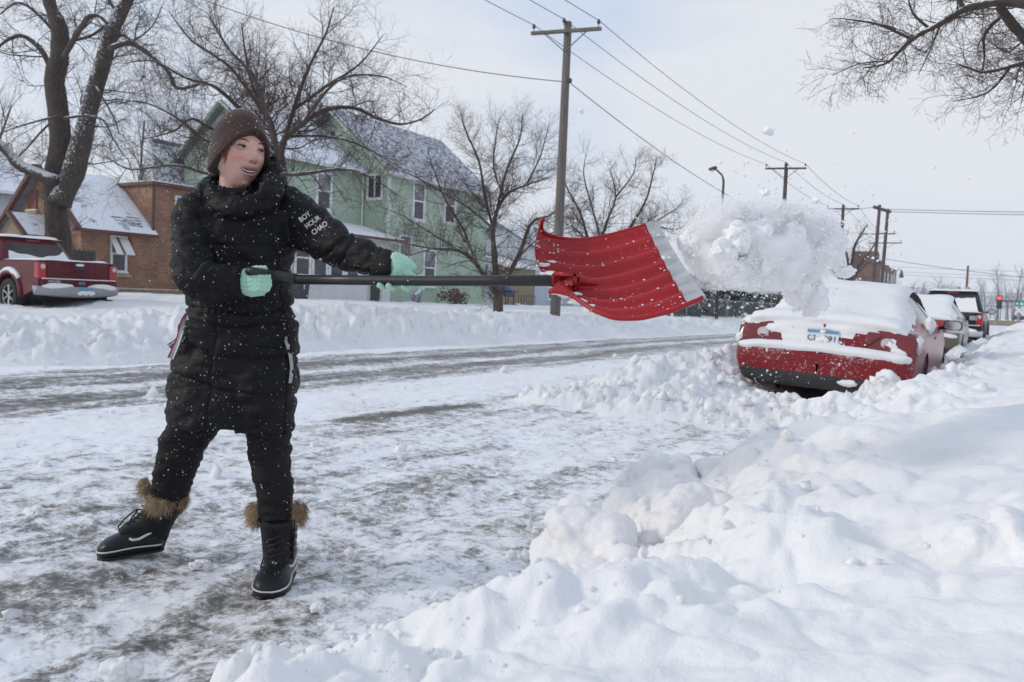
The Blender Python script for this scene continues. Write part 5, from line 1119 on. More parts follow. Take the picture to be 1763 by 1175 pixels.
def pickup(label, loc, rz, paint, L_=5.2, Wd=1.82, H_=1.70, group=None, style='trac'):
    t = thing('pickup_truck', label, 'pickup truck', loc, rz, group); hw = Wd/2; rl = 1.15; wr = .37; y1, y2 = 1.15, L_-1.0
    def arcpts(yc, R, z0): return [(yc+R*math.cos(a), .40+R*math.sin(a)) for a in np.linspace(math.radians(-8), math.radians(188), 13)]
    # body sides cut round the wheel arches
    side = [(.02, .56)] + [(p[0], p[1]) for p in arcpts(y1, .44, 0)[::-1]] + [(y1+.5, .36), (y2-.52, .36)] + [(p[0], p[1]) for p in arcpts(y2, .44, 0)[::-1]] + [(L_-.1, .42), (L_, .55), (L_-.02, .80), (L_-.25, .98), (L_-1.35, 1.08), (.02, rl)]
    for s in (-1, 1):
        b = MB(); Mx = Matrix(((0, 0, s, 0), (1, 0, 0, 0), (0, 1, 0, 0), (0, 0, 0, 1))); b.prism(side, .10, Mx, hw-.10); o = fixn(b.build('side_panel', paint, t))
        fl = []                                                                     # flared arch lip
        for a in np.linspace(math.radians(2), math.radians(178), 15): fl.append((s*(hw+.015), y1+.47*math.cos(a), .40+.47*math.sin(a)))
        for yc in (y1, y2):
            b = MB(); R = []
            for a in np.linspace(math.radians(-4), math.radians(184), 17):
                ca, sa = math.cos(a), math.sin(a); R.append([Vector((s*(hw-.02), yc+.56*ca, .40+.56*sa)), Vector((s*(hw+.045), yc+.51*ca, .40+.51*sa)), Vector((s*(hw+.05), yc+.45*ca, .40+.45*sa)), Vector((s*(hw-.02), yc+.43*ca, .40+.43*sa))])
            b.rings(R); fixn(b.build('fender_flare', paint, t, True))
            if style == 'trac' and yc == y1:
                b = MB(); R = []
                for a in np.linspace(math.radians(48), math.radians(140), 11):
                    ca, sa = math.cos(a), math.sin(a); R.append([Vector((s*(hw-.02), yc+.56*ca, .40+.56*sa)), Vector((s*(hw+.00), yc+.60*ca, .40+.60*sa)), Vector((s*(hw+.05), yc+.55*ca, .40+.55*sa)), Vector((s*(hw+.045), yc+.51*ca, .40+.51*sa))])
                b.rings(R); fixn(b.build('arch_snow', M['snow_soft'], t, True))
            wheel(t, s*(hw-.09), yc, wr, s, .24)
            b = MB(); b.lathe([(.50, -.2), (.50, .0), (.1, .0)], 18, Matrix.Translation((s*(hw-.28), yc, .40)) @ Matrix.Rotation(s*math.pi/2, 4, 'Y'), False); b.build('wheel_arch', M['wheel_well'], t)
        b = MB(); b.box((s*(hw-.1), y1+.52 if True else 0, .34), (.22, .02, .30)); b.build('mud_flap', M['wheel_well'], t)
        # lamps wrap the corner
        b = MB(); b.box((s*(hw-.085), .085, .93), (.19, .19, .36), None, .03); tl = b.build('tail_lamp', M['tail'], t)
        b = MB(); b.lathe([(.055, 0), (.05, .012), (0, .014)], 14, Matrix.Translation((s*(hw-.085), -.008, 1.02)) @ Matrix.Rotation(math.pi/2, 4, 'X')); b.build('lens', M['tail_clear'], tl, True)
    # tailgate
    b = MB(); b.box((0, .06, .90), (Wd-.37, .09, .52), None, .025); tg = b.build('tailgate', paint, t)
    b = MB(); b.box((0, .02, .66), (Wd-.08, .09, .20), None, .03); b.build('rear_skirt', paint, t)
    b = MB(); b.box((0, .0, 1.03), (.20, .03, .09), None, .012); hd = b.build('handle', M['plastic'], tg); b = MB(); b.ball((0, -.005, 1.085), .09, 2, .2, 1, (1.2, .35, .35)); b.build('snow_clump', M['snow_soft'], hd, True)
    b = MB(); b.box((0, -.02, .765), (Wd-.1, .03, .022), None, .008); b.build('trim_snow', M['snow_soft'], t)
    # bumper
    bm_ = M['plastic_grey'] if style == 'trac' else M['chrome']
    b = MB(); R = []
    for x in np.linspace(-1, 1, 13): 
        yy = -.16+.17*abs(x)**3.5; xx = x*(hw+.03); h0, h1 = .36+.05*abs(x)**2, .60; R.append([Vector((xx, yy+.12, h0)), Vector((xx, yy, h0+.04)), Vector((xx, yy-.01, h1-.04)), Vector((xx, yy+.03, h1)), Vector((xx, yy+.2, h1))])
    b.rings(R); bp = fixn(b.build('bumper', bm_, t, True))
    b = MB()
    for sx in (-.52, .52): b.ball((sx, -.06, .60), .1, 3+sx, .12, 2, (3.4, .9, .75))
    b.build('bumper_snow', M['snow_soft'], bp, True)
    b = MB(); b.box((.05, -.165, .50), (.31, .012, .15), None, .004); p = b.build('number_plate', M['plate_blue'], t); b = MB()
    for q in range(8): b.ball((-.10+.043*q, -.18, .455+.012*(q % 3)), .045, q, .25, 1, (1.2, .4, 1))
    b.build('snow_clump', M['snow_soft'], p, True)
    b = MB(); b.tube([(hw-.35, .25, .33), (hw-.30, -.05, .31), (hw-.22, -.14, .30)], .03, 8); b.build('exhaust', M['dark_steel'], t, True)
    # bed floor and cover, cab, bonnet
    b = MB(); b.box((0, .78, 1.12), (Wd-.12, 1.42, .05), None, .02); b.build('bed_cover', M['plastic'], t)
    b = MB(); R = []
    nx = 12
    for j, yv in enumerate(np.linspace(.02, 1.50, 8)): R.append([Vector((x, yv, 1.15+(.045+.014*float(fbm(x*3, yv*3, 1, o=3)))*min(1, (1-abs(x)/(hw-.04))*8, (yv-.0)*14))) for x in np.linspace(-hw+.05, hw-.05, nx)])
    b.rings(R, False, False); b.build('bed_snow', M['snow_soft'], t, True)
    yb, yf = 1.52, 3.72; zt = H_
    def ring(z, xw, ya, yc_, r=.10): return [Vector((sx*(xw-(r if c else 0)), (ya if sy < 0 else yc_)+(-sy*(0 if c else r)), z)) for (sx, sy, c) in ((1, -1, 1), (1, -1, 0), (1, 1, 0), (1, 1, 1), (-1, 1, 1), (-1, 1, 0), (-1, -1, 0), (-1, -1, 1))]
    b = MB(); b.rings([ring(.8, hw-.02, yb, yf), ring(1.10, hw-.03, yb, yf), ring(1.20, hw-.06, yb+.03, yf-.12), ring(zt-.13, hw-.21, yb+.28, yf-.72), ring(zt-.04, hw-.26, yb+.36, yf-.82), ring(zt, hw-.36, yb+.48, yf-.95)]); fixn(b.build('cab', paint, t, True))
    def pan(name, pts, mat): b = MB(); b.add(pts, [tuple(range(len(pts)))]); return b.build(name, mat, t)
    def lerp3(z, f=0): 
        k = (z-1.20)/(zt-.13-1.20); return hw-.06+(-.15)*k, yb+.03+.25*k, yf-.12-.60*k
    x0, ya, yc_ = lerp3(1.23); x1, yd, ye = lerp3(zt-.16)
    pan('rear_window', [(-(x0-.15), ya-.012, 1.23), (x0-.15, ya-.012, 1.23), (x1-.1, yd-.012, zt-.16), (-(x1-.1), yd-.012, zt-.16)], M['car_glass'])
    for s in (-1, 1):
        ym = (ya+yc_)/2-.1
        pan('side_window', [(s*(x0+.006), ya+.28, 1.23), (s*(x0+.006), ym-.04, 1.23), (s*(x1+.006), ym-.04, zt-.16), (s*(x1+.006), yd+.2, zt-.16)], M['car_glass']); pan('side_window', [(s*(x0+.006), ym+.06, 1.23), (s*(x0+.006), yc_-.30, 1.23), (s*(x1+.006), ye-.12, zt-.16), (s*(x1+.006), ym+.06, zt-.16)], M['car_glass'])
        b = MB(); b.box((s*(hw+.14), yf-.45, 1.22), (.24, .12, .20), None, .05); m_ = b.build('wing_mirror', M['plastic'], t); b = MB(); b.box((s*(hw+.14), yf-.515, 1.22), (.19, .006, .15), None, .002); b.build('mirror_glass', M['mirror_glass'], m_); b = MB(); b.bar((s*(hw-.12), yf-.42, 1.18), (s*(hw+.06), yf-.43, 1.2), .07, .05); b.build('mirror_arm', M['plastic'], t)
        b = MB(); b.box((s*(hw+.005), ym-.1, .98), (.02, .18, .03), None, .008); b.build('door_handle', M['plastic'], t)
    pan('windscreen', [(-(x0-.15), yc_+.012, 1.23), (x0-.15, yc_+.012, 1.23), (x1-.1, ye+.012, zt-.16), (-(x1-.1), ye+.012, zt-.16)], M['car_glass'])
    b = MB(); R = []
    for (yv, zz, ww) in ((3.55, 1.13, .80), (4.0, 1.10, .80), (4.6, 1.02, .76), (L_-.25, .93, .70), (L_-.1, .80, .66)): R.append([Vector((ww*k*hw/.91, yv, zz-.05*abs(k)**4)) for k in np.linspace(-1, 1, 9)])
    b.rings(R, False, False); fixn(b.build('bonnet', paint, t, True)); b = MB(); b.box((0, L_-.12, .62), (Wd-.2, .2, .5), None, .06); b.build('front_end', paint, t); b = MB(); b.box((0, 2.6, .45), (Wd-.3, 4.9, .25)); b.build('chassis', M['wheel_well'], t)
    # snow on the roof and over the rear window
    b = MB(); R = []
    ny = 9
    for j, yv in enumerate(np.linspace(yb+.30, yf-.78, ny)): R.append([Vector((x, yv, zt-.02+(.075+.02*float(fbm(x*2.5, yv*2.5, 5, o=3)))*min(1, (1-abs(x)/(hw-.19))*5+.02, 6*min(j, ny-1-j)/ny+.15))) for x in np.linspace(-hw+.20, hw-.20, 13)])
    b.rings(R, False, False); b.build('roof_snow', M['snow_soft'], t, True)
    b = MB(); R = []; F = []
    zs = np.linspace(0, 1, 7)
    topline = [(.42+.34*abs(u)**1.6+.10*float(fbm(u*3, 2.2, 7, o=3))) if style == 'trac' else (.85+.1*float(fbm(u*5, 2.2, 7, o=3))) for u in np.linspace(-1, 1, 17)]
    for k in zs: R.append([Vector(((x0-.12+(x1-x0)*k*q)*u, ya-.02-.045*(1-k)+(yd-ya)*k*q, 1.18+(zt-.17-1.18)*k*q)) for u, q in zip(np.linspace(-1, 1, 17), topline)])
    b.rings(R, False, False); b.build('window_snow', M['snow_soft'], t, True)
    b = MB(); b.box((0, yb+.33, zt-.075), (.34, .08, .05), None, .012); b.build('brake_lamp', M['tail_dark'], t)
    return t, tg
def build_pickups():
    t, tg = pickup('dark red pickup truck with snow on its roof parked by the brick house', (-17.85, 10.27, .33), math.radians(90+2), M['paint_maroon'])
    text_obj('EXPLORER', .058, M['trim'], t, Matrix.Translation((-.58, -.028, .705)) @ FACE_BACK, .002); text_obj('SPORT TRAC', .042, M['trim'], t, Matrix.Translation((-.57, -.028, .655)) @ FACE_BACK, .002)
    b = MB(); b.lathe([(.075, 0), (.07, .008), (0, .010)], 20, Matrix.Translation((.04, -.026, .68)) @ Matrix.Rotation(math.pi/2, 4, 'X') @ Matrix.Diagonal((1, .45, 1, 1))); e = b.build('badge', M['blue'], t, True)
    b = MB(); b.lathe([(.082, 0), (.082, .006), (.074, .008), (.074, 0)], 20, Matrix.Translation((.04, -.026, .68)) @ Matrix.Rotation(math.pi/2, 4, 'X') @ Matrix.Diagonal((1, .45, 1, 1)), False); b.build('badge_rim', M['chrome'], t, True)
    t2, tg2 = pickup('black pickup truck with snowy rear window parked farthest along the kerb', (-1.98, 28.6, .0), 0, M['paint_black'], 5.6, 1.92, 1.86, 'cars parked along the kerb', 'full')
build_pickups()
# ---------------------------------------------------------------- soft solids grown from tubes and balls
def remesh(b, name, voxel, mat, parent=None, smooth=4, origin=None, post=None):
    me = bpy.data.meshes.new('tmp'); me.from_pydata(b.v, [], b.f); me.update()
    o = bpy.data.objects.new('tmp', me); COL.objects.link(o)
    bm = bmesh.new(); bm.from_mesh(me); bmesh.ops.recalc_face_normals(bm, faces=bm.faces); bm.to_mesh(me); bm.free()
    m = o.modifiers.new('r', 'REMESH'); m.mode = 'VOXEL'; m.voxel_size = voxel; m.use_smooth_shade = True
    if smooth: s = o.modifiers.new('s', 'SMOOTH'); s.factor = .5; s.iterations = smooth
    bpy.context.view_layer.update(); dg = bpy.context.evaluated_depsgraph_get()
    r = bpy.data.meshes.new_from_object(o.evaluated_get(dg)); bpy.data.objects.remove(o); bpy.data.meshes.remove(me)
    n = len(r.vertices); V = np.empty(n*3, np.float32); r.vertices.foreach_get('co', V); V = V.reshape(-1, 3).astype(float)
    NN = np.empty(n*3, np.float32); r.vertices.foreach_get('normal', NN); NN = NN.reshape(-1, 3).astype(float)
    if post is not None: V = post(V, NN)
    if origin is not None: V = V-np.array(origin)
    r.vertices.foreach_set('co', V.astype(np.float32).ravel()); r.update(); r.name = name; r.materials.clear()
    return link_mesh(name, r, mat, parent, True)
def etube(b, pts, n=20, K=3, cap=True):
    """tube measured off the photo: (px, py, depth m, half width px across the path, half depth m)"""
    A = catmull(np.array(pts, float), K); m = len(A); R = []
    for i in range(m):
        c = at(A[i, 0], A[i, 1], A[i, 2]); j0, j1 = max(i-1, 0), min(i+1, m-1)
        dx, dy = A[j1, 0]-A[j0, 0], A[j1, 1]-A[j0, 1]; l = math.hypot(dx, dy)+1e-9
        ax = (CR*(-dy/l)+CU*(-dx/l)); w = A[i, 3]*A[i, 2]/FPX; h = A[i, 4]
        R.append([c+ax*(w*math.cos(a))+CF*(h*math.sin(a)) for a in np.linspace(0, 2*math.pi, n, endpoint=False)])
    b.rings(R, cap); return b
def toimg(V):
    d = np.asarray(V)-np.array(CAM); z = d@np.array(CF); return 881.5+FPX*(d@np.array(CR))/z, 587.5-FPX*(d@np.array(CU))/z, z

# ---------------------------------------------------------------- the shovel
M['shovel_red'] = pmat('red_shovel_plastic', (.34, .007, .012), .42, .10, 5, .15, 60, .004, spots=.30, spot_scale=22, spec=.4)
M['shovel_black'] = pmat('black_shaft', (.014, .014, .016), .42, .2, 8, .2, 60, .002, spots=.22, spot_scale=34)
M['galv'] = pmat('scratched_metal_strip', (.46, .47, .48), .42, .14, 14, .2, 40, .003, metal=.35, spots=.30, spot_scale=20)
def build_shovel():
    g0 = at(430, 470, 2.70); root = thing('snow_shovel', 'red snow shovel with black shaft flinging snow, metal edge on its ribbed blade', 'shovel', tuple(g0)); o3 = np.array(g0)
    def rel(px, py, d): return Vector(at(px, py, d))-g0
    b = MB(); A = [rel(500, 481.5, 2.70), rel(730, 484, 2.49), rel(962, 483.5, 2.275)]; b.tube([A[0], A[0].lerp(A[1], .5), A[1], A[1].lerp(A[2], .5), A[2]], .0158, 20); b.build('shaft', M['shovel_black'], root, True)
    # D grip seen edge on: socket, two arms parting in depth, crossbar
    b = MB(); pth = [rel(510, 481.5, 2.69), rel(494, 479, 2.70), rel(476, 474, 2.70), rel(468, 472.5, 2.70)]; b.tube([pth[0], pth[1], pth[2], pth[3]], [.0185, .0195, .0175, .015], 16)
    b.build('grip_socket', M['shovel_black'], root, True)
    for s in (-1, 1):
        b = MB(); b.tube([rel(476, 474, 2.70), rel(462, 471, 2.70+s*.022), rel(448, 468.5, 2.70+s*.05), rel(433, 467, 2.70+s*.062), rel(428, 467, 2.70+s*.06)], [.013, .0125, .0125, .0135, .0125], 12); b.build('grip_arm', M['shovel_black'], root, True)
    b = MB(); b.tube([rel(430, 467.5, 2.70+k) for k in (-.064, -.03, 0, .03, .064)], [.014, .0155, .016, .0155, .014], 14); b.build('grip_bar', M['shovel_black'], root, True)
    # the blade: a scooped sheet laid out between its four measured edges
    top = np.array([(916, 396, 2.36), (936, 402, 2.40), (968, 411, 2.45), (1005, 413, 2.475), (1050, 405, 2.48), (1095, 393, 2.47), (1131, 382, 2.46)])
    bot = np.array([(972, 498, 2.24), (992, 514, 2.19), (1022, 534, 2.135), (1058, 548, 2.10), (1105, 548, 2.085), (1160, 534, 2.075), (1214, 511, 2.07)])
    NS, NT = 64, 72
    T = catmull(top, 12); Bt = catmull(bot, 12); s_ = np.linspace(0, len(T)-1, NS); Ti = np.stack([np.interp(s_, np.arange(len(T)), T[:, k]) for k in range(3)], 1); Bi = np.stack([np.interp(s_, np.arange(len(Bt)), Bt[:, k]) for k in range(3)], 1)
    Tw = np.array([at(*p) for p in Ti]); Bw = np.array([at(*p) for p in Bi]); t = np.linspace(0, 1, NT)
    G = Tw[:, None]*(1-t)[None, :, None]+Bw[:, None]*t[None, :, None]
    ds = np.gradient(G, axis=0); dt = np.gradient(G, axis=1); N_ = np.cross(ds, dt); N_ /= np.linalg.norm(N_, axis=2)[..., None]
    if (N_@np.array(CF)).mean() > 0: N_ = -N_                                  # towards the viewer: the hollow of the scoop
    u = np.linspace(0, 1, NS)[:, None]; v = t[None]
    hollow = -.055*np.sin(np.pi*v)**.8*(1-.55*u) - .045*np.clip(1-u/.35, 0, 1)**2*np.sin(np.pi*v)
    curl = .05*np.clip(1-u/.22, 0, 1)**2
    nrib = 7; rib = .0105*np.cos(2*np.pi*nrib*v)*sstep(.16, .45, u+.12*np.sin(np.pi*v))*sstep(1.0, .93, u); rib = np.sign(rib)*np.abs(rib)**.6*.0105**.4
    D = hollow+curl+rib*np.sin(np.pi*np.clip(v*1.02, 0, 1))**.25
    Pf = G+N_*D[..., None]; Pb = Pf-N_*.0042
    I = np.arange(NS*NT).reshape(NS, NT); q = np.stack([I[:-1, :-1], I[:-1, 1:], I[1:, 1:], I[1:, :-1]], -1).reshape(-1, 4); n = NS*NT
    F = [tuple(x) for x in q]+[tuple(n+x[::-1]) for x in q]
    for i in range(NS-1): F += [(I[i, 0], I[i+1, 0], n+I[i+1, 0], n+I[i, 0]), (I[i+1, -1], I[i, -1], n+I[i, -1], n+I[i+1, -1])]
    for k in range(NT-1): F += [(I[0, k+1], I[0, k], n+I[0, k], n+I[0, k+1]), (I[-1, k], I[-1, k+1], n+I[-1, k+1], n+I[-1, k])]
    V = np.concatenate([Pf.reshape(-1, 3), Pb.reshape(-1, 3)])-o3
    b = MB(); b.add([tuple(p) for p in V], [tuple(int(z) for z in f) for f in F]); blade = fixn(b.build('blade', M['shovel_red'], root, True))
    # rolled rim along the long edges
    for e in (0, -1):
        b = MB(); b.tube([tuple(p-o3) for p in Pf[::2, e]], .0062, 8); b.build('rim', M['shovel_red'], blade, True)
    # metal wear strip folded over the leading edge
    E0 = Pf[-7]; E1 = Pf[-1]+(Pf[-1]-Pf[-3])*.12; nn = N_[-4]; b = MB(); R = []
    for k in range(0, NT): R.append([Vector(E0[k]+nn[k]*.009-o3), Vector(E1[k]+nn[k]*.005-o3), Vector(E1[k]-nn[k]*.006-o3), Vector(E0[k]-nn[k]*.010-o3)])
    b.rings(R); fixn(b.build('metal_edge', M['galv'], root, False))
    # socket and the tongue that carries it into the scoop
    b = MB(); b.bar(rel(951, 482.5, 2.288), rel(996, 485, 2.262), .050, .046, .010); b.build('socket', M['shovel_red'], root, True)
    b = MB(); etube(b, [(984, 480, 2.285, 9, .014), (1000, 483, 2.285, 9, .014), (1016, 487, 2.288, 6, .009), (1030, 490, 2.292, 2, .003)], 16)
    b.v = [tuple(Vector(p)-g0) for p in b.v]; b.build('tongue', M['shovel_red'], root, True)
    # snow still sticking in the scoop
    rg = np.random.RandomState(4); b = MB()
    for k in range(430):
        i = int(NS*(rg.rand()**1.0)); j = int(NT*rg.rand()); w = float(fbm(i*.09, j*.11, 2.0, o=3))
        near = math.exp(-((i/NS-.22)/.16)**2)
        if w+near*.5+.15*rg.randn() < .12: continue
        i = min(i, NS-8); r = .0009+.0024*rg.rand()**2.5; b.ball(Pf[i, j]+N_[i, j]*.001-o3, r, k, .3, 0, (1.3, 1.3, .8))
    o = b.build('snow_specks', M['snow_soft'], root, True); o['kind'] = 'stuff'
    b = MB()
    for (i, j, r) in ((9, 22, .012), (10, 30, .017), (11, 38, .019), (13, 46, .016), (14, 18, .009), (16, 55, .013), (18, 60, .010), (14, 34, .015), (22, 62, .009), (20, 66, .010), (26, 66, .008), (12, 27, .013), (17, 50, .012)): b.ball(Pf[i, j]-N_[i, j]*.003-o3, r, i+j, .5, 2, (1.7, 1.2, .55))
    b.build('snow_patch', M['snow_soft'], root, True)['kind'] = 'stuff'
build_shovel()

# ---------------------------------------------------------------- snow in the air
M['flying_snow'] = pmat('flying_snow', (.93, .925, .92), .9, .04, 12, .6, 60, .006)
def dust_mat():
    m = bpy.data.materials.new('snow_dust'); m.use_nodes = True; N = m.node_tree.nodes; L = m.node_tree.links
    for n in list(N): N.remove(n)
    out = N.new('ShaderNodeOutputMaterial'); v = N.new('ShaderNodeVolumePrincipled'); v.inputs['Color'].default_value = (.995, .995, .996, 1); v.inputs['Anisotropy'].default_value = .1
    tc = N.new('ShaderNodeTexCoord'); n = _noise(N, L, tc.outputs['Object'], 15, 7, .66); r = _ramp(N, L, n.outputs[0], [(.44, 0.), (.62, 1.)])
    L.new(_math(N, L, 'MULTIPLY', r, 50.), v.inputs['Density']); L.new(v.outputs[0], out.inputs['Volume']); return m
M['dust'] = dust_mat(); SC.cycles.volume_bounces = 14; SC.cycles.volume_step_rate = 1.0; SC.cycles.max_bounces = 16
def airborne():
    rg = np.random.RandomState(21); b = MB()
    # main burst leaving the blade
    core = [(1180, 412, 2.50, 26), (1200, 395, 2.50, 38), (1212, 440, 2.46, 44), (1235, 380, 2.40, 44), (1245, 430, 2.36, 62), (1245, 470, 2.38, 30), (1290, 385, 2.44, 46), (1295, 440, 2.40, 60), (1270, 478, 2.34, 28), (1345, 395, 2.48, 46), (1340, 440, 2.46, 50), (1320, 470, 2.42, 26), (1390, 400, 2.52, 48), (1385, 440, 2.5, 38), (1425, 430, 2.56, 32), (1215, 362, 2.44, 22), (1250, 350, 2.44, 16), (1300, 352, 2.46, 20), (1365, 360, 2.5, 24), (1400, 368, 2.52, 20), (1428, 378, 2.55, 12), (1440, 410, 2.56, 18), (1225, 478, 2.42, 18), (1245, 485, 2.42, 10), (1275, 360, 2.42, 20), (1335, 355, 2.47, 16)]
    core = [(1316+(px-1310)*.93, 425+(py-425)*.84, d, r*.90) for (px, py, d, r) in core]
    for (px, py, d, r) in core:
        for q in range(4):
            a = rg.uniform(0, 6.28); k = rg.uniform(.2, .75); rr = r*rg.uniform(.30, .54); b.ball(at(px+math.cos(a)*r*k, py+math.sin(a)*r*k, d+rg.uniform(-.08, .08)), rr*d/FPX, rg.randint(999), .35, 2)
    def lump(V, N):
        f = 1.0; a = np.abs(fbm(V[:, 0]*13, V[:, 1]*13, V[:, 2]*13, o=4, g=.6)); c = fbm(V[:, 0]*48, V[:, 1]*48, V[:, 2]*48, o=3, g=.65); e = np.abs(fbm(V[:, 0]*30, V[:, 1]*30, V[:, 2]*30+9, o=2))
        return V+N*(a*.020+c*.006+e*.008-.010)[:, None]
    o0 = at(1290, 430, 2.4); o = remesh(b, 'thrown_snow', .006, M['flying_snow'], None, 3, o0, lump); o.location = o0; tag(o, 'big burst of white snow flying off the shovel blade', 'snow burst')
    b = MB()
    for (px, py, d, r) in core: b.ball(at(px, py, d), r*1.19*d/FPX, int(px), .35, 2)
    for (px, py, d, r) in ((1420, 455, 2.56, 26), (1196, 425, 2.44, 26), (1212, 455, 2.40, 26), (1235, 480, 2.38, 18), (1330, 475, 2.5, 18), (1290, 358, 2.42, 14), (1345, 358, 2.46, 14), (1440, 405, 2.56, 16)): b.ball(at(px, py, d), r*d/FPX, int(px), .4, 2)
    o0 = at(1290, 430, 2.4); o = remesh(b, 'snow_dust', .014, M['dust'], None, 3, o0); o.location = o0; tag(o, kind='stuff')
    b = MB()
    for (px, py, d, r) in ((1378, 500, 2.6, 26), (1395, 520, 2.6, 20), (1360, 485, 2.58, 20), (1408, 505, 2.6, 16), (1372, 532, 2.6, 10), (1400, 485, 2.6, 16)):
        for q in range(4): a = rg.uniform(0, 6.28); b.ball(at(px+math.cos(a)*r*.5, py+math.sin(a)*r*.5, d+rg.uniform(-.04, .04)), r*.62*d/FPX, rg.randint(999), .3, 2)
        b.ball(at(px, py, d), r*.8*d/FPX, 5, .3, 2)
    o0 = at(1385, 508, 2.6); o = remesh(b, 'thrown_snow', .006, M['flying_snow'], None, 3, o0, lump); o.location = o0; tag(o, 'smaller falling clump of snow just in front of the red car roof', 'snow clump')
    lab = {0: 'flat oval lump of snow flying highest in the open sky', 1: 'round snow lump flying just above the burst', 2: 'snow lump flying over the right side of the burst', 3: 'wedge shaped snow lump flying above the red car roof', 4: 'small snow lump flying right of the nearest utility pole', 5: 'small snow lump flying above the far street lamp'}
    for k, (px, py, d, r, sc) in enumerate(((1323, 227, 2.5, 9, (1.1, 1.1, .55)), (1317, 332, 2.5, 8, (1, 1, 1)), (1404, 346, 2.6, 6.5, (1, 1, .8)), (1456, 470, 2.6, 16, (1, 1, .55)), (1001, 192, 2.4, 4.5, (.8, .8, 1.1)), (1240, 279, 2.5, 3.5, (1, 1, 1)))):
        b = MB(); b.ball((0, 0, 0), r*d/FPX, k+3, .45, 3, sc); o = b.build('snow_lump', M['flying_snow'], None, True); o.location = at(px, py, d); o.rotation_euler = (0, -.25 if k == 3 else .1, .4); tag(o, lab[k], 'snow lump', 'lumps of snow in the air')
    # powder and grains: thousands, one mass
    V = []; F = []; iv, if_ = ICO[0]; oct_v = np.array([(1,0,0), (-1,0,0), (0,1,0), (0,-1,0), (0,0,1), (0,0,-1)], float); oct_f = np.array([(0,2,4), (2,1,4), (1,3,4), (3,0,4), (2,0,5), (1,2,5), (3,1,5), (0,3,5)])
    C = []; R = []
    cc = np.array([c[:3] for c in core]); cr = np.array([c[3] for c in core])
    for k in range(16000):                                            # shell of powder round the burst
        i = rg.randint(len(core)); a = rg.uniform(0, 6.28); q = cr[i]*(.75+.35*abs(rg.randn())); px, py, d = cc[i, 0]+q*math.cos(a), cc[i, 1]+q*math.sin(a)*.95, cc[i, 2]+rg.randn()*.09
        C.append(at(px, py, d)); R.append(.0008+.0032*rg.rand()**4)
    for k in range(1500):                                            # spray around, above and below
        px = 1300+rg.randn()*115; py = 400+rg.randn()*75; C.append(at(px, py, 2.45+rg.randn()*.2)); R.append(.0006+.0062*rg.rand()**6)
    for k in range(700):                                            # below, in front of the car
        px = rg.uniform(1180, 1500); py = rg.uniform(480, 660); C.append(at(px, py, 2.5+rg.randn()*.25)); R.append(.0008+.004*rg.rand()**5)
    C = np.array(C); R = np.array(R)*.95
    V = (C[:, None]+oct_v[None]*R[:, None, None]*np.array([1, 1, .9])).reshape(-1, 3); F = (oct_f[None]+np.arange(len(C))[:, None, None]*6).reshape(-1, 3)
    o = np_mesh('snow_powder', V, F, M['flying_snow'], None, True); tag(o, kind='stuff')
    # grains drifting between the camera and the woman, and over the street
    C = []; R = []
    for k in range(900): d = rg.uniform(1.9, 2.75); C.append(at(rg.uniform(270, 720), rg.uniform(190, 1000), d)); R.append((.0006+.0019*rg.rand()**3)*d/2.6)
    for k in range(700): d = rg.uniform(2.0, 6.0); C.append(at(rg.uniform(250, 1250), rg.uniform(150, 640), d)); R.append((.0006+.0018*rg.rand()**3))
    C = np.array(C); R = np.array(R); V = (C[:, None]+oct_v[None]*R[:, None, None]).reshape(-1, 3); F = (oct_f[None]+np.arange(len(C))[:, None, None]*6).reshape(-1, 3)
    o = np_mesh('drifting_snow', V, F, M['flying_snow'], None, True); tag(o, kind='stuff')
airborne()

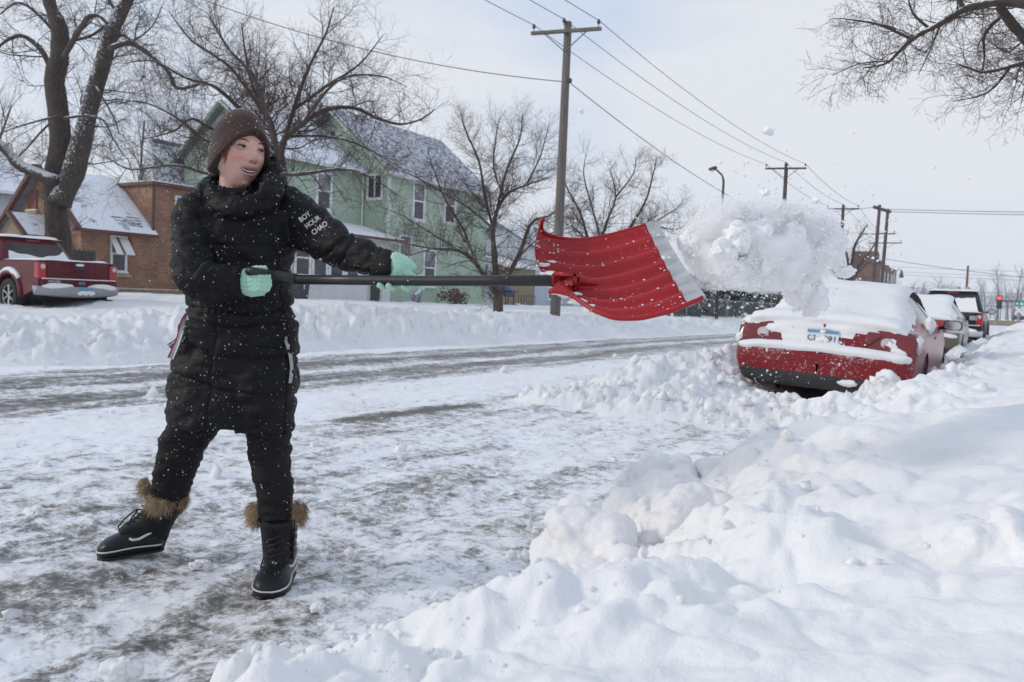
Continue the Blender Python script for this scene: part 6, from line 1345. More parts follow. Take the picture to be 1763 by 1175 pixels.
def ground_chunks():
    """lumps that rolled off the heaps"""
    defs = [((62, 886), .034, 'small snow lump on the icy road near the left edge'), ((1003, 897), .085, 'rough snow lump standing on the road beside the near heap'), ((975, 918), .05, 'small snow lump leaning at the foot of the near heap'), ((1005, 950), .10, 'crumbled snow lump resting against the near heap'), ((210, 1160), .036, 'broken snow lump at the bottom edge of the picture'), ((545, 1053), .020, 'little snow lump right of the woman\'s nearer boot'), ((333, 977), .018, 'little snow lump between the two boots'), ((430, 1150), .026, 'small round snow lump left of the near heap\'s tip'), ((412, 1158), .020, 'tiny snow lump touching the small round one'), ((350, 974), .022, 'little flat snow lump just right of the left boot')]
    for k, ((px, py), r, lb) in enumerate(defs):
        p = onz(px, py, .012); b = MB(); b.ball((0, 0, 0), r, k*5+2, .55, 3, (1.15, 1.0, .72)); b.ball((r*.7, .2*r, -.2*r), r*.55, k*5+4, .5, 2)
        o = b.build('snow_chunk', M['snow_soft'], None, True); o.location = (p.x, p.y, .012+r*.45); tag(o, lb, 'snow chunk', 'lumps of snow on the road')
    big = [((1140, 845), .33, .165, 'large rounded snow block topmost on the crest of the near heap'), ((1130, 905), .30, .15, 'large snow block under the topmost one on the near heap'), ((1250, 845), .36, .145, 'long snow block lying right of the topmost one'), ((1050, 980), .31, .15, 'rounded snow block low on the near heap\'s crest'), ((985, 1025), .26, .11, 'smaller snow block left of the low rounded one'), ((1425, 735), .42, .16, 'weathered snow block farther up the near heap'), ((1745, 955), .62, .11, 'blurred snow lump at the right edge of the near heap'), ((1195, 900), .42, .10, 'small snow block wedged between the two large ones'), ((1330, 832), .42, .11, 'snow block beside the long one on the crest')]
    for k, ((px, py), z, r, lb) in enumerate(big):
        p = onz(px, py, z); b = MB(); b.ball((0, 0, 0), r, k*3+20, .5, 3, (1.1, 1.25, .85))
        for q in range(3): a = q*2.1+k; b.ball((r*.6*math.cos(a), r*.7*math.sin(a), -.25*r), r*.6, k*7+q, .5, 3)
        def rough(V, N): return V+N*(.10*r*np.abs(fbm(V[:, 0]*9+k, V[:, 1]*9, V[:, 2]*9, o=3))+.03*r*fbm(V[:, 0]*40, V[:, 1]*40, V[:, 2]*40+k, o=3))[:, None]
        o = remesh(b, 'snow_block', r*.05, M['snow_near'], None, 2, None, rough); o.location = p; tag(o, lb, 'snow block', 'blocks of snow on the near heap')
ground_chunks()

def crumbs():
    """thousands of little lumps and grains lying on the heaps and along their feet"""
    rg = np.random.RandomState(77); P = []; R = []
    n = 26000; r = np.exp(rg.uniform(np.log(1.0), np.log(16), n)); a = np.radians(rg.uniform(-6, 70, n)); X = -r*np.sin(a); Y = r*np.cos(a)
    road, near, ridge, bank, t, t2, rr = parts_height(X, Y); Z = np.maximum.reduce([road, near, ridge, bank])
    clump = .5+.5*fbm(X*3, Y*3, 6.0, o=2)
    w = np.exp(-((t-.25)/.38)**2)*.9+.03*(t > 0)*(r > 4.5)+np.where(rr > .01, .9, 0)+.25*np.exp(-((t+.15)/.25)**2)+.5*np.exp(-((t2-.3)/.9)**2)*(t2 > -.3)+.025
    k = rg.rand(n) < w*clump; X, Y, Z, r = X[k], Y[k], Z[k], r[k]
    S = (.0035+.028*rg.rand(len(X))**6)*np.clip(r/3.6, .45, 2.2)
    V0, F0 = ICO[0]; V0 = np.array(V0); F0 = np.array(F0); J = 1+.30*rg.randn(len(X), len(V0)); sc = .7+.6*rg.rand(len(X), 1, 3)
    V = np.stack([X, Y, Z+S*.25], -1)[:, None]+V0[None]*(J*S[:, None])[..., None]*sc
    F = (F0[None]+np.arange(len(X))[:, None, None]*len(V0)).reshape(-1, 3)
    o = np_mesh('snow_crumbs', V.reshape(-1, 3), F, M['snow_soft'], None, False); tag(o, kind='stuff')
crumbs()
# ---------------------------------------------------------------- the woman with the shovel
def fabric(name, base, rough, bump, bscale, var=.25, spots=0., sheen=0., stretch=None):
    m = pmat(name, base, rough, var, 14, bump, bscale, .004, spots=spots, spot_scale=120, spec=.2, stretch=stretch)
    B = m.node_tree.nodes['Principled BSDF']
    if sheen: B.inputs['Sheen Weight'].default_value = sheen; B.inputs['Sheen Roughness'].default_value = .5
    return m
M['coat'] = fabric('black_quilted_nylon', (.0058, .0058, .007), .62, .25, 90, .3, .12, 0)
M['trousers'] = fabric('black_snow_trousers', (.0085, .0078, .0082), .7, .5, 60, .3, .14, 0)
M['knit_brown'] = fabric('brown_fleece', (.058, .034, .028), .95, .6, 190, .25, .2, .15)
M['glove'] = fabric('mint_knit', (.38, .64, .50), .9, .5, 150, .08, 0, .25)
M['boot_black'] = fabric('black_boot_leather', (.013, .013, .015), .55, .3, 70, .3, .32); M['boot_rubber'] = fabric('black_boot_rubber', (.016, .017, .021), .38, .15, 50, .3, .33)
M['piping'] = pmat('off_white_piping', (.60, .57, .52), .6, .1, 20); M['fur'] = pmat('tan_fur', (.40, .29, .18), .9, .35, 60); M['hair'] = pmat('red_hair', (.24, .062, .024), .55, .3, 90)
M['brow'] = pmat('brow_hair', (.07, .032, .022), .8, .1); M['lash'] = pmat('dark_lash', (.02, .014, .012), .7, 0); M['teeth'] = pmat('teeth', (.72, .69, .62), .25, .04, 60); M['eye_white'] = pmat('eye_white', (.36, .35, .35), .2, .03, 40); M['iris'] = pmat('iris_grey_blue', (.075, .09, .09), .12, .2, 300); M['zip'] = pmat('silver_zip', (.32, .33, .34), .35, .2, 90, metal=.5)
def skin_mat():
    m, N, L, B = mk('skin'); a = N.new('ShaderNodeAttribute'); a.attribute_name = 'tone'; tc = N.new('ShaderNodeTexCoord')
    n = _noise(N, L, tc.outputs['Object'], 140, 4, .7); mm = N.new('ShaderNodeMixRGB'); mm.blend_type = 'MULTIPLY'; mm.inputs[0].default_value = .55
    L.new(a.outputs['Color'], mm.inputs[1]); L.new(_ramp(N, L, n.outputs[0], [(.3, (.8, .74, .72)), (.7, (1.1, 1.08, 1.08))]), mm.inputs[2]); L.new(mm.outputs[0], B.inputs['Base Color'])
    B.inputs['Roughness'].default_value = .5; B.inputs['Subsurface Weight'].default_value = .12; B.inputs['Subsurface Radius'].default_value = (.008, .003, .002); B.inputs['Specular IOR Level'].default_value = .4; return m
M['skin'] = skin_mat()

def build_person():
    fl, fr = onz(232, 955), onz(478, 1000); P0 = (fl+fr)/2; P0.z = 0
    root = thing('person', 'woman in black quilted coat and brown knit hat swinging a snow shovel', 'person', tuple(P0)); O = np.array(P0)
    def add(b, name, mat, smooth=True, parent=root): 
        b.v = [tuple(np.array(p)-O) for p in b.v]; return b.build(name, mat, parent, smooth)
    # ---- head frame
    hy = math.radians(46); tow = -CF; fwd = (tow*math.cos(hy)+CR*math.sin(hy)).normalized(); up = (CU*math.cos(.03)+CR*.02).normalized(); fwd = (fwd-up*fwd.dot(up)).normalized(); hx = fwd.cross(up)
    roll = math.radians(3); hx, up = hx*math.cos(roll)+up*math.sin(roll)*0+up*math.sin(roll), up*math.cos(roll)-hx*math.sin(roll)
    HC = at(412, 266, 2.90); HS = 1.08
    def hp(x, y, z): return HC+(hx*x+fwd*y+up*z)*HS
    def tolocal(V): d = (np.asarray(V)-np.array(HC))/HS; return d@np.array(hx), d@np.array(fwd), d@np.array(up)
    # ---- body: one continuous skin from head to ankles, then the face is worked into it
    b = MB(); R = []
    nr, na = 30, 36
    for i in range(nr+1):
        th = math.pi*i/nr; z = .118*math.cos(th); r = math.sin(th); ring = []
        for k in range(na):
            a = 2*math.pi*k/na; x = .074*r*math.cos(a); y = .094*r*math.sin(a)
            j = float(sstep(-.015, -.105, z)); x *= 1-.22*j+.0*j; 
            if y > 0: y = y*(1-.06*j)+.010*j*r
            else: y *= 1-.42*j
            ring.append(hp(x*1.0, y, z))
        R.append(ring)
    b.rings(R)
    b.tube([hp(0, -.02, -.03), hp(0, -.034, -.10), hp(.004, -.04, -.15), hp(.01, -.035, -.22)], [.050, .046, .050, .060], 20)
    etube(b, [(415, 345, 2.92, 46, .07), (413, 372, 2.92, 72, .10), (410, 430, 2.92, 68, .105), (412, 500, 2.93, 62, .10), (412, 560, 2.94, 66, .105), (405, 640, 2.95, 72, .11), (402, 680, 2.95, 66, .10)], 20)
    etube(b, [(368, 368, 2.88, 24, .05), (338, 390, 2.84, 22, .045), (328, 440, 2.76, 20, .04), (330, 485, 2.68, 18, .038), (370, 490, 2.69, 13, .030), (412, 487, 2.695, 9, .02), (430, 486, 2.70, 8, .016)], 14)
    etube(b, [(455, 366, 2.96, 24, .05), (490, 374, 2.98, 22, .045), (545, 405, 2.86, 19, .04), (600, 435, 2.74, 13, .030), (645, 458, 2.65, 9, .020), (676, 463, 2.615, 8, .016)], 14)
    etube(b, [(365, 655, 2.96, 34, .075), (335, 740, 2.99, 30, .07), (305, 805, 3.06, 24, .056), (289, 858, 3.11, 19, .042), (284, 880, 3.13, 13, .028)], 16)
    etube(b, [(445, 655, 2.95, 34, .075), (460, 740, 2.92, 30, .07), (466, 805, 2.89, 24, .056), (476, 870, 2.87, 19, .042), (479, 905, 2.875, 13, .028)], 16)
    tones = {}
    def face(V, N):
        x, y, z = tolocal(V); V = V.copy(); f = sstep(.015, .05, y); ax = np.abs(x)
        g = lambda c, cz, sx, sz: np.exp(-((x-c)/sx)**2-((z-cz)/sz)**2)
        g2 = lambda c, cz, sx, sz: g(c, cz, sx, sz)+g(-c, cz, sx, sz)
        dy = np.zeros_like(x)
        ridge = np.interp(z, [-.046, -.040, -.030, -.015, .005, .024, .04], [0, .012, .0255, .019, .0125, .005, 0]); dy += ridge*np.exp(-(x/np.interp(z, [-.03, .02], [.0105, .0085]))**2)
        dy += .009*g2(.0135, -.032, .0065, .007)-.0105*g2(.033, .005, .0155, .0095)+.0045*g2(.030, .025, .020, .007)+.0065*g2(.042, -.026, .018, .016)+.0045*g(0, -.060, .026, .02)
        zc_ = z-8.5*x*x
        dy += .0034*np.exp(-((zc_+.0550)/.0038)**2-(x/.023)**4)+.0042*np.exp(-((zc_+.0815)/.0050)**2-(x/.019)**4)
        mouth = np.exp(-((zc_+.0675)/.0062)**4-(x/.0245)**4); dy -= .011*mouth
        dy += -.004*g(0, -.096, .02, .006)+.014*g(0, -.112, .020, .012)
        V += np.array(fwd)[None]*(dy*f*HS)[:, None]
        base = np.array([.66, .415, .34]); c = np.repeat(base[None], len(x), 0)
        def tint(w, col): 
            nonlocal c; w = np.clip(w, 0, 1)[:, None]; c = c*(1-w)+np.array(col)[None]*w
        tint(.45*f*(g2(.043, -.028, .028, .026)), (.52, .17, .165)); tint(.35*f*g(0, -.03, .016, .014), (.55, .19, .17)); tint(.25*f*g(0, -.112, .03, .014), (.55, .22, .19))
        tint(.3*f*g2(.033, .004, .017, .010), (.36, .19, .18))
        lips = np.exp(-((zc_+.0555)/.0038)**4-(x/.0235)**4)+np.exp(-((zc_+.0805)/.0045)**4-(x/.0205)**4); tint(.85*lips*f, (.43, .155, .15)); tint(mouth*f*1.2, (.07, .018, .018))
        brow = np.exp(-((z-.0265-.10*(ax-.02)+2.2*(ax-.034)**2*3)/.0031)**2-((ax-.034)/.0175)**4); tint(.75*brow*f, (.085, .042, .03)); nost = g2(.0075, -.0405, .0042, .0028); tint(.9*nost*f, (.06, .02, .02))
        tones['c'] = c; return V
    body = remesh(b, 'body', .0036, M['skin'], root, 2, O, face)
    ca = body.data.color_attributes.new('tone', 'FLOAT_COLOR', 'POINT'); ca.data.foreach_set('color', np.concatenate([tones['c'], np.ones((len(tones['c']), 1))], 1).astype(np.float32).ravel())
    lx, ly, lz_ = tolocal(np.array([v.co for v in body.data.vertices])+O); fm = ly > .03; lx, ly, lz_ = lx[fm], ly[fm], lz_[fm]
    def surf(x, z): k = np.argsort((lx-x)**2+(lz_-z)**2)[:4]; return float(ly[k].mean())
    for s in (1, -1):
        b = MB(); P_ = [(s*x, surf(s*x, z)+.0006, z) for x, z in ((.017, .0245), (.024, .0280), (.033, .0305), (.042, .0295), (.050, .0255))]; b.tube([hp(*p) for p in P_], [.0012, .0019, .0019, .0015, .0006], 6); add(b, 'eyebrow', M['brow'])
    # ---- eyes, teeth
    for s in (1, -1):
        c = hp(s*.0325, .0715, .0055); look = (fwd*.93+hx*(-.16)+up*.0).normalized(); e = MB()
        q = look.to_track_quat('Z', 'Y').to_matrix().to_4x4(); T = Matrix.Translation(c) @ q
        e.lathe([(0.0135*HS*math.sin(a), 0.0135*HS*math.cos(a)) for a in np.linspace(.44, math.pi, 12)], 18, T, False); eo = add(e, 'eye', M['eye_white'])
        e = MB(); e.lathe([(0, .0131*HS)]+[(0.0137*HS*math.sin(a), 0.0137*HS*math.cos(a)) for a in (.2, .30, .44)], 16, T, False); add(e, 'iris', M['iris'], True, eo) if False else None
        e.v = [tuple(np.array(p)-O) for p in e.v]; io = e.build('iris', M['iris'], eo, True); p_ = MB(); p_.lathe([(0, .01395*HS), (.0028, .0139*HS), (.003, .0134*HS)], 12, T, False); p_.v = [tuple(np.array(p)-O) for p in p_.v]; p_.build('pupil', M['lash'], eo, True)
        # lids as shells
        lid = MB()
        for (a0, a1) in ((.23, 1.5), (-1.5, -.27)):
            Rr = []
            for el in np.linspace(a0, a1, 6): Rr.append([c+(fwd*(math.cos(el)*math.cos(az))+hx*(math.cos(el)*math.sin(az)*1.12)+up*math.sin(el))*(.0150*HS) for az in np.linspace(-1.25, 1.25, 14)])
            lid.rings(Rr, False, False)
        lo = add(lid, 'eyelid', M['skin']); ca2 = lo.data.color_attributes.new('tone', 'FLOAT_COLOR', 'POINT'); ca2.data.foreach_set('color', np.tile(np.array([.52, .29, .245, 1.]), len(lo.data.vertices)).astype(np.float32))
        l = MB(); l.tube([c+(fwd*(math.cos(.23)*math.cos(az))+hx*(math.cos(.23)*math.sin(az)*1.12)+up*(math.sin(.23)-.10*abs(az)**2*.4))*(.0156*HS) for az in np.linspace(-1.2, 1.2, 11)], [.0008, .0016, .002, .0023, .0023, .0023, .0023, .0023, .002, .0016, .0008], 6); add(l, 'eyelash', M['lash'])
    t = MB()
    for k in range(-4, 5): x = k*.0046; t.box(hp(x, surf(x, -.0685+8.5*x*x)+.0010, -.0645+8.2*x*x), (.0048, .0046, .0098-.0007*abs(k)), Matrix((hx, fwd, up)).transposed(), .0005)
    add(t, 'teeth', M['teeth'], False)
    # ---- knit hat, pulled low over the ears
    h = MB(); R = []; na = 48
    def rimz(a): f_ = math.sin(a); s_ = abs(math.cos(a)); return .056*max(f_, 0)**1.1-.052*s_**2.0*(1 if f_ > -.2 else .9)-.058*max(-f_, 0)+.004
    for i, k in enumerate((0, 0.02, .07, .16, .3, .45, .6, .75, .87, .95, .99)):
        ring = []
        for q in range(na):
            a = 2*math.pi*q/na; z0 = rimz(a); z = z0+(.146-z0)*k; e = math.sqrt(max(0, 1-max(0, z/.150)**2.4)); bulge = 1.0+.05*math.sin(min(1, k*3)*math.pi)*.8+(.03 if .02 < k < .1 else 0)
            lo = 1.0 if z > -.02 else 1-.10*float(sstep(-.02, -.09, z)); back = 1.10 if math.sin(a) < 0 else 1.0
            rx, ry = .0855*e*bulge*lo, .1065*e*bulge*lo*back; fold = 1+.012*math.sin(3*a+z*40)*(k > .1)
            if k == 0: rx -= .004; ry -= .004
            ring.append(hp(rx*math.cos(a)*fold, ry*math.sin(a)*fold-.004, z-.010*(1 if math.sin(a) < 0 else 0)*k*abs(math.sin(a))))
        R.append(ring)
    h.rings(R, True); hat = add(h, 'hat', M['knit_brown'], True)
    r_ = MB(); r_.tube([hp(.0885*math.cos(a)*(1-.10*float(sstep(-.02, -.09, rimz(a)))), (.1085 if math.sin(a) > 0 else .118)*math.sin(a)*(1-.10*float(sstep(-.02, -.09, rimz(a))))-.004, rimz(a)+.004) for a in np.linspace(0, 2*math.pi, 49)], .0062, 8, False); r_.v = [tuple(np.array(p)-O) for p in r_.v]; r_.build('hem', M['knit_brown'], hat, True)
    # ---- wisps of red hair under the hat
    hr = MB(); rg = random.Random(6)
    for k in range(112):
        a = rg.uniform(.45, 1.3) if k < 105 else rg.uniform(math.pi-1.2, math.pi-.7); z0 = rimz(a)+.006; l = (.018+.036*rg.random()**1.5)*(1-.7*max(0, math.sin(a)-.55)/.45)*(1 if k % 3 else .5)
        x0, y0 = .0800*math.cos(a), .100*math.sin(a)-.002
        hr.tube([hp(x0, y0, z0), hp(x0*.985+.003*rg.uniform(-1, 1), y0-.006, z0-l*.5), hp(x0*.96+.005*rg.uniform(-1, 1), y0-.016-.006*rg.random(), z0-l)], [.0012, .001, .0004], 4)
    ho = add(hr, 'hair', M['hair']); ho['kind'] = 'stuff'
    # ---- trousers
    b = MB()
    etube(b, [(368, 650, 2.96, 46, .10), (340, 720, 2.985, 42, .092), (314, 765, 3.02, 38.5, .085), (302, 810, 3.06, 34, .075), (293, 848, 3.10, 31.5, .068), (286, 872, 3.125, 29, .062)], 22)
    etube(b, [(445, 650, 2.95, 48, .10), (461, 720, 2.92, 41, .092), (463, 765, 2.905, 36.5, .083), (469, 810, 2.89, 33, .073), (475, 855, 2.88, 30.5, .066), (478, 893, 2.87, 28.5, .060)], 22)
    etube(b, [(405, 600, 2.95, 84, .125), (405, 660, 2.955, 86, .13), (404, 690, 2.955, 76, .12)], 24)
    def wrinkle(V, N):
        px, py, d = toimg(V); w = fbm(px*.012, py*.075, 1.0, o=3); w2 = fbm(px*.05, py*.11, 7.0, o=3)
        return V+N*(.0042*w+.0035*w2)[:, None]
    remesh(b, 'trousers', .006, M['trousers'], root, 3, O, wrinkle)
    # ---- quilted coat with stand up collar and hood
    b = MB()
    etube(b, [(416, 330, 2.92, 52, .085), (414, 345, 2.92, 74, .105), (411, 362, 2.92, 95, .125), (410, 395, 2.92, 101, .14), (408, 440, 2.92, 98, .145), (410, 490, 2.925, 94, .142), (415, 528, 2.93, 92, .138), (417, 560, 2.935, 97, .145), (411, 600, 2.94, 105, .152), (404, 650, 2.95, 110, .158), (398, 695, 2.95, 109, .16), (394, 722, 2.95, 107, .158), (393, 733, 2.95, 104, .154)], 30)
    # hem hangs lower over the nearer leg
    etube(b, [(455, 600, 2.90, 55, .10), (452, 660, 2.90, 56, .115), (453, 715, 2.90, 53, .115), (454, 744, 2.90, 49, .108)], 24)
    # nearer arm, folded to the grip
    etube(b, [(385, 362, 2.90, 40, .095), (350, 366, 2.87, 42, .088), (338, 385, 2.85, 41, .082), (334, 420, 2.80, 38, .078), (333, 460, 2.73, 37, .074)], 22)
    etube(b, [(335, 445, 2.75, 34, .07), (337, 482, 2.70, 38, .072), (362, 490, 2.69, 37, .068), (392, 489, 2.69, 31, .058), (416, 487, 2.695, 26, .048)], 22)
    # far arm reaching along the shaft
    etube(b, [(440, 360, 2.95, 40, .09), (476, 358, 2.985, 42, .088), (505, 372, 2.96, 42, .082), (540, 399, 2.88, 38, .076), (575, 421, 2.80, 35.5, .070), (605, 436, 2.745, 33.5, .066), (632, 449, 2.69, 29.5, .058), (655, 459, 2.645, 25.5, .050)], 22)
    # collar and folded hood
    col = [(352, 336, 2.86, .030), (372, 345, 2.80, .032), (398, 352, 2.775, .033), (428, 350, 2.775, .034), (456, 338, 2.80, .031), (470, 314, 2.86, .030), (473, 292, 2.91, .028), (468, 300, 2.99, .042), (440, 312, 3.04, .048), (400, 318, 3.04, .048), (366, 318, 2.98, .042), (354, 328, 2.90, .034), (352, 336, 2.86, .030)]
    A = catmull(np.array(col), 4); b.tube([at(p[0], p[1], p[2]) for p in A], list(A[:, 3]), 14, True)
    col2 = [(354, 318, 2.90, .022), (362, 308, 2.92, .020), (360, 330, 2.87, .026), (375, 352, 2.80, .028), (400, 364, 2.78, .030), (432, 361, 2.78, .030), (468, 344, 2.82, .030), (479, 316, 2.88, .024), (477, 292, 2.92, .020), (472, 276, 2.96, .018), (462, 280, 3.02, .02)]
    A = catmull(np.array(col2), 4); b.tube([at(p[0], p[1], p[2]) for p in A], list(A[:, 3]), 14, True)
    def seam(px, py, pts, s=2.2):
        x = [p[0] for p in pts]; y = np.interp(px, x, [p[1] for p in pts]); return np.exp(-((py-y)/s)**2)*(px > x[0]-6)*(px < x[-1]+6)
    def quilt(V, N):
        px, py, d = toimg(V); g = np.zeros(len(V)); arm2 = (d < 2.76)*(py < 520)*(px < 440)
        for pts in ([(288, 582), (323, 594), (366, 612), (425, 618), (515, 612)], [(280, 636), (298, 643), (358, 664), (367, 670), (430, 678), (512, 681)], [(318, 548), (350, 556), (400, 562), (470, 556), (520, 548)], [(300, 528), (360, 532), (420, 540), (470, 536), (510, 526)]): g += seam(px, py, pts)*(py > 515)
        for pts in ([(300, 412), (340, 418), (400, 424), (500, 420)], [(300, 470), (360, 466), (430, 468), (510, 470)]): g += .5*seam(px, py, pts, 2.0)*(d > 2.72)
        vert = np.exp(-((px-np.interp(py, [560, 720], [372, 356]))/2.0)**2)*(py > 560); g += .6*vert; vert2 = np.exp(-((px-np.interp(py, [350, 580, 740], [462, 497, 488]))/2.0)**2)*(px < 520)*(d < 2.9)*(py > 380); g += .6*vert2
        # arm rings and creases
        t = (px-500)*.78+(py-372)*.62; farm = (px > 505)*(py < 500)
        crease = farm*(np.exp(-((t-92+.20*(py-425))/3.2)**2)*1.0+np.exp(-((t-112-.15*(py-425))/3.0)**2)*.8+np.exp(-((t-150)/3.0)**2)*.5+np.exp(-((t-170)/3.0)**2)*.5+.35*np.exp(-((t-60)/3)**2))
        g += crease
        rip = fbm(px*.022, py*.05, 4.0, o=3); rip2 = fbm(px*.055, py*.06, 8.0, o=3); pw = fbm(px*.012, py*.03, 13.0, o=2)
        shirr = np.exp(-((py-535)/9)**2)*np.sin(px*.55+3*fbm(px*.05, py*.02, 3))*.0025*(d > 2.6)*(px > 320)
        collar = (py < 372)*(px > 345)*(px < 492); g += collar*.55*np.clip(fbm(px*.06, py*.09, 21.0, o=3)*1.6, 0, 1)
        return V+N*(-.0115*np.clip(g, 0, 1.1)+.0055*rip+.0035*rip2+.007*pw+shirr)[:, None]
    coat = remesh(b, 'coat', .0055, M['coat'], root, 3, O, quilt)
    # black knitted cuff band of the far sleeve
    b = MB(); etube(b, [(648, 456, 2.66, 29, .055), (656, 459, 2.645, 32, .06), (668, 461, 2.63, 31, .058), (676, 462, 2.62, 26, .05)], 22); add(b, 'cuff', M['trousers'])
    b = MB(); etube(b, [(404, 487, 2.69, 27, .05), (414, 487, 2.695, 29, .052), (420, 487, 2.70, 25, .047)], 22); add(b, 'cuff', M['trousers'])
    # zip, printed sleeve, ribbons
    # print on the sleeve: three lines of white letters with two small ones between, laid over the arm
    from mathutils.bvhtree import BVHTree
    dg = bpy.context.evaluated_depsgraph_get(); bvh = BVHTree.FromPolygons([tuple(v.co+Vector(O)) for v in coat.data.vertices], [tuple(p.vertices) for p in coat.data.polygons])
    def oncoat(px, py, lift=.0085):
        rd = ray(px, py).normalized(); h_ = bvh.ray_cast(CAM, rd)[0]; return (h_ if h_ is not None else at(px, py, 2.8))-rd*lift
    b = MB(); R = []
    for (x, y) in ((491, 586), (495, 596), (499, 610), (501, 622), (502, 634), (501, 648), (499, 660)):
        p, q = oncoat(x-2.6, y), oncoat(x+2.6, y); R.append([p, q, q+CF*.006, p+CF*.006])
    b.rings(R); add(b, 'zip_tape', M['zip'], False); b = MB(); p = oncoat(492, 588, .005); b.box(tuple(p), (.012, .006, .034), None, .002); add(b, 'zip_pull', M['zip'], False)
    def print_line(txt, px, py, ang, hpx, lift=.0022):
        cu = bpy.data.curves.new('print', 'FONT'); cu.body = txt; cu.size = 1.0; cu.align_x = 'LEFT'; cu.align_y = 'BOTTOM'; cu.resolution_u = 4; cu.offset = .022; to = bpy.data.objects.new('print', cu); COL.objects.link(to); bpy.context.view_layer.update()
        me = bpy.data.meshes.new_from_object(to.evaluated_get(bpy.context.evaluated_depsgraph_get())); bpy.data.objects.remove(to); bm = bmesh.new(); bm.from_mesh(me); bmesh.ops.subdivide_edges(bm, edges=[e for e in bm.edges if e.calc_length() > .25], cuts=2); bm.to_mesh(me); bm.free()
        ca_, sa_ = math.cos(ang), math.sin(ang)
        for v in me.vertices:
            x, y = v.co.x*hpx*1.42*.88, v.co.y*hpx*1.42; qx, qy = px+x*ca_+y*sa_*-1*-1*0+y*math.sin(ang)*-1*0, 0
            qx = px+x*ca_-y*sa_*-1*-1 if False else px+x*ca_+y*(-sa_); qy = py-(x*sa_+y*ca_)
            rd = ray(qx, qy).normalized(); hit = bvh.ray_cast(CAM, rd); loc = hit[0]
            v.co = Vector((loc if loc is not None else CAM+rd*2.85))-rd*lift-Vector(O)
        me.update(); return link_mesh('sleeve_print', me, M['piping'], root)
    A_ = math.radians(36)
    print_line('BOY', 519.5, 385.5, A_, 8.8); print_line('HOUR', 529.5, 396.5, A_, 8.4); print_line('CHAO', 541, 407.5, A_, 8.6); print_line('- --- - --', 525.5, 389.5, A_, 3.0); print_line('--', 543.5, 391.5, A_, 3.2)
    rb = [((326, 541, 2.86), (319, 552, 2.84), (313, 570, 2.83), (306, 592, 2.82), (295, 618, 2.81), .014, 'RNW'), ((328, 545, 2.85), (324, 562, 2.84), (314, 580, 2.835), (303, 594, 2.83), (293, 600, 2.83), .017, 'WKW'), ((325, 543, 2.87), (314, 556, 2.86), (311, 572, 2.85), (306, 590, 2.85), (302, 612, 2.85), .008, 'RWR')]
    M['rib_r'] = pmat('ribbon_red', (.28, .03, .03), .7, .1, 30); M['rib_n'] = pmat('ribbon_navy', (.02, .025, .05), .7, .1, 30); M['rib_w'] = pmat('ribbon_white', (.68, .68, .68), .7, .06, 30); M['rib_g'] = pmat('ribbon_grey', (.30, .31, .33), .7, .08, 30)
    cm = {'R': 'rib_r', 'N': 'rib_n', 'W': 'rib_w', 'K': 'ink', 'G': 'rib_g'}
    for ri, (a, c, d, e, f, w, code) in enumerate(rb):
        A = catmull(np.array([a, c, d, e, f]), 5); pts = [at(*p) for p in A]; ro = thing('ribbon', None, None); ro.parent = root
        bands = {'RNW': [(-1, -.55, 'R'), (-.55, .15, 'G'), (.15, .5, 'W'), (.5, 1, 'N')], 'WKW': [(-1, -.78, 'K'), (-.78, .78, 'W'), (.78, 1, 'K')], 'RWR': [(-1, -.3, 'R'), (-.3, .3, 'W'), (.3, 1, 'R')]}[code]
        for (u0, u1, k) in bands:
            b = MB(); R = []
            for i, p in enumerate(pts):
                tng = (pts[min(i+1, len(pts)-1)]-pts[max(i-1, 0)]).normalized(); sd = tng.cross(CF).normalized(); tw = .35*math.sin(i*.35+ri)
                sd = (sd*math.cos(tw)+CF*math.sin(tw)); n_ = tng.cross(sd); R.append([p+sd*w*u0-n_*.0007, p+sd*w*u1-n_*.0007, p+sd*w*u1+n_*.0007, p+sd*w*u0+n_*.0007])
            b.rings(R); add(b, 'band', M[cm[k]], False, ro)
        if code == 'WKW':
            p0, p1 = pts[4], pts[-3]; tng = (p1-p0).normalized(); sd = tng.cross(CF).normalized(); n_ = CF
            cu = bpy.data.curves.new('lettering', 'FONT'); cu.body = 'MIEITFTSTS2'; cu.size = .024; cu.align_y = 'CENTER'; cu.extrude = .0006; cu.offset = .0007; to = bpy.data.objects.new('lettering', cu); COL.objects.link(to); bpy.context.view_layer.update(); me = bpy.data.meshes.new_from_object(to.evaluated_get(bpy.context.evaluated_depsgraph_get())); bpy.data.objects.remove(to)
            Mt = Matrix((-tng, sd, -CF)).transposed().to_4x4(); lp = pts[-2]-CF*.004; 
            for v in me.vertices:
                s_ = v.co.x/.17; i = min(max((1-s_)*(len(pts)-3)+1, 0), len(pts)-1.001); k = int(i); q = pts[k].lerp(pts[k+1], i-k); v.co = q+sd*v.co.y-CF*(.0085+v.co.z)-Vector(O)
            link_mesh('lettering', me, M['ink'], ro)
    # ---- gloves
    b = MB(); D = 2.70                                     # fist round the grip
    etube(b, [(418, 487, D, 22, .036), (430, 486, D, 25, .040), (442, 487, D-.01, 25, .040), (456, 488, D-.01, 20, .034)], 18)
    for k, (dy, r0) in enumerate(((-13.5, .0105), (-4.6, .0108), (4.6, .0106), (13.2, .0096))):
        c0 = at(446, 488+dy, D+.030); c1 = at(463-.15*abs(dy), 487+dy*.85, D+.012); c2 = at(464-.2*abs(dy), 487+dy*.8, D-.028); c3 = at(447, 487+dy*.85, D-.050); c4 = at(430, 487+dy*.9, D-.046)
        b.tube([c0, c1, c2, c3, c4], [r0, r0*1.05, r0*1.05, r0, r0*.85], 10); b.ball(c4, r0*.85, k, 0, 1)
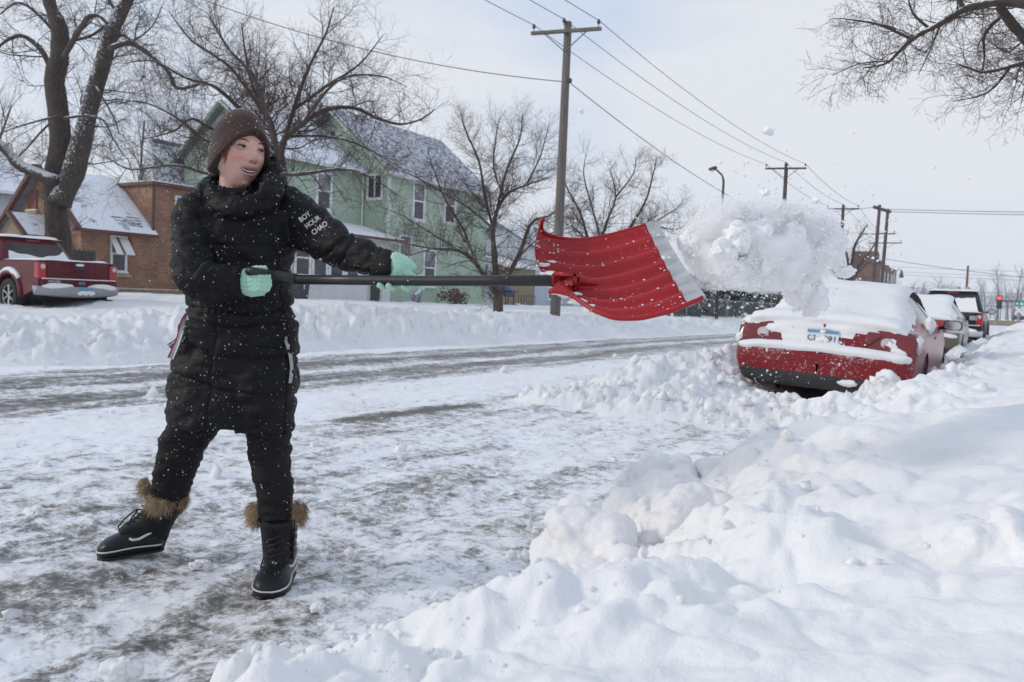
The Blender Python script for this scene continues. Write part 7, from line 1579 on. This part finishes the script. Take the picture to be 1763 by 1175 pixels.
    b.tube([at(424, 474, D-.02), at(440, 464, D-.03), at(456, 463, D-.028)], [.014, .0135, .011], 10); b.ball(at(456, 463, D-.028), .011, 1, 0, 1)
    def knit(V, N): px, py, d = toimg(V); return V+N*(.0011*np.sin(np.hypot(px-424, py-470)*.95))[:, None]
    remesh(b, 'glove', .0026, M['glove'], root, 2, O, knit)
    b = MB(); D = 2.545                                    # open hand behind and under the shaft
    etube(b, [(668, 460, D+.075, 19, .033), (680, 456, D+.06, 22, .032), (690, 464, D+.052, 25, .028), (697, 474, D+.05, 26, .024)], 18)
    b.tube([at(676, 449, D+.05), at(679, 443, D+.045), at(690, 452, D+.045)], [.018, .015, .017], 10)
    b.tube([at(690, 462, D+.045), at(704, 473, D+.035), at(716, 480, D+.035)], [.016, .0135, .011], 10); b.ball(at(716, 480, D+.035), .011, 1, 0, 1)
    for k, (x, x2, r0, dy) in enumerate(((668, 653, .0100, 1), (682, 669, .0112, 2), (701, 695, .0112, 3), (718, 722, .0098, 1))):
        c0 = at(x+8, 474, D+.045); c1 = at(x+5, 488, D+.030); c2 = at(x2+6, 494+dy, D+.004); c3 = at(x2, 494+dy-3, D-.020)
        b.tube([c0, c1, c2, c3], [r0*1.1, r0*1.08, r0*1.02, r0*.9], 10); b.ball(c3, r0*.92, k, 0, 1)
    remesh(b, 'glove', .0026, M['glove'], root, 2, O, lambda V, N: V+N*(.0008*np.sin(toimg(V)[1]*1.6+toimg(V)[0]*.3))[:, None])
    # ---- boots
    def boot(heel, toe, ank, top, side, straps):
        heel, toe = Vector(heel), Vector(toe); fx = (toe-heel); Lf = fx.length; fx.normalize(); lz = Vector((0, 0, 1)); pitch = fx.z; sy = lz.cross(fx).normalized(); uz = fx.cross(sy).normalized()
        bt = thing('boot', None, None); bt.parent = root
        def fp(a, w, h): return heel+fx*(a*Lf)+sy*w+uz*h
        st = [(-.03, .022, .06), (.01, .040, .085), (.10, .049, .098), (.25, .050, .100), (.40, .050, .098), (.55, .055, .092), (.72, .060, .080), (.86, .055, .068), (.95, .040, .054), (1.0, .020, .038)]
        A = catmull(np.array(st), 4)
        def sect(a, w, h, k0=0, n=22, grow=0.0):
            r = []
            for q in np.linspace(0, 2*math.pi, n, endpoint=False): c, s = math.cos(q), math.sin(q); r.append(fp(a, (w+grow)*math.copysign(abs(c)**.75, c), h*.5+(h*.5+grow)*math.copysign(abs(s)**(.7 if s < 0 else 1.0), s)))
            return r
        b = MB(); b.rings([sect(a, w, h) for a, w, h in A]); o = add(b, 'rubber_shell', M['boot_rubber'], True, bt)
        b = MB(); b.rings([[fp(a, (w+.003)*math.cos(q)*1.0, .006+.010*math.sin(q)) for q in np.linspace(0, 2*math.pi, 12, endpoint=False)] for a, w, h in A]); add(b, 'outsole', M['boot_rubber'], True, bt)
        top = Vector(top); b = MB()
        c0 = fp(.26, 0, .045); ax = (top-c0).normalized(); e1 = (fx-ax*fx.dot(ax)).normalized(); e2 = ax.cross(e1); R = []
        H = (top-c0).length
        for k, (rx, ry, off) in ((0, (.092, .040, .014)), (.12, (.090, .044, .014)), (.25, (.082, .049, .010)), (.40, (.070, .054, .004)), (.6, (.066, .058, 0)), (.8, (.067, .062, 0)), (1.0, (.070, .066, 0))):
            wr = 1+.03*math.sin(k*37); R.append([c0+ax*(H*k)+e1*(rx*wr*math.cos(q)+off)+e2*(ry*wr*math.sin(q)) for q in np.linspace(0, 2*math.pi, 24, endpoint=False)])
        R2 = [[Vector(tuple(np.array([catmull([list(r[q]) for r in R], 4)[i] for q in [qq]][0]))) for qq, q in enumerate(range(24))] for i in range(0)]
        cols = [catmull([list(r[q]) for r in R], 4) for q in range(24)]; RR = [[Vector(cols[q][i]) for q in range(24)] for i in range(len(cols[0]))]
        b.rings(RR); o2 = add(b, 'upper', M['boot_black'], True, bt)
        # tongue cap over the instep
        b = MB(); b.rings([[fp(.36+.05*k, .044*math.cos(q)*(1-.10*k), .06+(.062-.009*k)*math.sin(q)) for q in np.linspace(0, math.pi, 10)] for k in range(5)], False, False); add(b, 'instep', M['boot_black'], True, bt)
        # two lines of pale piping
        def line(hfun, r, a0=.0, a1=1.0):
            pts = []
            for s_ in (1, -1):
                seq = A if s_ > 0 else A[::-1]
                for a, w, h in seq:
                    if not (a0 <= a <= a1): continue
                    hh = hfun(a, h); t_ = max(-1, min(1, (hh-h*.5)/(h*.5))); c = math.sqrt(max(0., 1-abs(t_)**(1/.7*1.6 if t_ < 0 else 2))); pts.append(fp(a, s_*(w+.0016)*c**.75, hh))
            return pts
        b = MB(); b.tube(line(lambda a, h: .030+.006*math.sin(a*3), .003), .0030, 6); add(b, 'piping', M['piping'], True, bt)
        up = []
        for s_ in (1, -1):
            seq = np.linspace(.02, .60, 16) if s_ > 0 else np.linspace(.60, .02, 16)
            for a in seq: w = np.interp(a, A[:, 0], A[:, 1]); h = np.interp(a, A[:, 0], A[:, 2]); hh = np.interp(a, [0, .15, .35, .5, .62], [.100, .086, .066, .068, h*.97 if a > .5 else .070]); k = np.interp(a, [.45, .60], [1, .0]); up.append(fp(a, s_*((w+.0045)*(k if k > .05 else .05)), hh+(1-k)*.010))
        b = MB(); b.tube(up+[up[0]], .0048, 8); add(b, 'piping', M['piping'], True, bt)
        for k in range(straps):
            q = side; hgt = .30+.15*k; c = c0+ax*(H*hgt); ry = np.interp(hgt, [0, .4, .8, 1], [.048, .055, .062, .066]); b = MB(); Mx = Matrix((e1, ax, e1.cross(ax))).transposed(); b.box(tuple(c+e2*q*(ry+.001)+e1*.012), (.052, H*.105, .008), Mx, .003); add(b, 'strap', M['boot_rubber'], False, bt)
        # lacing up the front
        for k in range(6):
            hgt = .22+.11*k; c = c0+ax*(H*hgt)+e1*(np.interp(hgt, [0, .25, .4, 1], [.098, .090, .074, .070])); b = MB()
            b.tube([c-e2*.022-ax*.008-e1*.004, c+e1*.003, c+e2*.022+ax*.010-e1*.004], .0028, 6); add(b, 'lace', M['lash'], True, bt)
        b = MB(); lp = c0+ax*(H*.66)+e1*.078
        if straps == 0: b.tube([lp, lp+e1*.010-ax*.012, lp+e1*.026-ax*.05, lp+e1*.034-ax*.088, lp+e1*.022-ax*.10, lp+e1*.008-ax*.07, lp+e1*.004-ax*.03, lp], .0032, 6)
        else: b.tube([lp-ax*.01, lp+e1*.008-e2*side*.03-ax*.03, lp-e2*side*.046-ax*.08, lp-e2*side*.05-ax*.12], .003, 6)
        add(b, 'lace', M['lash'], True, bt)
        b = MB(); b.tube([c0+ax*H*.985+e1*.069*math.cos(q)+e2*.065*math.sin(q) for q in np.linspace(0, 2*math.pi, 25)], .006, 8, False); add(b, 'collar', M['boot_black'], True, bt)
        return bt
    def fur(bt, tufts, seed):
        rg = np.random.RandomState(seed); b = MB()
        for (px, py, d, rx, ry, ox) in tufts:
            for k in range(620):
                a = rg.uniform(0, 6.28); q = math.sqrt(rg.rand()); x, y = px+rx*q*math.cos(a), py+ry*q*math.sin(a); p = at(x, y, d+.02*(q*q)); out = (CR*(math.cos(a)*.6*q+ox)-CF*.55+CU*(math.sin(-a)*.45*q-.35)+Vector(rg.randn(3)*.28)).normalized(); l = .016+.020*rg.rand()
                m = p+out*l*.5; e = p+out*l+CU*(-l*.38)+CR*ox*.004; b.tube([p, m, e], [.0010, .0008, .0002], 3, False)
            b.ball(at(px, py, d+.016), min(rx, ry)*.8*d/FPX, seed, .2, 2, (rx/min(rx, ry)*.9, .7, ry/min(rx, ry)))
        o = add(b, 'fur_trim', M['fur'], True, bt); o['kind'] = 'stuff'
    b1 = boot(onz(280, 945, .028), onz(168, 962, .010), None, at(284, 868, 3.135), 1, 0); fur(b1, [(277, 864, 3.05, 23, 14, -.1), (312, 855, 3.09, 9, 14, .35), (253, 836, 3.15, 7, 12, -.4)], 3)
    hl = onz(489, 985, .012); tl = onz(462, 1030, .006); dv = (tl-hl); dv = dv.normalized()*.272; b2 = boot(hl, hl+dv, None, at(478, 890, 2.87), 1, 4); fur(b2, [(441, 884, 2.86, 12, 20, -.35), (512, 880, 2.86, 13, 19, .35)], 4)
    # ---- grains of snow caught on coat, trousers and hat
    rg = np.random.RandomState(9); oct_v = np.array([(1,0,0), (-1,0,0), (0,1,0), (0,-1,0), (0,0,1), (0,0,-1)], float); oct_f = np.array([(0,2,4), (2,1,4), (1,3,4), (3,0,4), (2,0,5), (1,2,5), (3,1,5), (0,3,5)])
    C = []; RR = []
    for nm, cnt in (('coat', 1500), ('trousers', 620), ('hat', 200)):
        me = [o for o in root.children if o.name.split('.')[0] == nm][0].data; n = len(me.vertices); V = np.empty(n*3, np.float32); me.vertices.foreach_get('co', V); V = V.reshape(-1, 3); idx = rg.randint(0, n, cnt); C.append(V[idx]); RR.append(.0006+.0022*rg.rand(cnt)**3.2)
    C = np.concatenate(C); RR = np.concatenate(RR); V = (C[:, None]+oct_v[None]*RR[:, None, None]).reshape(-1, 3); F = (oct_f[None]+np.arange(len(C))[:, None, None]*6).reshape(-1, 3)
    o = np_mesh('snow_specks', V, F, M['flying_snow'], root, True); o['kind'] = 'stuff'
build_person()
# ---------------------------------------------------------------- the cold hazy air
def haze():
    b = MB(); b.box((0, 0, 23.5), (3100, 3100, 51)); m = bpy.data.materials.new('cold_haze'); m.use_nodes = True; N = m.node_tree.nodes; L = m.node_tree.links
    for n in list(N): N.remove(n)
    out = N.new('ShaderNodeOutputMaterial'); v = N.new('ShaderNodeVolumePrincipled'); v.inputs['Color'].default_value = (.93, .95, 1, 1); v.inputs['Density'].default_value = .0005; v.inputs['Anisotropy'].default_value = .2
    L.new(v.outputs[0], out.inputs['Volume']); o = b.build('haze', m); tag(o, kind='stuff')
haze()
